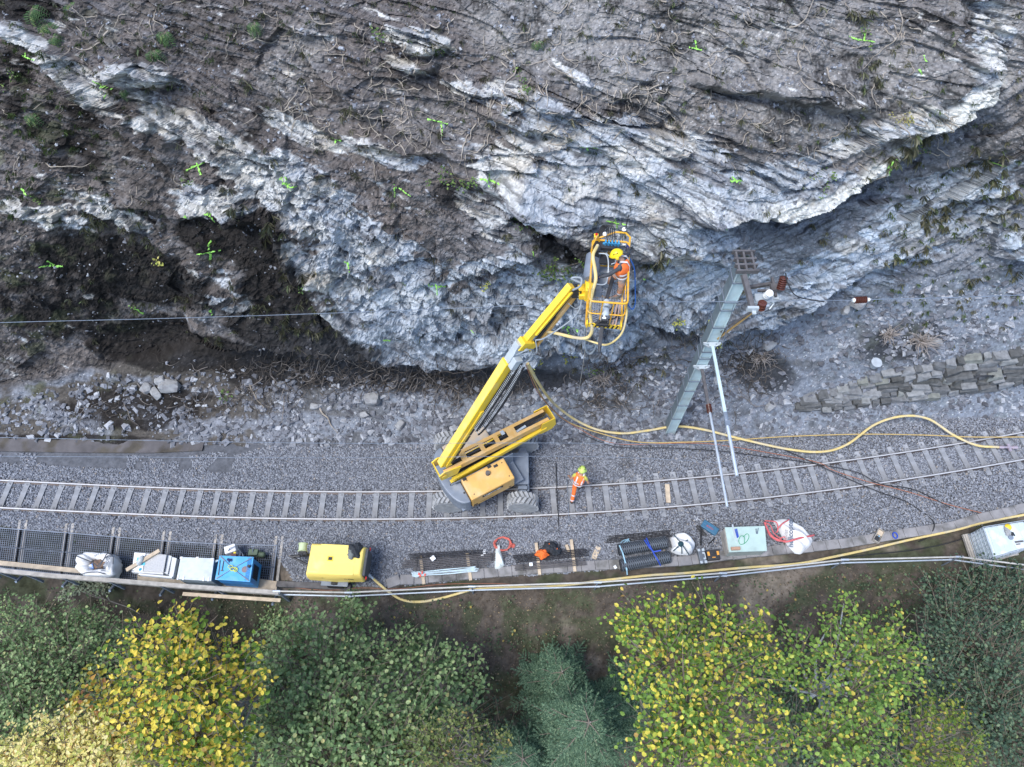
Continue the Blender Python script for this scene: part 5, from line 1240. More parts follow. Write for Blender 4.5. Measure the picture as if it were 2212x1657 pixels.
# --- big white bags
def bag(name, label, q, h, m, seed, holes=None, topz=None):
    """soft square bag: corners q (image, at height h), bulging sides, crumpled open top"""
    c = [P(u, v, h) for u, v in q]; ctr_ = sum(c, Vector()) / len(c)
    root = T(name, (ctr_.x, ctr_.y, 0), label, "bag")
    n = 64; rings = [(0, .80), (.08, .93), (.35, 1.0), (.7, 1.0), (.92, .98), (1.0, .90), (1.03, .70), (.90, .52), (.72, .40), (.55, .34)]
    r = np.random.default_rng(seed); ph = r.random(8) * 6.28
    pts = []
    for i in range(n):
        t = i / n * len(c); k = int(t) % len(c); f = t - int(t)
        p = c[k].lerp(c[(k + 1) % len(c)], f); pts.append(p - ctr_)
    for _ in range(4): pts = [(pts[i - 1] + pts[i] * 2 + pts[(i + 1) % n]) / 4 for i in range(n)]
    vs = []; fs = []
    for k, (z, s) in enumerate(rings):
        for i, p in enumerate(pts):
            a = 2 * math.pi * i / n
            w = .035 * math.sin(7 * a + ph[0] + z * 3) + .03 * math.sin(13 * a + ph[1] - z * 5) + .05 * (float(fbm(math.cos(a) * 2 + 5, math.sin(a) * 2 + z * 2 + 5, 3, seed)) - .5)
            zz = z * h + (.10 * math.sin(3 * a + ph[2]) * h * max(0, z - .6) * (1 if k < 6 else 1.6)) + (.06 * math.sin(9 * a + ph[3]) * h if k > 5 else 0)
            vs.append(ctr_ * 1 + Vector((p.x * (s + w), p.y * (s + w), 0)) - Vector((0, 0, ctr_.z)) + Vector((0, 0, max(zz, .01))))
    for k in range(len(rings) - 1):
        for i in range(n): fs.append((k * n + i, k * n + (i + 1) % n, (k + 1) * n + (i + 1) % n, (k + 1) * n + i))
    fs.append(tuple(range(n - 1, -1, -1)))
    b = MB(); b.add(vs, fs); bo = b.obj("bag_body", m, root, True, auto=False)
    return root, ctr_, pts, bo
bg1, c1, p1_, bo1 = bag("bulk_bag", "open white woven bulk bag standing on the mesh walkway at left", [(163, 1199), (190, 1190), (240, 1194), (246, 1206), (240, 1243), (178, 1245), (158, 1225)], .82, m_canvas, 41)
MB().prism([(c1.x + .28 * math.cos(a), c1.y + .2 * math.sin(a)) for a in np.linspace(0, 6.2, 9)], .2, .60).obj("bag_contents", mat("brown_cardboard", (.20, .13, .09), .8, var=.4, scale=9, col2=(.03, .03, .035)), bg1)
MB().box((c1.x - .15, c1.y - .12, .63), (.14, .2, .03), Matrix.Rotation(.5, 3, 'Z')).obj("carton", mat("blue_carton", (.08, .20, .50), .5, col2=(.7, .7, .6), scale=9), bg1)
def on(u, v, z): return P(u, v, z)
m_strap = mat("dark_grey_strap", (.07, .08, .10), .8)
b = MB(); b.tube(spline([on(163, 1200, .92), on(172, 1204, .95), on(200, 1215, .85), on(213, 1224, .84), on(222, 1212, .95), on(232, 1196, .98), on(244, 1200, .86)], 8), .017, 6)
b.tube(spline([on(212, 1222, .85), on(226, 1206, .95), on(234, 1200, 1.0)], 8), .017, 6); b.tube(spline([on(245, 1203, .9), on(243, 1225, .7), on(236, 1240, .6), on(234, 1247, .3)], 8), .015, 6); b.tube(spline([on(172, 1246, .9), on(182, 1238, .95), on(210, 1236, .95), on(228, 1240, .8), on(240, 1236, .6)], 8), .014, 6); b.obj("seam_strap", m_strap, bg1, True)
Mtx = Matrix.Translation(P(228, 1219, .95)) @ Matrix.Rotation(math.radians(84), 4, 'Z')
text("helico", .20, Mtx, mat("bag_print", (.12, .15, .20), .7), bg1, ext=.004, bold=.004)
Mtx = Matrix.Translation(P(217, 1196, .93)) @ Matrix.Rotation(math.radians(205), 4, 'Z')
text("swiss heli", .11, Mtx, mat("bag_print"), bg1, ext=.004)

# flat white bag with red webbing
def flatbag(root, name, poly, z, h, m, seed, n=44):
    c = [P(u, v, z) for u, v in poly]; ctr_ = sum(c, Vector()) / len(c); pts = []
    for i in range(96):
        t = i / 96 * len(c); k = int(t) % len(c); pts.append(c[k].lerp(c[(k + 1) % len(c)], t - int(t)))
    for _ in range(3): pts = [(pts[i - 1] + pts[i] * 2 + pts[(i + 1) % 96]) / 4 for i in range(96)]
    vs = []; fs = []; R_ = 14
    for k in range(R_ + 1):
        s = 1 - k / R_ * .97
        for i, p in enumerate(pts):
            q = ctr_.lerp(p, s); e = (1 - s ** 3) ** .6
            zz = z + h * e * (.72 + .55 * float(fbm(q.x * 2.2 + seed, q.y * 2.2, 3, seed))) + .05 * h / .3 * e * math.sin(q.x * 9 + q.y * 14 + 3 * float(noise(q.x * 2, q.y * 2, seed))) 
            vs.append((q.x, q.y, zz))
    for k in range(R_):
        for i in range(96): fs.append((k * 96 + i, k * 96 + (i + 1) % 96, (k + 1) * 96 + (i + 1) % 96, (k + 1) * 96 + i))
    fs.append(tuple(R_ * 96 + i for i in range(96)))
    b = MB(); b.add(vs, fs); return b.obj(name, m, root, True, auto=False)
bg2 = T("bulk_bag", tuple(P(1705, 1160, 0)), "collapsed white bulk bag with red straps lying over the trough covers", "bag")
fb2 = flatbag(bg2, "bag_body", [(1668, 1125), (1690, 1120), (1712, 1128), (1733, 1140), (1748, 1158), (1756, 1168), (1750, 1180), (1730, 1198), (1715, 1196), (1700, 1180), (1692, 1165), (1684, 1150)], .0, .34, m_canvas, 51)
b = MB(); b.tube(spline([on(1652, 1130, .1), on(1660, 1148, .1), on(1670, 1160, .15), on(1685, 1167, .25), on(1700, 1170, .42), (on(1725, 1163, .42)), on(1750, 1158, .2), on(1758, 1156, .05)], 8), .035, 6)
b.tube(spline([on(1653, 1125, .1), on(1668, 1120 + 6, .3), on(1678, 1130, .35), on(1680, 1147, .3), on(1676, 1150, .2)], 8), .022, 6); b.tube(spline([on(1680, 1142, .36), on(1692, 1130, .40), on(1706, 1122, .2)], 8), .025, 6)
b.tube(spline([on(1655, 1135, .1), on(1662, 1155, .1), on(1680, 1168, .2), on(1697, 1166, .35), on(1694, 1160, .4), on(1684, 1163, .3)], 8), .022, 6); b.tube(spline([on(1650, 1128, .1), on(1664, 1135, .2), on(1672, 1152, .2), on(1688, 1165, .3)], 8), .018, 6); b.obj("webbing_strap", m_red, bg2, True)
text("helicopter", .27, Matrix.Translation(P(1708, 1150, .44)) @ Matrix.Rotation(math.radians(80), 4, 'Z'), mat("bag_print"), bg2, ext=.004, bold=.003)
text("swiss", .2, Matrix.Translation(P(1698, 1155, .44)) @ Matrix.Rotation(math.radians(80), 4, 'Z'), mat("bag_print_pale", (.40, .36, .34), .7), bg2, ext=.004)
# round gathered white bag
bg3 = T("bulk_bag", tuple(P(1472, 1177, 0)), "round gathered white bag with dark green straps beside the mesh rolls", "bag")
flatbag(bg3, "bag_body", [(1447, 1163), (1458, 1154), (1475, 1152), (1490, 1162), (1502, 1178), (1494, 1196), (1486, 1200), (1466, 1199), (1448, 1192), (1452, 1180)], .15, .52, m_canvas, 53)
b = MB(); cen = on(1472, 1174, .70)
for q in ((1456, 1156), (1494, 1162), (1488, 1198), (1455, 1190), (1473, 1196)): b.tube([on(q[0], q[1], .35), on((q[0] + 1472) / 2, (q[1] + 1174) / 2, .62), cen + Vector((0, 0, .01))], .020, 6)
b.lathe(cen, (.3, .1, 1), [(-.08, .10), (0, .09), (.06, .05)], 12); b.obj("green_strap", mat("dark_green_strap", (.02, .06, .08), .8), bg3, True)

# --- IBC tank at the right
iq = [(2124, 1136), (2211, 1123), (2240, 1170), (2146, 1208)]
iq = [(2127, 1138), (2215, 1124), (2232, 1178), (2150, 1202)]
ibc = T("water_tank", tuple(P(2170, 1165, 0)), "white caged water tank on a pallet at the right edge", "tank")
m_tank = mat("translucent_tank_plastic", (.50, .58, .62), .4, var=.05, scale=3, col2=(.66, .71, .74))
tk = wbox(iq, 0, 1.16); b = MB(); b.prism(tk[::-1], .16, 1.12); b.obj("tank_body", m_tank, ibc, bevel=.07)
tc_ = [Vector((x_, y_, 0)) for x_, y_ in tk]; cx_ = sum(tc_, Vector()) / 4
b = MB()
for s in np.linspace(.12, .88, 4):
    a_ = tc_[0].lerp(tc_[1], s); d_ = tc_[3].lerp(tc_[2], s); b.box(a_.lerp(d_, .5) + Vector((0, 0, 1.125)), (.19, (a_ - d_).length * .9, .03), Matrix.Rotation(math.atan2((a_ - d_).y, (a_ - d_).x) - math.pi / 2, 3, 'Z'))
b.obj("top_ridge", m_tank, ibc, bevel=.01)
b = MB()
def grow(k): return [cx_ + (p - cx_) * k for p in tc_]
g4 = grow(1.035)
for z in np.linspace(.2, 1.10, 6):
    for i in range(4): b.tube([g4[i] + Vector((0, 0, z)), g4[(i + 1) % 4] + Vector((0, 0, z))], .011, 6)
for i in range(4):
    for s in np.linspace(0, 1, 8): p = g4[i].lerp(g4[(i + 1) % 4], s); b.tube([p + Vector((0, 0, .16)), p + Vector((0, 0, 1.12))], .010, 6)
b.obj("steel_cage", m_galv, ibc)
g5 = grow(1.14); b = MB(); b.prism([(p.x, p.y) for p in g5][::-1], .10, .14)
for s in (0, .5, 1): a_ = g5[0].lerp(g5[1], s); d_ = g5[3].lerp(g5[2], s); b.beam(a_ + Vector((0, 0, .04)), d_ + Vector((0, 0, .04)), .10, .11)
b.obj("pallet", m_woodg, ibc)
b = MB(); b.lathe(cx_ + Vector((.05, 0, 1.12)), (0, 0, 1), [(0, .09), (.035, .09), (.04, .075)], 18); b.obj("tank_cap", m_grey, ibc, True)
def onb(u, v): return P(u, v, 1.17)
b = MB(); b.lathe(onb(2177, 1139), (0, 0, 1), [(0, .07), (.03, .12), (.07, .10), (.11, .05)], 14); tag(b.obj("hard_hat", m_yel, None, True), "small yellow and blue cap lying on the white tank", "cap")
b = MB(); b.beam(onb(2193, 1171), onb(2210, 1169), .05, .04); b.beam(onb(2196, 1176), onb(2204, 1175), .03, .03); tag(b.obj("spray_gun", m_rust), "dark brown spray lance lying on the right of the white tank", "lance")
cloth(2176, 1148, 1.17, .10, .16, .06, 61, mat("grey_glove_cloth", (.30, .31, .32), .8), "work_glove", "pair of grey gloves lying in the middle of the white tank", "gloves")
cloth(2187, 1154, 1.17, .07, .07, .04, 62, m_jk, "cloth_rag", "dark rag right beside the grey gloves on the tank", "rag")

# --- pale green crate with tools
gq_ = [(1568, 1140), (1651, 1137), (1655, 1189), (1577, 1192)]
cr = T("storage_crate", tuple(P(1612, 1165, 0)), "pale green lidded crate with tools and a green cord on its lid", "crate")
m_pg = mat("pale_green_panel", (.42, .55, .52), .5, var=.06, scale=4, col2=(.34, .44, .43), mix2=(.5, .7))
b = MB(); b.prism(wbox(gq_, 0, .62)[::-1], .0, .58); b.obj("crate_body", mat("crate_side", (.36, .40, .38), .7, var=.15, scale=4), cr, bevel=.01)
b = MB(); b.prism(wbox([(1566, 1139), (1652, 1136), (1657, 1190), (1575, 1193)], 0, .62)[::-1], .585, .62); b.obj("lid", m_pg, cr, bevel=.006)
b = MB(); b.prism(wbox([(1564, 1142), (1570, 1141), (1580, 1193), (1573, 1194)], 0, .5)[::-1], -.05, .50); b.obj("side_board", m_woodg, cr)
zc = .63
b = MB(); b.tube(spline([on(1605, 1160, zc), on(1614, 1153, zc), on(1618, 1160, zc), on(1611, 1172, zc), on(1600, 1176, zc), on(1596, 1168, zc), on(1600, 1158, zc), on(1608, 1160, zc), on(1608, 1174, zc)], 7), .010, 6); tag(b.obj("cord_loop", mat("green_cord", (.02, .30, .14), .5), None, True), "loop of bright green cord on the pale green crate", "cord")
b = MB(); b.beam(on(1582, 1133, zc + .02), on(1588, 1158, zc), .05, .02); b.beam(on(1586, 1158, zc), on(1594, 1172, zc), .035, .03); tag(b.obj("spanner", m_lgrey, None), "long steel spanner at the left side of the crate lid", "spanner")
b = MB(); b.beam(on(1588, 1143, zc + .02), on(1593, 1162, zc + .02), .03, .03); b.beam(on(1591, 1142, zc + .02), on(1595, 1160, zc + .02), .03, .03); tag(b.obj("pliers", m_blue, None), "blue handled pliers left on the crate lid", "pliers")
b = MB(); b.beam(on(1633, 1142, zc + .02), on(1634, 1153, zc + .02), .02, .02); b.beam(on(1638, 1141, zc + .02), on(1636, 1153, zc + .02), .02, .02); tag(b.obj("pliers", mat("dark_blue_grip", (.03, .05, .14), .5), None), "small dark blue pliers at the right rear of the crate lid", "pliers")
b = MB(); b.box(on(1589, 1187 - 2, zc + .04), (.32, .11, .09), Matrix.Rotation(.05, 3, 'Z')); tag(b.obj("wood_block", mat("reddish_wood", (.42, .26, .18), .8, var=.15, scale=8), None, bevel=.008), "small reddish wooden block at the front left of the crate lid", "block")

# --- tool cases
def case(name, u, v, z0, dims, ang, m, label, cat="tool case"):
    root = T(name, tuple(P(u, v, z0)), label, cat); M = rotZ(ang, P(u, v, z0 + dims[2]) - Vector((0, 0, dims[2])))
    body = MB(M).box((0, 0, dims[2] / 2), dims).obj("case_body", m, root, bevel=.02); return root, M, body
r1, M1, _ = case("power_tool_case", 1534, 1139, -.08, (.62, .30, .16), ori(1514, 1126, 1554, 1152, .1), mat("petrol_blue_case", (.05, .15, .25), .5, var=.15, scale=12), "blue plastic power tool case lying on the ballast")
b = MB(M1)
for i in range(6):
    for sx in (-1, 1): b.box((sx * .22, -.12 + i * .048, .165), (.16, .014, .014))
b.box((.0, .10, .17), (.2, .05, .03)); b.obj("case_rib", mat("petrol_blue_case"), r1)
text("BOSCH", .085, M1 @ Matrix.Translation((.0, -.02, .168)), mat("red_print", (.55, .06, .06), .5), r1)
r2, M2, _ = case("flight_case", 1517, 1201, -.02, (.24, .52, .22), ori(1512, 1188, 1518, 1214, .2) + math.pi / 2, mat("case_dark_aluminium", (.16, .18, .20), .4, .4, var=.1), "dark aluminium case with bright corners on the trough covers")
b = MB(M2)
for sx in (-1, 1):
    for sy in (-1, 1): b.box((sx * .08, sy * .22, .225), (.09, .09, .02))
for yy in (-.1, .1): b.box((.06, yy, .225), (.07, .06, .02))
b.box((.10, 0, .225), (.03, .24, .03)); b.obj("corner_fitting", m_lgrey, r2)
r3, M3, _ = case("stacking_case", 1541, 1198, -.02, (.46, .36, .22), ori(1529, 1194, 1553, 1192, .2), mat("black_case", (.035, .036, .04), .5, var=.2, scale=8), "black stacking case with orange latches beside the aluminium case")
b = MB(M3)
for sx in (-1, 1): b.box((sx * .17, .04, .228), (.08, .14, .02))
b.box((.0, -.10, .228), (.12, .03, .015)); b.obj("latch", mat("latch_orange", (.75, .35, .06), .5), r3)
MB(M3).box((0, .05, .226), (.16, .10, .02)).obj("case_handle", m_dark, r3)
for (u0, v0, u1, v1, lb, m) in ((1505, 1134, 1526, 1156, "upper of two crossed black pipes above the round white bag", m_black), (1503, 1137, 1521, 1158, "lower of two crossed black pipes right of the round white bag", m_black)):
    b = MB(); b.tube([P(u0, v0, -.05), P(u1, v1, -.04)], .03, 8); tag(b.obj("pipe", m, None, True), lb, "pipe")
b = MB(); b.tube([P(1514, 1140, .0), P(1514, 1178, .1)], .028, 8); b.box(P(1514, 1140, .0), (.06, .1, .06)); tag(b.obj("drill_rod", m_black, None, True), "black upright rod reaching from the crossed pipes to the aluminium case", "rod")
b = MB(); b.tube([P(1530, 1176, .0), P(1544, 1162, -.04)], .02, 8); tag(b.obj("handle_bar", m_black, None, True), "short black bar behind the stacking case", "bar")
b = MB(); b.tube([P(1508, 1125 - 10, -.07), P(1504, 1124, -.07)], .012, 6); tag(b.obj("peg", m_white, None, True), "tiny white peg lying on the ballast left of the blue case", "peg")
b = MB(); b.tube([P(1791, 1113, -.07), P(1822, 1104, -.07)], .012, 6); tag(b.obj("steel_bar", m_galvd, None, True), "thin steel bar lying on open ballast right of the flat bag", "bar")
# wooden tray
wt = T("wooden_tray", tuple(P(1897, 1158, 0)), "narrow open wooden tray of tools standing on the trough covers", "tray")
WM = rotZ(ori(1890, 1170, 1903, 1145, .1), P(1897, 1158, .1) - Vector((0, 0, .1)))
MB(WM).box((0, 0, .06), (.52, .22, .02)).box((0, .11, .12), (.52, .02, .14)).box((0, -.11, .12), (.52, .02, .14)).box((-.26, 0, .12), (.02, .24, .14)).box((.26, 0, .12), (.02, .24, .14)).obj("tray_box", m_woodg, wt)
MB(WM).box((-.12, 0, .09), (.2, .16, .05)).obj("tray_tools", m_dark, wt, bevel=.01)
MB(WM).lathe((-.02, -.03, .1), (1, 0, 0), [(0, .03), (.1, .03), (.11, .02)], 10).obj("glue_tube", mat("tube_blue", (.25, .45, .65), .4), wt, True)
MB(WM).box((.12, 0, .16), (.20, .18, .02)).obj("tray_board", m_wood, wt)
b = MB(); c_ = P(1933, 1157, .06)
for k in range(2): b.tube([c_ + Vector((.08 * math.cos(t), .11 * math.sin(t), .01 + .03 * k)) for t in np.linspace(0, 6.283, 20)], .018, 6)
tag(b.obj("tape_roll", m_blue, None, True), "ring of dark blue tape on the trough covers right of the wooden tray", "tape roll")

# --- mesh rolls
def meshroll(u0, v0, u1, v1, z, R, label, seed):
    a_, b_ = P(u0, v0, z + R), P(u1, v1, z + R); ax = b_ - a_; L = ax.length; d_ = ax.normalized()
    root = T("mesh_roll", tuple((a_ + b_) / 2 - Vector((0, 0, R))), label, "mesh roll", "steel mesh rolls strapped together")
    up = Vector((0, 0, 1)); sd_ = d_.cross(up).normalized()
    b = MB()
    for k in range(-14, 38):
        for sg in (1, -1):
            pts = []
            for i in range(13):
                t = i / 12; x_ = (k / 24 + t * .22) * L; ang = sg * (t * 2 - 1) * 3.14159 * .9
                if 0 <= x_ <= L: pts.append(a_ + d_ * x_ + (up * math.cos(ang) + sd_ * math.sin(ang)) * (R + (.004 if sg > 0 else 0)))
            if len(pts) > 1: b.tube(pts, .007 if sg > 0 else .005, 5)
    b.obj("wire_weave", mat("mesh_wire", (.22, .26, .31), .45, .5, var=.15), root)
    b = MB(); b.lathe(a_, ax, [(0, R * .3), (0, R * .95), (L, R * .95), (L, R * .3)], 24); b.obj("roll_core", mat("mesh_core", (.030, .034, .042), .6, var=.4, scale=12, bump=.9, bscale=60), root, True)
    return root
mr1 = meshroll(1336, 1188, 1440, 1172, -.05, .22, "rear roll of black steel mesh beside the round white bag", 1)
mr2 = meshroll(1340, 1222, 1446, 1203, -.05, .22, "front roll of black steel mesh nearest the railing", 2)
def strap(u, pts, m, label):
    b = MB()
    for a_, b_ in zip(pts, pts[1:]): b.beam(a_, b_, .045, .006)
    return tag(b.obj("lashing_strap", m), label, "strap")
strap(0, [on(1338, 1178, .38), on(1345, 1194, .45), on(1350, 1212, .40), on(1354, 1232, .30), on(1355, 1242, .1)], mat("pale_blue_strap", (.30, .50, .62), .6), "pale blue lashing strap around the left end of the mesh rolls")
strap(0, [on(1396, 1162, .30), on(1402, 1176, .45), on(1412, 1195, .42), on(1422, 1212, .42), on(1427, 1222, .2)], m_blue, "deep blue lashing strap around the right end of the mesh rolls")
strap(0, [on(1392, 1166, .35), on(1402, 1182, .47), on(1412, 1192, .45), on(1428, 1189, .47)], m_blue, "second deep blue strap end crossing the rear mesh roll")
b = MB(); b.tube(spline([on(1338, 1176, .2), on(1346, 1168, .1), on(1356, 1166, .05), on(1360, 1172, .08), on(1352, 1176, .1), on(1358, 1164, .1), on(1346, 1174, .2)], 8), .018, 6); tag(b.obj("rope_tangle", mat("pale_blue_strap"), None, True), "pale blue strap end bundled behind the mesh rolls", "strap end")
b = MB(); b.box(P(1341 - 12, 1225, .1), (.10, .12, .01), Matrix.Rotation(.5, 3, 'Z')); tag(b.obj("paper_tag", m_white), "small white tag at the left end of the front mesh roll", "tag")

# --- bundles of anchor rods
m_rod = mat("anchor_rod_steel", island=[(0, (.045, .043, .045)), (.5, (.10, .095, .10)), (.8, (.17, .165, .17)), (1, (.42, .41, .41))], rough=.55, metal=.3, var=.2, scale=3); m_rodd = mat("dark_rod_steel", island=[(0, (.012, .012, .014)), (.6, (.035, .035, .04)), (1, (.16, .16, .18))], rough=.5, metal=.3, var=.2, scale=3)
def rods(u0, v0, u1, v1, z, n, dia, m, label, seed, grp="bundles of anchor rods on the ballast", tipm=None, layers=1, spread=1.32):
    r = random.Random(seed); a_, b_ = P(u0, v0, z), P(u1, v1, z); d_ = (b_ - a_).normalized(); s_ = Vector((-d_.y, d_.x, 0))
    root = T("rod_bundle", tuple((a_ + b_) / 2), label, "rod bundle", grp)
    for l in range(layers):
        for i in range(n - l):
            o_ = s_ * ((i - (n - l - 1) / 2) * dia * spread) + Vector((0, 0, l * dia * .85 + r.uniform(0, .012)))
            e0_ = a_ + o_ + d_ * r.uniform(-.04, .10); e1_ = b_ + o_ + d_ * r.uniform(-.10, .04) + Vector((0, 0, r.uniform(0, .01)))
            MB().tube([e0_, e1_], dia * .42, 6).obj("rod", m, root)
            if tipm: MB().tube([e1_, e1_ + d_ * .10], dia * .35, 6).obj("rod_tip", tipm, root)
    for t in (.14, .86):
        c = a_.lerp(b_, t) + Vector((0, 0, dia * .5 * layers)); MB().beam(c - s_ * (n * dia * .5 * spread), c + s_ * (n * dia * .5 * spread), .03, dia * (layers + .2)).obj("tie_band", m_dark, root)
    return root
rods(883, 1203, 1044, 1194, .12, 4, .046, m_rodd, "dark rods with white tips at the rear of the left stack", 2, tipm=m_white)
rods(870, 1219, 1094, 1201, .12, 5, .046, m_rod, "long brown grey rod bundle in the middle of the left stack", 3, layers=1)
rods(893, 1230, 1054, 1218, .10, 4, .046, m_rod, "brown grey rod bundle at the front of the left stack", 4, layers=1)
rods(1108, 1208, 1271, 1193, .12, 5, .046, m_rodd, "dark rod bundle at the back of the right stack", 5, layers=1)
rods(1108, 1227, 1268, 1214, .12, 4, .046, m_rod, "brown grey rod bundle at the front of the right stack", 6, layers=1)
rods(1310, 1166, 1452, 1152, -.02, 5, .042, m_rodd, "loose black rods lying behind the mesh rolls", 7, layers=1, spread=1.3)
for (u, v0, v1, lb) in ((908, 1200, 1262, "left short timber bearer under the left rod stack"), (1009, 1194, 1254, "right short timber bearer under the left rod stack"), (1158, 1173, 1242, "left timber bearer under the right rod stack"), (1234, 1166, 1235, "right timber bearer under the right rod stack")):
    b = MB(); b.beam(P(u, v0, .03), P(u + 8, v1, .03), .11, .09); tag(b.obj("timber_bearer", m_wood, None, bevel=.006), lb, "timber")
plank(1223, 1177, 1229, 1192, .10, .05, .0, "small offcut of pale timber leaning at the right rod stack", name="timber_offcut", cat="offcut")
# wire rope anchors with loops
wa = T("rope_anchor_bundle", tuple(P(960, 1242, .1)), "bundle of white wire rope anchors with looped ends and red ties", "anchors")
for i in range(11):
    r = random.Random(i); o_ = (i - 5) * .9
    a_ = P(905 + r.uniform(-8, 6), 1240 + o_ * .9, .16 + .01 * i); b_ = P(1035 - r.uniform(0, 10), 1232 + o_ * 1.2 - 3, .16 + .008 * i)
    mid = a_.lerp(b_, .5) + Vector((0, r.uniform(-.04, .04), 0)); d_ = (b_ - a_).normalized(); s_ = Vector((-d_.y, d_.x, 0))
    lp = [a_ + d_ * (-.09 - .08 * math.cos(t)) + s_ * .035 * math.sin(t) for t in np.linspace(.3, 5.98, 12)]
    MB().tube(lp + spline([a_, mid, b_], 5), .011, 6).obj("wire_rope", mat("pale_wire_rope", (.55, .68, .74), .4, var=.1), wa, True)
b = MB()
for u, v in ((905, 1240), (912, 1237), (918, 1242), (908, 1244)): b.box(P(u, v, .27), (.05, .09, .03))
b.obj("red_tie", mat("red_tie", (.75, .10, .06), .5), wa)
for u, v, s, ang, lb in ((935, 1206, .16, .7, "white paper label on the long rods of the left stack"), (1147, 1219, .12, .1, "white paper label on the front rods of the right stack")):
    b = MB(); b.box(P(u, v, .24), (s, s, .006), Matrix.Rotation(ang, 3, 'Z')); tag(b.obj("paper_label", mat("paper_white", (.78, .82, .86), .6)), lb, "label")
# cable coil
b = MB(); c_ = P(1086, 1176, 0); b2 = random.Random(4)
pts = [c_ + Vector(((.30 + .04 * b2.uniform(-1, 1)) * math.cos(t) + b2.uniform(-.02, .02), (.24 + .03 * b2.uniform(-1, 1)) * math.sin(t), .0 + .012 * t / 6.28 + .02)) for t in np.linspace(0, 6.283 * 8, 160)]
b.tube(pts, .013, 6); tag(b.obj("cable_coil", mat("salmon_red_cable", (.55, .13, .10), .5), None, True), "coil of salmon red cable on the ballast behind the white sack", "cable coil")
b = MB(); b.lathe(P(1108, 1175 + 4, -.05), (.3, -.2, 1), [(0, .08), (.03, .09), (.08, .05)], 12); tag(b.obj("cable_plug", mat("salmon_red_cable"), None, True), "red plug beside the coiled red cable", "plug")
# white sack
sk = T("white_sack", tuple(P(1077, 1206, 0)), "limp white plastic sack lying upright between the two rod stacks", "sack")
flatbag(sk, "sack_body", [(1074, 1176), (1080, 1178), (1084, 1195), (1090, 1222), (1080, 1230), (1069, 1231), (1068, 1212), (1070, 1190)], -.02, .22, mat("white_poly", (.68, .74, .72), .5, var=.05, bump=.5), 71)
# orange / black bag
ob = T("duffel_bag", tuple(P(1183, 1190, .1)), "orange and black bag lying open on the right rod stack", "bag")
cloth(1190, 1185, .22, .34, .22, .22, 81, m_jk, "bag_cloth", None, None, parent=ob, ang=-.3)
cloth(1172, 1196, .22, .24, .18, .14, 82, mat("orange_cloth", (.80, .16, .03), .7, var=.1, bump=.4), "orange_flap", None, None, parent=ob, ang=.4)
b = MB(); b.beam(on(1185, 1175, .42), on(1204, 1186, .40), .05, .02); b.obj("orange_piping", mat("orange_cloth"), ob)
# bucket, coil, debris on the slope at right
bk = T("bucket", tuple(SU(1885, 785)), "round grey bucket standing above the dry stone wall", "bucket")
pb_ = SU(1885, 790)
MB().lathe(pb_, (0, -.1, 1), [(0, .15), (.30, .20), (.31, .205), (.30, .19), (.04, .14), (.035, .01)], 28).obj("bucket_shell", mat("bucket_grey", (.40, .45, .50), .5), bk, True)
MB().lathe(pb_ + Vector((0, 0, .12)), (0, -.1, 1), [(0, .15), (.03, .155), (.035, .02)], 20).obj("mortar_fill", mat("mortar", (.30, .33, .36), .9, bump=.4), bk, True)
b = MB(); c_ = SU(2110, 815) + Vector((0, -.15, .25)); rr = random.Random(9)
for k in range(7): b.tube([c_ + Vector((.42 * math.cos(t), -.10 * math.sin(t) + rr.uniform(-.02, .02), .24 * math.sin(t) + .02 * k - .05)) for t in np.linspace(0, 6.283, 28)], .014, 5)
tag(b.obj("wire_coil", m_dark, None, True), "coil of dark wire leaning on the dry stone wall", "wire coil")
# rusty fish-bone twine heap near the worker
b = MB(); rr = random.Random(3)
for k in range(26):
    p = P(1352 + rr.uniform(-14, 12), 1000 + rr.uniform(-10, 12), .02); q_ = p + Vector((rr.uniform(-.3, .3), rr.uniform(-.35, .3), .02)); b.tube(spline([p, p.lerp(q_, .5) + Vector((rr.uniform(-.1, .1), 0, .02)), q_], 4), .006, 4)
tag(b.obj("wire_tangle", m_rust), "tangle of thin rusty wire on the ballast above the track", "wire tangle")
b = MB()
for k in range(22):
    p = P(1268 + rr.uniform(-12, 10), 1012 + rr.uniform(-14, 10), .02); q_ = p + Vector((rr.uniform(-.3, .3), rr.uniform(-.25, .3), .02)); b.tube(spline([p, p.lerp(q_, .5) + Vector((rr.uniform(-.1, .1), 0, .02)), q_], 4), .006, 4)
tag(b.obj("wire_tangle", m_rust), "tangle of brown wire on the ballast right behind the walking worker", "wire tangle")

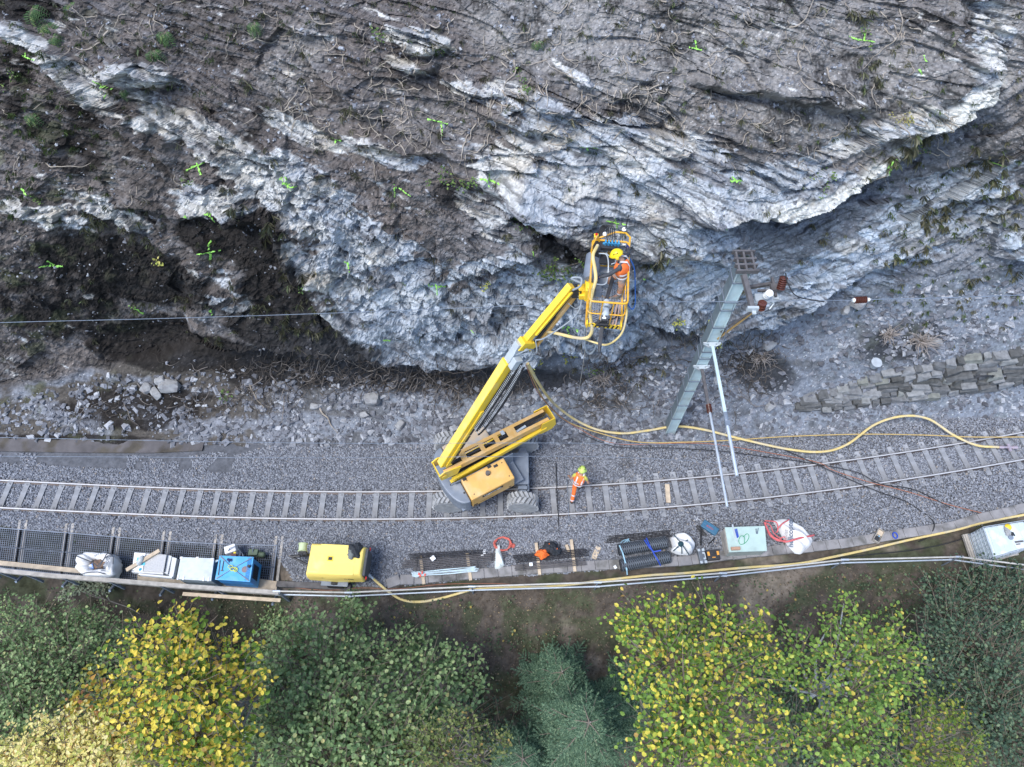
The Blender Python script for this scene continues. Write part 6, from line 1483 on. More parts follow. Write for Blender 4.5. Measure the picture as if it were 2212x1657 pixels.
# ---------------------------------------------------------------- dry stone wall
dw = T("dry_stone_wall", tuple(P(1950, 850, .2)), "rough dry stone retaining wall at the right above the track", "wall")
rr = np.random.default_rng(77); ps = []; sz = []
top = [(1560 + 150, 862), (1800, 838), (1900, 800), (2000, 785), (2100, 765), (2260, 745)]
bot = [(1560 + 150, 884), (1800, 880), (1900, 868), (2000, 858), (2100, 840), (2260, 815)]
vv = []; ff = []
for row in range(6):
    u = 1712 + rr.uniform(0, 12)
    while u < 2260:
        w = rr.uniform(14, 44) if row != 3 else rr.uniform(20, 80)
        vt = np.interp(u, [p[0] for p in top], [p[1] for p in top]); vb_ = np.interp(u, [p[0] for p in bot], [p[1] for p in bot])
        v0 = vb_ + (vt - vb_) * (row + .5) / 6
        ps.append((u + w / 2, v0, w, (vb_ - vt) / 6)); u += w * .98
for (u, v0, w, h) in ps:
    p = SU(u, v0); s = w / 57.0
    v8 = CUBE * (1 + .55 * (rr.random((8, 3)) - .5)); v8 = v8 * np.array([s * .44, .26 + rr.uniform(-.04, .08), max(.10, h / 57 * .62)]) 
    a = rr.uniform(-.12, .12) + .12; c, s2 = math.cos(a), math.sin(a)
    x_, z_ = v8[:, 0] * c - v8[:, 2] * s2, v8[:, 0] * s2 + v8[:, 2] * c; v8[:, 0], v8[:, 2] = x_, z_
    a = .22; y_ = v8[:, 1] * math.cos(a) - v8[:, 0] * math.sin(a) * -1 * 0; 
    v8 = v8 + np.array([p.x, p.y + .05, p.z - .0]) - np.array(WLOC[dw])
    vv.append(v8); ff.append(CF + 8 * (len(vv) - 1))
wo = np_mesh("stone_courses", np.concatenate(vv), np.concatenate(ff)); o = bpy.data.objects.new("stone_courses", wo); link(o, dw); wo.materials.append(mat("wall_stone", island=[(0, (.07, .072, .07)), (.5, (.13, .137, .145)), (.8, (.22, .23, .24)), (1, (.18, .19, .17))], rough=.9, var=.3, scale=6, bump=.5)); WLOC[o] = WLOC[dw]
bv = o.modifiers.new("bevel", 'BEVEL'); bv.width = .025; bv.segments = 2
# larger blocks lying about
def boulder(u, v, s, seed, label, flat=.6, m=None):
    r = np.random.default_rng(seed); p = SU(u, v) if v < 960 else P(u, v, 0)
    pts = r.normal(size=(26, 3)); pts /= np.linalg.norm(pts, axis=1)[:, None]; pts = np.sign(pts) * np.abs(pts) ** .6; pts = pts * np.array([s, s * r.uniform(.55, .9), s * flat]) * .5
    import bmesh
    bm = bmesh.new(); [bm.verts.new(q) for q in pts]; bmesh.ops.convex_hull(bm, input=bm.verts)
    for vx in [x_ for x_ in bm.verts if not x_.link_faces]: bm.verts.remove(vx)
    me = bpy.data.meshes.new("boulder"); bm.to_mesh(me); bm.free()
    o = bpy.data.objects.new("boulder", me); link(o); o.location = p + Vector((0, -.03, s * flat * .25)); o.rotation_euler = (r.uniform(-.3, .3), r.uniform(-.3, .3), r.uniform(0, 6.28))
    me.materials.append(m or mat("boulder_stone", (.30, .31, .32), .9, var=.2, scale=5, col2=(.20, .20, .21), bump=.5)); bvm = o.modifiers.new("bevel", 'BEVEL'); bvm.width = .012
    return tag(o, label, "boulder", "loose blocks of rock")
for i, (u, v, s, lb) in enumerate([(806, 862, .70, "upright dark slab leaning at the foot of the overhang left of the lift"), (372, 835, .85, "largest pale block of the rubble heap at far left"), (340, 850, .6, "pale flat block left of the largest one in the left heap"),
    (318, 838, .5, "small pale block at the left end of the left rubble heap"), (352, 822, .5, "pale block on the crest of the left rubble heap"), (790, 895, .42, "grey block lying below the upright slab"), (865, 920, .45, "grey angular block just above the ballast left of the lift"),
    (1850, 655, .62, "broad grey block on the rubble below the brown line insulator"), (1728, 668, .50, "grey block near the upper left end of the rubble slope"), (1822, 670, .5, "grey block beside the broad one on the rubble slope"), (1745, 672, .42, "pale square block at the lower left of the rubble slope"),
    (1663, 880, .5, "pale slab at the left end of the dry stone wall"), (2020, 740, .48, "square pale block right of the root stump"), (1660, 745, .55, "dark slab standing beside the roots right of the mast"), (680, 880, .4, "pale block left of the overhang rubble")]):
    boulder(u, v, s, 100 + i, lb)

# ---------------------------------------------------------------- people
def skinned(name, nodes, edges, m, parent, root=0, sub=2):
    off = WLOC[parent]
    me = bpy.data.meshes.new(name); me.from_pydata([tuple(Vector(p) - off) for p, r in nodes], edges, [])
    o = bpy.data.objects.new(name, me); link(o, parent); WLOC[o] = off
    sk_ = o.modifiers.new("skin", 'SKIN'); sk_.use_smooth_shade = True
    for i, (p, r) in enumerate(nodes):
        d_ = me.skin_vertices[0].data[i]
        d_.radius = r if isinstance(r, tuple) else (r, r); d_.use_root = (i == root)
    sb = o.modifiers.new("sub", 'SUBSURF'); sb.levels = sub; sb.render_levels = sub
    me.materials.append(m); return o
def person(name, label, J, cols, fwd, right):
    """J: joint positions; one continuous body, clothing as children"""
    root = T(name, tuple(J['base']), label, "person")
    fwd = Vector(fwd).normalized(); right = Vector(right).normalized()
    N = []; E = []
    def nd(p, r): N.append((Vector(p), r)); return len(N) - 1
    hip = nd(J['hip'], (.15, .11)); ch = nd(J['chest'], (.17, .12)); nk = nd(J['neck'], .055); hd_ = nd(J['head'], .088); tp_ = nd(J['head'] + (J['head'] - J['neck']).normalized() * .09, .075)
    nose = nd(J['head'] + fwd * .10, .018)
    E += [(hip, ch), (ch, nk), (nk, hd_), (hd_, tp_), (hd_, nose)]
    for s in ('L', 'R'):
        sh = nd(J['sh' + s], .060); el = nd(J['el' + s], .042); wr_ = nd(J['wr' + s], .028); E += [(ch, sh), (sh, el), (el, wr_)]
        d_ = (J['wr' + s] - J['el' + s]).normalized(); pm_ = nd(J['wr' + s] + d_ * .06, (.040, .018)); E.append((wr_, pm_))
        sd_ = d_.cross(Vector((0, 0, 1))).normalized()
        for k, (ln, o_) in enumerate(((.075, -.030), (.085, -.010), (.080, .011), (.065, .031))):
            a_ = J['wr' + s] + d_ * .105 + sd_ * o_; f1 = nd(a_, .0095); f2 = nd(a_ + d_ * ln * .6 + Vector((0, 0, -.015)), .009); f3 = nd(a_ + d_ * ln * .8 + Vector((0, 0, -.04)), .008); E += [(pm_, f1), (f1, f2), (f2, f3)]
        t1 = nd(J['wr' + s] + d_ * .05 + sd_ * .045, .011); t2 = nd(J['wr' + s] + d_ * .09 + sd_ * .062, .009); E += [(pm_, t1), (t1, t2)]
        hj = nd(J['hip'] + right * (.09 if s == 'R' else -.09) + Vector((0, 0, -.05)), .09); kn = nd(J['kn' + s], .058); an = nd(J['an' + s], .040); ft = nd(J['an' + s] + fwd * .15 + Vector((0, 0, -.05)), (.045, .03)); E += [(hip, hj), (hj, kn), (kn, an), (an, ft)]
    body = skinned("body", N, E, m_skin, root)
    # trousers
    N2 = [(J['hip'] + Vector((0, 0, .06)), (.165, .125)), (J['hip'], (.17, .13))]; E2 = [(0, 1)]
    for s in ('L', 'R'):
        k0 = len(N2); hj = J['hip'] + right * (.095 if s == 'R' else -.095) + Vector((0, 0, -.07))
        N2 += [(hj, .105), (hj.lerp(J['kn' + s], .55), .09), (J['kn' + s], .078), (J['kn' + s].lerp(J['an' + s], .5), .072), (J['an' + s] + Vector((0, 0, .02)), .068)]; E2 += [(1, k0), (k0, k0 + 1), (k0 + 1, k0 + 2), (k0 + 2, k0 + 3), (k0 + 3, k0 + 4)]
    tr = skinned("trousers", N2, E2, cols['trousers'], root, 1)
    # torso garment and sleeves
    N3 = [(J['hip'] + Vector((0, 0, .02)), (.175, .135)), (J['hip'].lerp(J['chest'], .5), (.178, .135)), (J['chest'], (.19, .14)), (J['chest'].lerp(J['neck'], .75), (.10, .085))]; E3 = [(0, 1), (1, 2), (2, 3)]
    N4 = list(N3)
    for s in ('L', 'R'):
        k0 = len(N3); N3 += [(J['sh' + s], .066), (J['sh' + s].lerp(J['el' + s], .5), .05)]; E3 += [(2, k0), (k0, k0 + 1)]
        if cols['long']: N3 += [(J['el' + s], .056), (J['wr' + s], .042)]; E3 += [(k0 + 1, k0 + 2), (k0 + 2, k0 + 3)]
    skinned("shirt", N3, E3, cols['shirt'], root, 2)
    g_ = .012
    def R2(r, e): return (r[0] + e, r[1] + e)
    N5 = [(p, R2(r, .045)) for p, r in N4]; E5 = [(0, 1), (1, 2), (2, 3)]
    for s in ('L', 'R'): N5.append((J['sh' + s].lerp(J['chest'], .10), .108)); E5.append((2, len(N5) - 1))
    vest = skinned("safety_vest", N5, E5, m_orv, root, 2)
    up = (J['neck'] - J['hip']).normalized()
    # reflective bands hugging the vest
    def ringband(c, ax, r1, r2, w, nm, par):
        ax = ax.normalized(); s_ = right - ax * right.dot(ax); s_.normalize(); f_ = ax.cross(s_)
        b = MB(); n = 28
        vs = []; fs = []
        for i in range(n):
            t = 2 * math.pi * i / n; q = c + s_ * math.cos(t) * r1 + f_ * math.sin(t) * r2; vs += [q - ax * w / 2, q + ax * w / 2]
        for i in range(n): j = (i + 1) % n; fs.append((2 * i, 2 * j, 2 * j + 1, 2 * i + 1))
        b.add(vs, fs); return b.obj(nm, m_refl, par, True)
    for t in (.10, .42): ringband(J['hip'].lerp(J['chest'], t), up, .212, .172, .05, "reflective_band", vest)
    bk = -fwd
    for sx in (-1, 1):
        b = MB(); pts = [J['hip'].lerp(J['chest'], .5) + right * (.105 * sx) + bk * .175, J['chest'] + right * (.11 * sx) + bk * .175, J['chest'].lerp(J['neck'], .55) + right * (.10 * sx) + bk * .14 + up * .02, J['chest'].lerp(J['neck'], .75) + right * (.10 * sx) + up * .03 + fwd * .03, J['chest'] + right * (.11 * sx) + fwd * .175]
        for a_, c_ in zip(pts, pts[1:]): b.beam(a_, c_, .05, .008, up=bk)
        b.obj("reflective_stripe", m_refl, vest)
    for s in ('L', 'R'):
        for t in cols['legbands']:
            c = J['kn' + s].lerp(J['an' + s], t); ringband(c, J['an' + s] - J['kn' + s], .082, .082, .05, "reflective_band", tr)
        b = MB(); f0 = J['an' + s]; b.tube([f0 + Vector((0, 0, .06)), f0 + Vector((0, 0, -.03)), f0 + fwd * .06 + Vector((0, 0, -.06)), f0 + fwd * .18 + Vector((0, 0, -.07))], [.058, .058, .055, .042], 10); b.obj("boot", cols['boot'], root, True)
        if cols.get('glove'):
            d_ = (J['wr' + s] - J['el' + s]).normalized(); MB().tube([J['wr' + s], J['wr' + s] + d_ * .05, J['wr' + s] + d_ * .11], [.045, .05, .045], 10).obj("glove", cols['glove'], root, True)
    # helmet
    hu = (J['head'] - J['neck']).normalized() * .7 + Vector((0, 0, .5)); hu.normalize(); hc = J['head'] + hu * .045
    sN = right - hu * right.dot(hu); sN.normalize(); fN = hu.cross(sN); 
    if fN.dot(fwd) < 0: fN = -fN
    vs = []; fs = []; n = 28; R_ = 9
    for k in range(R_ + 1):
        ph = k / R_ * math.pi / 2
        for i in range(n):
            t = 2 * math.pi * i / n; fr = max(0, math.cos(t)) ** 3
            rx, ry = .128, .155
            q = hc + (fN * (math.cos(t) * ry) + sN * (math.sin(t) * rx)) * math.cos(ph) * (1 + (.10 + .16 * fr if k == 0 else 0)) + hu * (math.sin(ph) * .135)
            vs.append(q)
    for k in range(R_):
        for i in range(n): fs.append((k * n + i, k * n + (i + 1) % n, (k + 1) * n + (i + 1) % n, (k + 1) * n + i))
    fs.append(tuple(R_ * n + i for i in range(n)))
    b = MB(); b.add(vs, fs); hm = b.obj("helmet", cols['helmet'], root, True, auto=False); so = hm.modifiers.new("thick", 'SOLIDIFY'); so.thickness = .006
    b = MB()
    for sx in (-1, 1):
        for k in range(4):
            a0 = hc + sN * (.085 * sx) + fN * (-.06 + .035 * k) + hu * .098; b.beam(a0, a0 + fN * .018 + hu * .004, .035, .02, up=hu)
    b.obj("vent_slot", m_black, hm)
    b = MB()
    for sx in (-1, 1): b.lathe(hc + sN * (.125 * sx) - hu * .02, sN * sx, [(-.02, .045), (.01, .05), (.035, .042), (.04, .02)], 14)
    b.obj("ear_defender", cols['ear'], hm, True)
    b = MB(); 
    for sx in (-1, 1): b.lathe(J['head'] + right * (.032 * sx) + fwd * .088 + Vector((0, 0, .01)), fwd, [(0, .012), (.006, .011), (.008, .004)], 10)
    b.obj("eyes", m_black, body, True)
    return root
V3 = Vector
jw = dict(base=P(1250, 1060, -.08), hip=V3((2.42, 9.42, .93)), chest=V3((2.48, 9.53, 1.30)), neck=V3((2.51, 9.60, 1.47)), head=V3((2.53, 9.66, 1.60)),
    shL=V3((2.28, 9.60, 1.36)), elL=V3((2.16, 9.52, 1.12)), wrL=V3((2.12, 9.68, .95)), shR=V3((2.68, 9.47, 1.36)), elR=V3((2.79, 9.36, 1.10)), wrR=V3((2.83, 9.48, .88)),
    knL=V3((2.30, 9.24, .50)), anL=V3((2.24, 9.00, .10)), knR=V3((2.56, 9.68, .52)), anR=V3((2.55, 9.62, .04)))
person("person", "worker in orange vest and yellow green helmet walking across the rails", jw, dict(trousers=m_orv, shirt=mat("lime_shirt", (.50, .50, .10), .8), long=False, legbands=(.25, .75), boot=mat("boot_leather", (.06, .05, .04), .7), helmet=mat("lime_helmet", (.52, .66, .16), .35, var=.04, bump=.02), ear=mat("ear_cup_green", (.35, .48, .12), .5)), (.25, 1, 0), (.97, -.25, 0))
jb = dict(base=V3((2.87, 11.45, 9.83)), hip=V3((2.86, 11.44, 10.70)), chest=V3((2.83, 11.50, 11.08)), neck=V3((2.76, 11.53, 11.28)), head=V3((2.66, 11.545, 11.38)),
    shL=V3((2.74, 11.32, 11.14)), elL=V3((2.50, 11.26, 10.95)), wrL=V3((2.26, 11.30, 10.78)), shR=V3((2.90, 11.70, 11.16)), elR=V3((3.03, 11.86, 11.05)), wrR=V3((3.04, 12.10, 10.97)),
    knL=V3((2.88, 11.33, 10.28)), anL=V3((2.88, 11.36, 9.93)), knR=V3((2.62, 11.62, 10.28)), anR=V3((2.66, 11.72, 9.93)))
person("person", "worker in yellow helmet and orange vest leaning over inside the basket", jb, dict(trousers=mat("dusty_orange_trousers", (.62, .30, .17), .85, var=.15, scale=7, col2=(.30, .28, .26), mix2=(.42, .55), bump=.4), shirt=mat("dark_shirt", (.05, .055, .065), .85, var=.3), long=True, legbands=(.6,), boot=mat("dusty_boot", (.22, .20, .18), .8), helmet=mat("bright_yellow_helmet", (.85, .62, .02), .32, var=.03, bump=.02), ear=m_yel, glove=mat("navy_cloth")), (-1, .05, -.3), (-.05, 1, 0))

# ---------------------------------------------------------------- foliage
def leafmesh(name, pos, nrm, dirv, size, width, m, parent=None, fold=.25):
    n = len(pos)
    nrm = nrm / np.linalg.norm(nrm, axis=1)[:, None]
    d = dirv - nrm * np.sum(dirv * nrm, 1)[:, None]; d /= (np.linalg.norm(d, axis=1)[:, None] + 1e-9)
    s = np.cross(nrm, d); w = size * width
    def pt(a, b_, c): return pos + d * (size * a)[:, None] + s * (w * b_)[:, None] + nrm * (size * c)[:, None]
    one = np.ones(n)
    v = np.stack([pt(0 * one, 0 * one, 0 * one), pt(.28 * one, .42 * one, fold * .4 * one), pt(.70 * one, .40 * one, fold * .35 * one), pt(one, 0 * one, -.10 * one), pt(.70 * one, -.40 * one, fold * .35 * one), pt(.28 * one, -.42 * one, fold * .4 * one)], 1)
    off = WLOC[parent] if parent is not None else Vector((0, 0, 0))
    v = v.reshape(-1, 3) - np.array(off)
    k = (np.arange(n) * 6)[:, None, None]
    f = np.array([[0, 1, 2, 3], [0, 3, 4, 5]])[None] + k
    me = np_mesh(name, v, f.reshape(-1, 4)); o = bpy.data.objects.new(name, me); link(o, parent); me.materials.append(m); WLOC[o] = off
    return o
m_bark = mat("grey_bark", (.22, .20, .18), .9, var=.3, scale=8, bump=.5)
m_twig = mat("brown_twig", (.20, .165, .13), .9)
def leafmat(name, ramp, tr=.42): return mat(name, island=ramp, rough=.55, var=.12, scale=3, bump=0, trans=tr, spec=.3)
def P_a(u, v, Z):
    x = (u - 1106.0) / F; y = (828.5 - v) / F; dx = x; dy = y * CP + SP; dz = y * SP - CP
    t = (Z - CAM_H) / dz; return np.stack([dx * t, dy * t, Z + 0 * t], -1)
def tree(name, label, basexy, lobes, leaf, m, seed, twigs=40, perlf=14, width=.8, cat="tree", group="trees below the railing", up=1.0, bark=None, trunk=.09, droop=.0, thin=1.0):
    r = np.random.default_rng(seed)
    bx_, by_ = basexy; bz_ = GZat(bx_, by_)
    root = T(name, (bx_, by_, bz_), label, cat, group)
    C = [P(u, v, Z) for u, v, Z, _ in lobes]; RR = [rp / F * (CAM_H - Z) for (_, _, Z, rp) in lobes]
    cen = sum(C, Vector()) / len(C); fork = Vector((bx_, by_, bz_)).lerp(Vector((cen.x, cen.y, cen.z)), .62)
    tb_ = MB(); tb_.tube(spline([Vector((bx_, by_, bz_ - .3)), Vector((bx_, by_, bz_)).lerp(fork, .5) + Vector((r.uniform(-.2, .2), r.uniform(-.2, .2), 0)), fork], 6), trunk, 9, r2=trunk * .6)
    tw = MB(); PO = []; NO = []; DI = []
    for c, R_ in zip(C, RR):
        sub = c - Vector((0, 0, R_ * .55)); mid = fork.lerp(sub, .5) + Vector((r.uniform(-.25, .25), r.uniform(-.25, .25), .15))
        tb_.tube(spline([fork, mid, sub], 6), trunk * .5, 7, r2=trunk * .18)
        nt_ = max(8, int(twigs * (R_ / 1.0) ** 2))
        for k in range(nt_):
            z_ = r.uniform(-.25, 1.0); a = r.uniform(0, 6.283); q = math.sqrt(max(0, 1 - z_ * z_))
            dirn = Vector((q * math.cos(a), q * math.sin(a), z_)); ln = R_ * (r.uniform(.55, 1.10) if r.random() < .82 else r.uniform(1.1, 1.5))
            st = sub + dirn * ln * .12; en = c + Vector((dirn.x * ln, dirn.y * ln, dirn.z * ln * .75)); md = st.lerp(en, .5) + Vector((r.uniform(-.1, .1), r.uniform(-.1, .1), .08)) * R_
            tw.tube([st, md, en], .013, 4, False, r2=.004)
            nl = perlf
            for j in range(nl):
                t = .30 + .72 * (j + r.random()) / nl; p = (st * (1 - t) + en * t) + Vector((0, 0, .1 * R_ * math.sin(math.pi * min(t, 1))))
                jit_ = leaf * 1.1; PO.append((p.x + r.normal() * jit_, p.y + r.normal() * jit_, p.z + r.normal() * jit_ * .8))
                NO.append((dirn.x * .6 + r.normal() * .60, dirn.y * .6 + r.normal() * .60 - .1, up + r.normal() * .4)); DI.append((dirn.x + r.normal() * .8, dirn.y + r.normal() * .8, -droop + r.normal() * .2))
    tb_.obj("trunk", bark or m_bark, root, True, auto=False)
    tw.obj("twigs", m_twig, root)
    PO = np.array(PO); keepm = r.random(len(PO)) < thin * (.55 + .9 * fbm(PO[:, 0] / .45, PO[:, 1] / .45, 2, seed))
    PO = PO[keepm]; NO = np.array(NO)[keepm]; DI = np.array(DI)[keepm]
    leafmesh("crown", PO, NO, DI, leaf * (.65 + .6 * r.random(len(PO))), width, m, root)
    return root
L_yel = leafmat("autumn_yellow_leaf", [(0, (.10, .17, .03)), (.38, (.20, .32, .05)), (.50, (.46, .50, .08)), (.60, (.78, .62, .09)), (.93, (.88, .70, .12)), (.98, (.60, .40, .12)), (1, (.30, .18, .08))])
L_mix = leafmat("half_turned_leaf", [(0, (.08, .16, .035)), (.40, (.19, .32, .06)), (.68, (.34, .50, .10)), (.76, (.74, .68, .10)), (.94, (.90, .75, .14)), (1, (.45, .28, .10))])
L_ltg = leafmat("light_green_leaf", [(0, (.09, .18, .045)), (.5, (.21, .35, .08)), (.84, (.36, .52, .12)), (.90, (.68, .64, .12)), (1, (.70, .58, .12))])
L_grn = leafmat("grey_green_leaf", [(0, (.08, .14, .055)), (.5, (.185, .285, .12)), (.85, (.31, .42, .19)), (.97, (.42, .50, .24)), (1, (.48, .44, .18))], .3)
L_dk = leafmat("dark_green_leaf", [(0, (.04, .075, .05)), (.5, (.08, .135, .085)), (.9, (.135, .20, .12)), (1, (.22, .28, .14))], .25)
L_sun = leafmat("sun_patch_leaf", [(0, (.50, .55, .14)), (.4, (.88, .80, .30)), (.8, (.95, .86, .46)), (1, (.85, .55, .20))], .45)  # the corner's warm sun patch is put into this pale leaf colour
tree("autumn_tree", "golden yellow leaved tree at left below the walkway", (-6.3, 2.6), [(400, 1385, 8.3, 75), (330, 1400, 8.0, 70), (270, 1400, 7.6, 40), (470, 1430, 7.8, 75), (520, 1420, 7.3, 45), (370, 1470, 8.6, 90), (290, 1480, 8.0, 70), (450, 1510, 8.0, 85), (510, 1510, 7.4, 60), (390, 1360, 8.1, 45), (340, 1560, 7.8, 75), (420, 1590, 7.8, 80), (500, 1590, 7.2, 60), (400, 1640, 7.6, 80), (470, 1650, 7.0, 50)], .125, L_yel, 201, 44, 9)
tree("autumn_tree", "low orange yellow tree reaching left of the golden tree", (-8.5, 1.6), [(215, 1510, 6.6, 50), (270, 1530, 6.6, 55), (170, 1500, 6.2, 28), (300, 1590, 6.4, 70), (230, 1570, 6.2, 60)], .135, leafmat("orange_turning_leaf", [(0, (.16, .20, .04)), (.4, (.34, .34, .05)), (.7, (.58, .42, .06)), (.9, (.52, .26, .09)), (1, (.36, .17, .09))]), 202, 30, 9)
tree("sun_painted_tree", "tree with sunlight painted pale cream and gold in the bottom left corner", (-8.9, .3), [(120, 1600, 6.2, 70), (190, 1610, 6.6, 75), (250, 1620, 6.6, 75), (60, 1620, 5.8, 60), (10, 1620, 5.5, 50), (150, 1665, 6.6, 85), (230, 1680, 6.8, 90), (60, 1680, 6.2, 80), (310, 1660, 6.0, 50), (190, 1560, 6.0, 35)], .10, L_sun, 203, 70, 10)
tree("green_tree", "grey green small leaved tree at the left edge", (-12.0, 1.0), [(40, 1400, 3.2, 95), (120, 1400, 3.0, 80), (200, 1370, 2.6, 70), (30, 1330, 2.0, 50), (150, 1460, 3.8, 95), (60, 1480, 4.2, 100), (-30, 1430, 3.6, 100), (240, 1440, 3.0, 80), (20, 1570, 4.6, 95), (120, 1560, 4.4, 85), (160, 1350, 2.4, 45), (260, 1380, 2.0, 40), (-40, 1540, 4.2, 100), (200, 1520, 3.4, 70)], .095, L_grn, 204, 52, 12)
tree("green_tree", "broad round leaved green tree left of the middle", (-3.9, 2.0), [(650, 1420, 2.8, 90), (740, 1370, 2.2, 70), (760, 1330, 1.8, 38), (640, 1360, 1.8, 45), (700, 1470, 4.0, 110), (600, 1500, 3.6, 80), (800, 1440, 3.0, 85), (870, 1400, 2.0, 60), (900, 1480, 3.0, 80), (780, 1550, 4.6, 110), (660, 1570, 4.6, 110), (590, 1600, 4.2, 80), (880, 1580, 4.2, 90), (960, 1430, 2.0, 50), (1010, 1470, 2.0, 50), (700, 1650, 5.2, 120), (830, 1650, 5.0, 110), (580, 1420, 2.2, 50), (940, 1540, 3.2, 60)], .115, L_grn, 205, 50, 10, .95)
tree("young_tree", "thin pale leaved young tree rising beside the conifer", (-.6, .3), [(930, 1600, 5.6, 55), (970, 1560, 5.9, 35), (1020, 1570, 5.6, 35), (960, 1640, 5.6, 60), (1040, 1640, 5.2, 45), (890, 1640, 5.0, 50), (1080, 1600, 5.0, 30)], .085, leafmat("olive_leaf", [(0, (.09, .13, .04)), (.6, (.19, .24, .08)), (.9, (.30, .33, .12)), (1, (.50, .34, .12))]), 206, 60, 9)
tree("half_turned_tree", "large green tree flecked with yellow at right of the conifer", (5.2, 2.2), [(1420, 1350, 6.4, 75), (1360, 1370, 5.6, 40), (1480, 1330, 6.0, 55), (1560, 1360, 6.4, 75), (1640, 1370, 5.8, 55), (1450, 1430, 7.2, 100), (1560, 1450, 7.2, 100), (1390, 1470, 6.6, 60), (1500, 1530, 7.6, 110), (1620, 1440, 6.2, 60), (1430, 1590, 7.2, 80), (1560, 1600, 7.4, 100), (1660, 1560, 6.6, 60), (1690, 1620, 6.2, 40), (1480, 1655, 7.0, 90), (1620, 1655, 6.6, 70), (1340, 1340, 5.2, 25)], .115, L_mix, 207, 42, 9, .85)
tree("half_turned_tree", "light green tree with bare silver branches showing at right", (9.6, 1.9), [(1740, 1420, 5.4, 65), (1820, 1420, 5.8, 70), (1900, 1410, 5.6, 75), (1950, 1360, 5.0, 45), (1880, 1360, 5.0, 45), (1680, 1440, 5.0, 50), (1930, 1470, 5.6, 65), (1850, 1500, 6.2, 80), (1760, 1490, 5.0, 45), (1800, 1350, 4.2, 35), (1830, 1300, 3.2, 32), (1800, 1600, 5.8, 80), (1880, 1580, 5.8, 75), (1760, 1560, 5.0, 45), (1860, 1655, 5.6, 80), (1960, 1420, 5.0, 50)], .112, L_ltg, 208, 40, 9, .85, bark=mat("silver_bark", (.42, .43, .42), .8, var=.25, scale=8, bump=.4), trunk=.10)
tree("light_green_tree", "yellowish tree low at the right beside the dark bushes", (12.6, .9), [(1990, 1560, 4.6, 55), (2040, 1530, 4.2, 50), (2090, 1580, 4.2, 50), (2010, 1620, 4.8, 70), (2080, 1650, 4.6, 70), (1960, 1650, 4.8, 55), (1930, 1560, 4.0, 30)], .105, leafmat("dull_yellow_green_leaf", [(0, (.10, .18, .04)), (.6, (.24, .33, .06)), (.85, (.36, .40, .08)), (1, (.60, .42, .08))]), 209, 36, 9)
tree("dark_tree", "dark blue green bushy tree at the right edge", (14.6, 3.0), [(2060, 1330, 1.6, 80), (2140, 1290, 1.2, 80), (2200, 1350, 1.8, 90), (2100, 1400, 2.4, 100), (2020, 1420, 2.2, 80), (2180, 1450, 2.8, 100), (2060, 1480, 2.6, 80), (2150, 1540, 3.0, 90), (2200, 1600, 3.2, 100), (2030, 1270, .4, 45), (2110, 1250, .2, 45), (2190, 1260, .6, 60), (2230, 1300, 1.2, 70)], .10, L_dk, 210, 55, 11)
tree("dark_tree", "dark foliage in the gap between the two yellow flecked trees", (8.0, .6), [(1720, 1600, .6, 80), (1700, 1530, .2, 70), (1760, 1650, .8, 80), (1650, 1480, .0, 70), (1740, 1450, -.4, 70), (1850, 1560, .6, 90), (1950, 1600, .8, 90), (1600, 1400, -.8, 70), (1900, 1650, .8, 80), (1980, 1500, 0, 80)], .095, L_dk, 211, 50, 10)
tree("dark_tree", "dark foliage under the golden tree and the broad green tree", (-6.2, .8), [(560, 1560, .2, 80), (520, 1480, -.2, 60), (330, 1500, -.2, 90), (440, 1620, .2, 100), (560, 1640, .6, 80), (250, 1620, 0, 100), (420, 1480, -.4, 80), (1000, 1560, -1, 80), (1080, 1640, -1, 90)], .095, L_dk, 212, 50, 10)
tree("small_sprig", "pale leafed sprig leaning out below the white bulk bag", (-13.4, 5.0), [(160, 1268, -.4, 16), (180, 1262, -.3, 20), (205, 1266, -.4, 18), (226, 1264, -.3, 16), (140, 1285, -.7, 12)], .08, leafmat("pale_grey_leaf", [(0, (.20, .24, .16)), (1, (.34, .38, .27))]), 213, 220, 9, cat="shrub", group=None, trunk=.02)
tree("small_shrub", "little green shrub poking through the railing near the compressor", (-5.0, 5.2), [(765, 1283, .3, 10), (763, 1298, 0, 14), (745, 1318, -.4, 22), (705, 1335, -.6, 28), (820, 1330, -.6, 30), (590, 1350, -.8, 30), (610, 1325, -.8, 16)], .09, L_grn, 214, 150, 8, cat="shrub", group=None, trunk=.02)

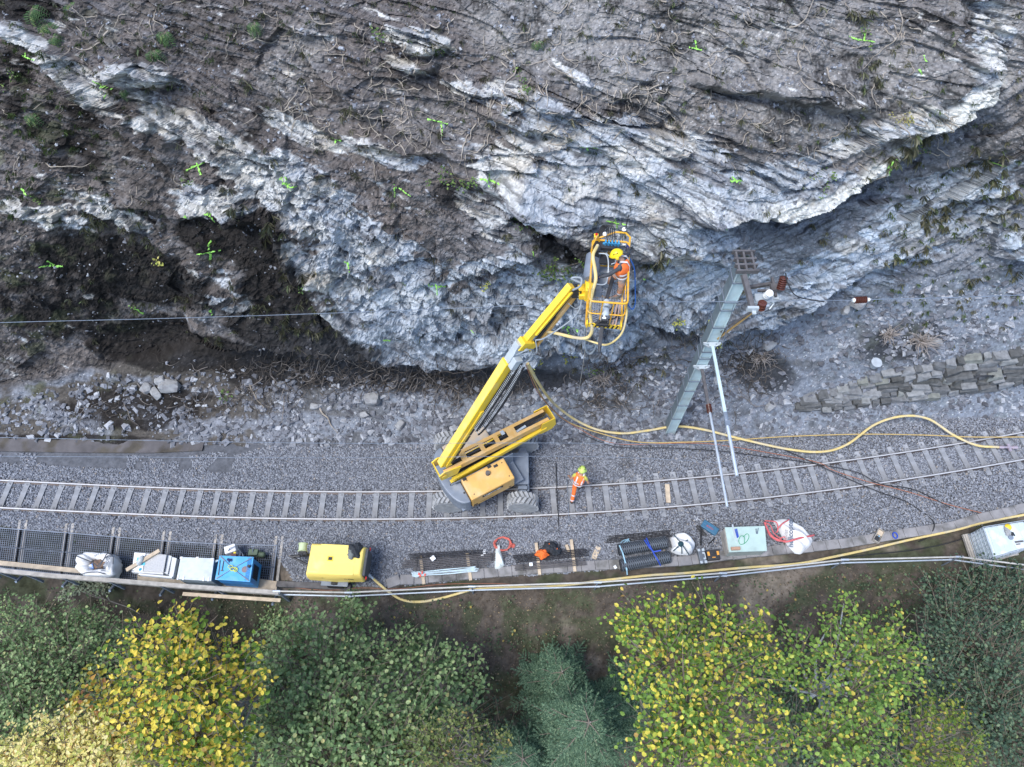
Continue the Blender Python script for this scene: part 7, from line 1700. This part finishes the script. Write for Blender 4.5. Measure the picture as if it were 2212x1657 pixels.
# conifer
def conifer(label, u, v, Ztop, R, seed, nwh=11):
    r = np.random.default_rng(seed); top_ = P(u, v, Ztop); base_z = GZat(top_.x, top_.y)
    root = T("conifer", (top_.x, top_.y, base_z), label, "conifer", "conifers below the railing")
    MB().tube([(top_.x, top_.y, base_z - .3), (top_.x, top_.y, Ztop)], .12, 8, r2=.02).obj("trunk", m_bark, root, True)
    tw = MB(); PO = []; NO = []; DI = []; SZ = []
    H_ = R * 2.6
    for k in range(nwh):
        t = (k + .5) / nwh; z0 = Ztop - H_ * t; rad = R * (.12 + .95 * t ** .8); nb_ = int(5 + 3 * t)
        for q in range(nb_):
            a = 6.283 * (q + r.random() * .6) / nb_ + k * .7; d_ = Vector((math.cos(a), math.sin(a), 0)); L = rad * r.uniform(.65, 1.2)
            s0 = Vector((top_.x, top_.y, z0)); e0 = s0 + d_ * L + Vector((0, 0, -.20 * L + .12 * L * (1 - t)))
            tw.tube([s0, s0.lerp(e0, .5) + Vector((0, 0, .04)), e0], .016, 4, False, r2=.005)
            sd_ = Vector((-d_.y, d_.x, 0)); ns = max(4, int(L / .15))
            def shoot(p, dd, ln):
                n2 = max(3, int(ln / .030))
                for i in range(n2 + 1):
                    pp = p + dd * ln * i / n2
                    sdn = dd.cross(Vector((0, 0, 1))).normalized()
                    for sg in (-1, 1, 0):
                        PO.append(tuple(pp)); NO.append((r.normal() * .25 + .5 * sg * sdn.x, r.normal() * .25 + .5 * sg * sdn.y, 1))
                        w = dd * .75 + sdn * sg * .8 + Vector((0, 0, .5 if sg == 0 else .12)); DI.append(tuple(w)); SZ.append(.060 if i < n2 else .075)
            for j in range(ns):
                f = .18 + .82 * j / ns; p0 = s0.lerp(e0, f)
                for sg in (-1, 1):
                    ln = (.42 * L * (1 - f) + .12) * r.uniform(.7, 1.15); dd = (d_ * .8 + sd_ * sg + Vector((0, 0, r.uniform(-.2, .1)))).normalized(); shoot(p0, dd, ln)
                    if ln > .3:
                        for g in (.4, .7):
                            for s2 in (-1, 1): shoot(p0 + dd * ln * g, (dd + Vector((-dd.y, dd.x, 0)) * .8 * s2).normalized(), ln * .32)
            shoot(s0.lerp(e0, .85), d_, L * .2 + .08)
    tw.obj("branches", m_twig, root)
    PO = np.array(PO); n_ = len(PO); leafmesh("crown", PO, np.array(NO), np.array(DI), np.array(SZ) * (.8 + .4 * r.random(n_)), .30, leafmat("fir_needle", [(0, (.04, .085, .05)), (.5, (.095, .17, .105)), (.9, (.17, .27, .165)), (1, (.28, .36, .22))], .2), root, fold=.1)
conifer("large blue green conifer at the bottom centre", 1275, 1560, 5.6, 1.85, 301)
conifer("smaller conifer standing behind the large one", 1215, 1450, 2.4, 1.5, 302, 9)
conifer("half hidden conifer right of the large one", 1385, 1480, 1.6, 1.6, 303, 9)
conifer("dark conifer low at the bottom between the shrubs", 1130, 1640, 3.0, 1.6, 304, 9)

# ground cover on the embankment
r = np.random.default_rng(400)
n = 46000; x_ = r.uniform(-21, 22, n); e_ = np.interp(x_, EX, EY); y_ = e_ - .1 - r.random(n) ** .8 * 7.0
dn = sstep(.46, .62, fbm(x_ / .9, y_ / .7, 4, 410)) * (.35 + .65 * sstep(1, 16, x_)) ; dn = np.where(x_ < -8, dn * .35, dn); dn = np.maximum(dn, .9 * sstep(10.5, 13, x_) * sstep(.3, .5, fbm(x_ / .8, y_ / .8, 3, 411)))
k = r.random(n) < dn; x_, y_ = x_[k], y_[k]
iy = np.clip(np.searchsorted(gy, y_), 0, nvg - 1); ix = np.clip(((x_ - gx[0]) / .09).astype(int), 0, nug - 1)
pz = GZ[iy, ix] + .03 + .12 * r.random(len(x_))
po = np.stack([x_, y_, pz], -1)
gc = leafmesh("ground_cover", po, np.stack([r.normal(size=len(po)) * .4, r.normal(size=len(po)) * .4, np.ones(len(po))], -1), r.normal(size=(len(po), 3)), .045 + .07 * r.random(len(po)), .85, leafmat("low_weed_leaf", [(0, (.035, .06, .03)), (.5, (.065, .10, .05)), (.93, (.12, .16, .08)), (1, (.40, .30, .08))], .15))
tag(gc, "low leafy weeds covering the embankment below the railing", "ground cover", kind="stuff")
# fallen litter
n = 26000; x_ = r.uniform(-21, 22, n); y_ = np.interp(x_, EX, EY) + .15 - r.random(n) * 6
iy = np.clip(np.searchsorted(gy, y_), 0, nvg - 1); ix = np.clip(((x_ - gx[0]) / .09).astype(int), 0, nug - 1); k = (y_ < np.interp(x_, KX, KY) - .1)
po = np.stack([x_, y_, GZ[iy, ix] + .012], -1)[k]
lt = leafmesh("leaf_litter", po, np.stack([r.normal(size=len(po)) * .3, r.normal(size=len(po)) * .3, np.ones(len(po))], -1), r.normal(size=(len(po), 3)), .03 + .05 * r.random(len(po)), .6, leafmat("dead_leaf", [(0, (.05, .04, .03)), (.5, (.11, .085, .06)), (.93, (.19, .15, .11)), (1, (.34, .26, .14))], .05))
tag(lt, "brown dead leaves strewn over the embankment soil", "leaf litter", kind="stuff")

# ---------------------------------------------------------------- plants, roots and paint on the rock
def grass(spots, name, label, m, seed):
    r = np.random.default_rng(seed); PO = []; NO = []; DI = []; SZ = []
    for (u, v, ru, rv, n_, ln) in spots:
        for i in range(n_):
            uu, vv_ = u + r.normal() * ru * .5, v + r.normal() * rv * .5; p = SU(uu, vv_, .02)
            for b_ in range(16):
                PO.append(tuple(p + Vector(r.normal(size=3) * .03))); a = r.uniform(0, 6.28); q = r.uniform(.3, 1.0)
                DI.append((math.cos(a) * q, -abs(math.sin(a)) * q - .25, r.uniform(-.9, .45))); NO.append((r.normal() * .5, -.5 + r.normal() * .3, 1)); SZ.append(ln * r.uniform(.5, 1.2))
    o = leafmesh(name, np.array(PO), np.array(NO), np.array(DI), np.array(SZ), .04, m, fold=.3); return tag(o, label, "grass", kind="stuff")
m_grs = leafmat("cliff_grass_blade", [(0, (.09, .10, .06)), (.5, (.17, .17, .11)), (.85, (.27, .26, .18)), (1, (.17, .22, .10))], .2)
rg = random.Random(8)
sp = [(1985, 300, 40, 30, 8, .30), (1950, 330, 60, 50, 14, .34), (1990, 480, 40, 30, 9, .3), (2050, 470, 60, 40, 12, .3), (2140, 370, 50, 60, 12, .32), (2180, 470, 40, 60, 10, .3), (2090, 640, 50, 30, 6, .25), (1900, 560, 40, 30, 6, .25), (1960, 540, 60, 30, 8, .25), (2190, 560, 40, 60, 10, .3),
    (1430, 540, 30, 20, 5, .3), (1420, 575, 40, 20, 5, .25), (520, 440, 25, 14, 5, .3), (590, 490, 30, 30, 6, .3), (200, 480, 24, 20, 5, .3), (300, 500, 40, 20, 5, .25), (650, 580, 40, 20, 6, .28), (690, 650, 60, 30, 8, .25), (640, 690, 70, 30, 10, .25), (700, 700, 60, 30, 10, .25), (560, 640, 50, 30, 7, .25), (500, 600, 60, 40, 6, .2),
    (310, 655, 30, 14, 4, .25), (400, 640, 40, 18, 4, .25), (150, 655, 80, 30, 6, .2), (480, 710, 60, 20, 6, .2), (1330, 800, 60, 30, 5, .3), (1400, 790, 60, 40, 6, .3), (1500, 730, 40, 30, 6, .25), (1240, 790, 60, 20, 5, .2), (540, 190, 30, 20, 4, .2), (350, 90, 20, 20, 4, .25), (1850, 50, 40, 30, 4, .25), (1870, 160, 40, 60, 7, .2), (1800, 260, 50, 30, 5, .2), (760, 235, 30, 15, 3, .2)]
for _ in range(420): sp.append((rg.uniform(0, 2200), rg.uniform(0, 760), 14, 10, 1, rg.uniform(.10, .22)))
grass(sp, "cliff_grass", "dry grass tufts hanging on the ledges of the rock face", m_grs, 501)
ws = []
for _ in range(150): ws.append((rg.gauss(90, 90), rg.uniform(60, 480), 16, 14, 1, rg.uniform(.08, .17)))
for _ in range(90): ws.append((rg.uniform(150, 1000), rg.uniform(0, 260), 14, 12, 1, rg.uniform(.07, .14)))
for _ in range(110): ws.append((rg.uniform(1050, 2150), rg.uniform(0, 420), 16, 16, 1, rg.uniform(.07, .14)))
for _ in range(120): ws.append((rg.uniform(1850, 2211), rg.uniform(330, 700), 18, 16, 1, rg.uniform(.10, .2)))
o_ = grass(ws, "rock_weeds", "small green weeds and moss tufts scattered over the soil of the face", leafmat("weed_green", [(0, (.06, .085, .04)), (.6, (.10, .15, .06)), (1, (.19, .25, .09))], .2), 502); o_["category"] = "weeds"
# leafy plants on ledges
def plant(u, v, n_, ru, rv, leaf, m, seed, label, name="ledge_plant", cat="plant", width=.7, group=None):
    r = np.random.default_rng(seed); p0 = SU(u, v); root = T(name, tuple(p0), label, cat, group)
    PO = []; NO = []; DI = []; st = MB()
    for k in range(max(3, n_ // 8)):
        uu, vv_ = u + r.normal() * ru * .5, v + r.normal() * rv * .5; q = SU(uu, vv_, .10 + .10 * r.random()); st.tube([p0, p0.lerp(q, .5) + Vector((0, -.05, .05)), q], .006, 4, False)
        for j in range(8):
            w = q + Vector(r.normal(size=3) * leaf * .9); PO.append(tuple(w)); NO.append((r.normal() * .4, -.35 + r.normal() * .3, 1)); DI.append((r.normal(), r.normal(), -.2))
    st.obj("stems", m_twig, root); leafmesh("leaves", np.array(PO), np.array(NO), np.array(DI), leaf * (.7 + .6 * r.random(len(PO))), width, m, root)
    return root
L_ivy = leafmat("ledge_leaf", [(0, (.05, .10, .03)), (.6, (.11, .19, .05)), (1, (.22, .30, .09))], .2)
L_pale = leafmat("yellow_ledge_leaf", [(0, (.24, .32, .07)), (.6, (.45, .46, .12)), (1, (.60, .54, .18))], .25)
for i, (u, v, n_, ru, rv, lf, m, lb) in enumerate([(985, 385, 90, 45, 28, .07, L_ivy, "green leafy bush on the ledge left of the rock slab centre"), (1200, 575, 170, 60, 36, .07, L_ivy, "wide dark green bush in the recess left of the basket"), (1130, 480, 60, 30, 18, .06, L_ivy, "small green plant at the lip of the dark recess"),
    (1455, 772 - 200 + 110, 24, 16, 10, .08, L_pale, "yellow green plant under the rock left of the mast"), (1545, 690, 50, 20, 22, .09, L_pale, "yellow leafed plant on the rock just behind the mast"), (1230, 775, 30, 20, 10, .10, L_pale, "yellow green plant just below the hanging grey hose"), (1160, 770, 20, 10, 8, .08, L_pale, "tiny bright plant below the jib foot"),
    (1285, 800, 20, 14, 8, .08, L_ivy, "small green weed under the rock lip right of the jib"), (828, 75, 36, 14, 18, .07, L_ivy, "green sprig at the left end of the upper pale block"), (945, 110, 16, 12, 8, .06, L_ivy, "small sprig at the lower right of the upper pale block"), (1125, 180, 40, 14, 34, .07, L_ivy, "trailing green plant on the soil above the central slab"),
    (1040, 610, 16, 12, 8, .06, L_pale, "small bright weed on the pale rock left of the jib"), (1750, 395, 30, 10, 36, .06, L_ivy, "thin trailing vine on the rock at right"), (1765, 370, 20, 14, 20, .06, L_ivy, "green sprig above the thin trailing vine"), (420, 390, 24, 20, 12, .06, L_ivy, "weed growing by the broken pale blocks at left"), (675, 605, 20, 12, 10, .07, L_ivy, "weed on the dark bank left of the pale rock"),
    (1920, 250, 60, 40, 10, .06, leafmat("ochre_ledge_leaf", [(0, (.20, .20, .07)), (1, (.40, .36, .14))], .2), "ochre leafed plants along the ledge at upper right"), (1865, 90, 30, 14, 34, .06, L_ivy, "green trailing plant under the right green paint mark"), (500, 850, 30, 26, 16, .09, L_ivy, "fern like weed on the rubble at left"), (25, 190, 30, 14, 30, .06, L_ivy, "green weed at the left edge of the face"), (90, 430, 16, 8, 10, .05, L_ivy, "tiny weed on the soil at far left"),
    (1985, 30 + 300, 26, 20, 12, .06, L_ivy, "green weed below the pale rib at right"), (350, 560, 20, 16, 8, .08, L_pale, "yellow leaves caught on the bank at left")]): plant(u, v, n_, ru, rv, lf, m, 600 + i, lb)
# ferns
def fern(u, v, s, ang, seed, label):
    r = np.random.default_rng(seed); p0 = SU(u, v, .05); root = T("fern", tuple(p0), label, "fern", "ferns on the upper left rock")
    PO = []; NO = []; DI = []; SZ = []; st = MB()
    for k in range(5):
        a = math.radians(ang) + (k - 2) * .38 + r.normal() * .1; L = s * r.uniform(.7, 1.1)
        dx = Vector((math.cos(a), -.62 * abs(math.sin(a)) * (1 if math.sin(a) < 0 else -1), math.sin(a) * .78))
        pts = [p0 + dx * L * t + Vector((0, -.10 * math.sin(math.pi * t), .10 * math.sin(math.pi * t) - .10 * t * t)) for t in np.linspace(0, 1, 12)]
        st.tube(pts, .006, 4, False); side = dx.cross(Vector((0, -.5, .85))).normalized()
        for i, q in enumerate(pts[1:]):
            for sg in (-1, 1):
                PO.append(tuple(q)); DI.append(tuple(side * sg + dx * .35)); NO.append((r.normal() * .15, -.5, .85)); SZ.append(.34 * L * math.sin(math.pi * (.12 + .85 * i / 11)) + .02)
    st.obj("stalks", m_twig, root); leafmesh("fronds", np.array(PO), np.array(NO), np.array(DI), np.array(SZ), .20, leafmat("fern_frond", [(0, (.06, .11, .05)), (.7, (.11, .20, .08)), (1, (.22, .29, .11))], .2), root, fold=.1)
for i, (u, v, s, a, lb) in enumerate([(105, 50, .55, -80, "large fern clump at the top left corner"), (80, 20, .4, -60, "fern above the top left pale rock"), (360, 70, .40, -85, "bright fern left of the middle top gully"), (343, 108, .34, -80, "smaller fern just below the bright fern"), (130, 80, .32, -50, "small fern hanging right of the large clump"), (160, 10, .34, -70, "yellow green fern at the top edge near the left corner"), (275, 195, .2, -80, "tiny fern by the left green paint streak"), (560, 50, .28, -85, "fern tuft at the top centre left"), (75, 245, .3, -90, "fern on the dark bank at the left edge"), (1160, 90, .22, -80, "tiny fern at the top centre")]): fern(u, v, s, a, 700 + i, lb)
# roots
def rootwalk(b, u, v, n_, step, ang, wob, r0, rr_, lift=.06):
    pts = []; a = ang; L = lift * rr_.random()
    for k in range(n_):
        p = SU(u, v, .01 + L * math.sin(math.pi * k / max(1, n_ - 1)) + .03 * rr_.random()); pts.append(p)
        a += rr_.normal() * wob; u += math.cos(a) * step; v += math.sin(a) * step
    b.tube(spline(pts, 3), [r0 * (1 - .75 * i / (3 * (n_ - 1) + 1)) for i in range(3 * (n_ - 1) + 1)], 5, False)
    return u, v
rr_ = np.random.default_rng(800)
b = MB()
zones = [(1100, 150, 380, 110, 46, 1.2), (1600, 150, 420, 150, 60, 1.2), (400, 60, 260, 70, 16, 1.0), (700, 160, 150, 110, 26, 1.0), (1000, 250, 200, 80, 30, 1.2), (1250, 230, 200, 60, 24, 1.2), (1750, 300, 300, 60, 26, 1.2), (200, 330, 200, 120, 14, 1), (660, 220, 60, 60, 14, 1), (900, 300, 120, 60, 16, 1)]
for cu_, cv_, ru, rv, n_, s_ in zones:
    for k in range(int(n_ * 1.6)):
        rootwalk(b, cu_ + rr_.uniform(-1, 1) * ru, cv_ + rr_.uniform(-1, 1) * rv, rr_.integers(5, 11), rr_.uniform(5, 9), math.pi / 2 + rr_.normal() * .8, .42, rr_.uniform(.007, .016) * s_, rr_)
tag(b.obj("root_tangle", mat("pale_root", (.34, .30, .25), .9, var=.3, scale=5)), "thin pale roots hanging out of the soil across the upper face", "roots", kind="stuff")
b = MB(); b3 = MB()
for cu_, cv_, ru, rv, n_ in ((700, 800, 190, 36, 300), (930, 822, 180, 26, 240), (1000, 850, 60, 24, 40), (590, 850, 120, 30, 60), (1310, 800, 60, 46, 110), (1280, 860, 60, 25, 30), (1620, 770, 60, 46, 130), (1600, 830, 60, 40, 40), (1500, 770, 60, 60, 40), (470, 870, 120, 40, 40), (250, 870, 100, 50, 30), (1330, 870, 100, 26, 30)):
    for k in range(n_):
        rootwalk(b if k % 3 else b3, cu_ + rr_.normal() * ru * .55, cv_ + rr_.normal() * rv * .55, rr_.integers(4, 10), rr_.uniform(4, 9), rr_.uniform(0, 6.28), .5, rr_.uniform(.008, .020), rr_, .30)
tag(b.obj("brushwood", mat("dark_root", (.075, .064, .055), .9, var=.3, scale=5)), "dark tangle of roots and sticks under the rock lip", "brushwood", kind="stuff")
tag(b3.obj("brushwood", mat("grey_root", (.20, .18, .165), .9, var=.3, scale=5)), "pale grey twigs mixed through the root tangle under the lip", "brushwood", kind="stuff")
def stump(u, v, n_, s, label, seed):
    rr = np.random.default_rng(seed); c = SU(u, v, .1); root = T("root_stump", tuple(c), label, "root stump")
    b = MB()
    for k in range(n_):
        a = rr.uniform(0, 6.28); d_ = Vector((math.cos(a), math.sin(a) * .8 - .2, rr.uniform(-.1, .9))); L = s * rr.uniform(.35, 1.0); pts = [c + Vector((rr.normal() * .1 * s, rr.normal() * .05, 0))]
        for q in range(5): d_ = (d_ + Vector(rr.normal(size=3) * .35)).normalized(); pts.append(pts[-1] + d_ * L / 5)
        b.tube(spline(pts, 3), [.026 * s * (1 - .85 * i / 15) for i in range(16)], 5, False)
    b.obj("roots", mat("weathered_root", (.30, .27, .25), .9, var=.3, scale=4), root)
    b = MB(); b.lathe(c - Vector((0, 0, .1)), (.2, -.4, 1), [(0, .16 * s), (.2 * s, .14 * s), (.22 * s, .02)], 11); b.obj("stump_wood", mat("dark_root"), root, True)
stump(1985, 735, 90, 1.0, "large upturned root stump on the rubble at right", 901); stump(1915, 720, 60, .75, "smaller root mass left of the large upturned stump", 902); stump(1300, 815, 60, .8, "root ball on the rubble under the basket", 903); stump(1640, 770, 50, .8, "root ball at the foot of the rock right of the mast", 904)
for i, (u, v, n_, st_, a, r0, lb) in enumerate([(243, 68, 8, 12, 1.75, .028, "curved bare root hanging above the left pale slab"), (100, 345, 9, 13, .65, .022, "long brown root slanting across the left bank"), (800, 250, 7, 9, 1.2, .018, "thin stick on the soil above the pale lens"), (1110, 130, 8, 10, 1.6, .026, "thick root hanging at the top centre of the face"),
    (1700, 60, 9, 12, .15, .022, "pale curved root at the upper right"), (1640, 200, 8, 11, 2.6, .016, "thin pale root left of the right paint marks"), (1940, 20, 14, 13, 1.5, .018, "long hanging root beside the pale streak at upper right"), (830, 790, 9, 12, 2.9, .022, "pale bent root on the tangle under the lip"), (1715, 130, 5, 8, 1.9, .03, "short thick broken root at upper right"),
    (540, 830, 7, 12, .9, .03, "weathered branch lying on the rubble at left"), (690, 880, 6, 14, 1.0, .034, "straight grey branch on the rubble at left"), (1000, 205, 8, 7, 1.4, .012, "fine root over the cracked slab")]):
    b = MB(); rootwalk(b, u, v, n_, st_, a, .28, r0, np.random.default_rng(850 + i), .12); tag(b.obj("hanging_root", mat("pale_root"), None, True), lb, "root")
# spray paint on the rock
m_spray = mat("green_marking_paint", (.36, .74, .15), .6, var=.3, scale=20, bump=.2)
m_spray.node_tree.nodes["Principled BSDF"].inputs["Specular IOR Level"].default_value = .2
rs = np.random.default_rng(900)
def stroke(b, a_, c_, w):
    L = math.hypot(c_[0] - a_[0], c_[1] - a_[1]); n_ = max(3, int(L / 2.2)); nx, ny = -(c_[1] - a_[1]) / L, (c_[0] - a_[0]) / L
    vs = []; fs = []
    for i in range(n_ + 1):
        t = i / n_; ww = w * rs.uniform(.35, 1.2); u = a_[0] + (c_[0] - a_[0]) * t + rs.normal() * .5; v = a_[1] + (c_[1] - a_[1]) * t + rs.normal() * .5
        vs += [SU(u - nx * ww, v - ny * ww, .03), SU(u, v, .045), SU(u + nx * ww, v + ny * ww, .03)]
    for i in range(n_):
        if rs.random() < .20: continue
        fs += [(3 * i, 3 * i + 1, 3 * i + 4, 3 * i + 3), (3 * i + 1, 3 * i + 2, 3 * i + 5, 3 * i + 4)]
    b.add(vs, fs)
marks = [[((78, 118), (110, 128)), ((86, 112), (92, 128))], [((215, 172), (252, 192)), ((236, 184), (238, 212))], [((405, 368), (445, 350)), ((428, 352), (442, 376))], [((612, 382), (648, 402)), ((624, 376), (636, 404))], [((444, 460), (483, 462)), ((452, 446), (464, 484))], [((438, 541), (483, 537)), ((461, 514), (463, 556))],
    [((924, 258), (968, 268)), ((955, 262), (957, 294))], [((852, 396), (852, 428)), ((856, 405), (892, 424))], [((1038, 378), (1080, 396)), ((1055, 376), (1060, 398))], [((1254, 318), (1290, 322)), ((1270, 312), (1271, 328))], [((1310, 480), (1352, 488)), ((1332, 472), (1330, 496))], [((708, 302), (732, 308)), ((716, 298), (722, 312))],
    [((1840, 84), (1886, 92)), ((1872, 60), (1862, 90)), ((1828, 78), (1850, 88))], [((1488, 104), (1516, 110)), ((1500, 88), (1504, 108))], [((1558, 378), (1590, 382)), ((1566, 372), (1580, 386))], [((1562, 490), (1574, 466))], [((1882, 365), (1890, 336)), ((1876, 350), (1900, 330))], [((1600, 556), (1624, 540))],
    [((924, 612), (964, 616)), ((943, 606), (944, 626))], [((754, 556), (766, 560)), ((762, 556), (762, 576))], [((84, 578), (136, 576)), ((100, 566), (114, 582))], [((56, 405), (78, 422))], [((1210, 690), (1246, 690)), ((1223, 690), (1225, 706))], [((836, 718), (850, 722))], [((870, 604), (880, 610))], [((1148, 526), (1156, 540))], [((1390, 604), (1402, 606))], [((280, 660), (300, 672)), ((290, 664), (308, 680))], [((470, 654), (476, 664))], [((1968, 148), (1974, 160)), ((1985, 120), (1990, 135))], [((2150, 355), (2165, 358))], [((1020, 700), (1028, 706))], [((410, 460), (420, 468))]]
for mk in marks:
    b = MB()
    for a_, c_ in mk: stroke(b, a_, c_, 1.9)
    b.obj("paint_mark", m_spray, cliff)
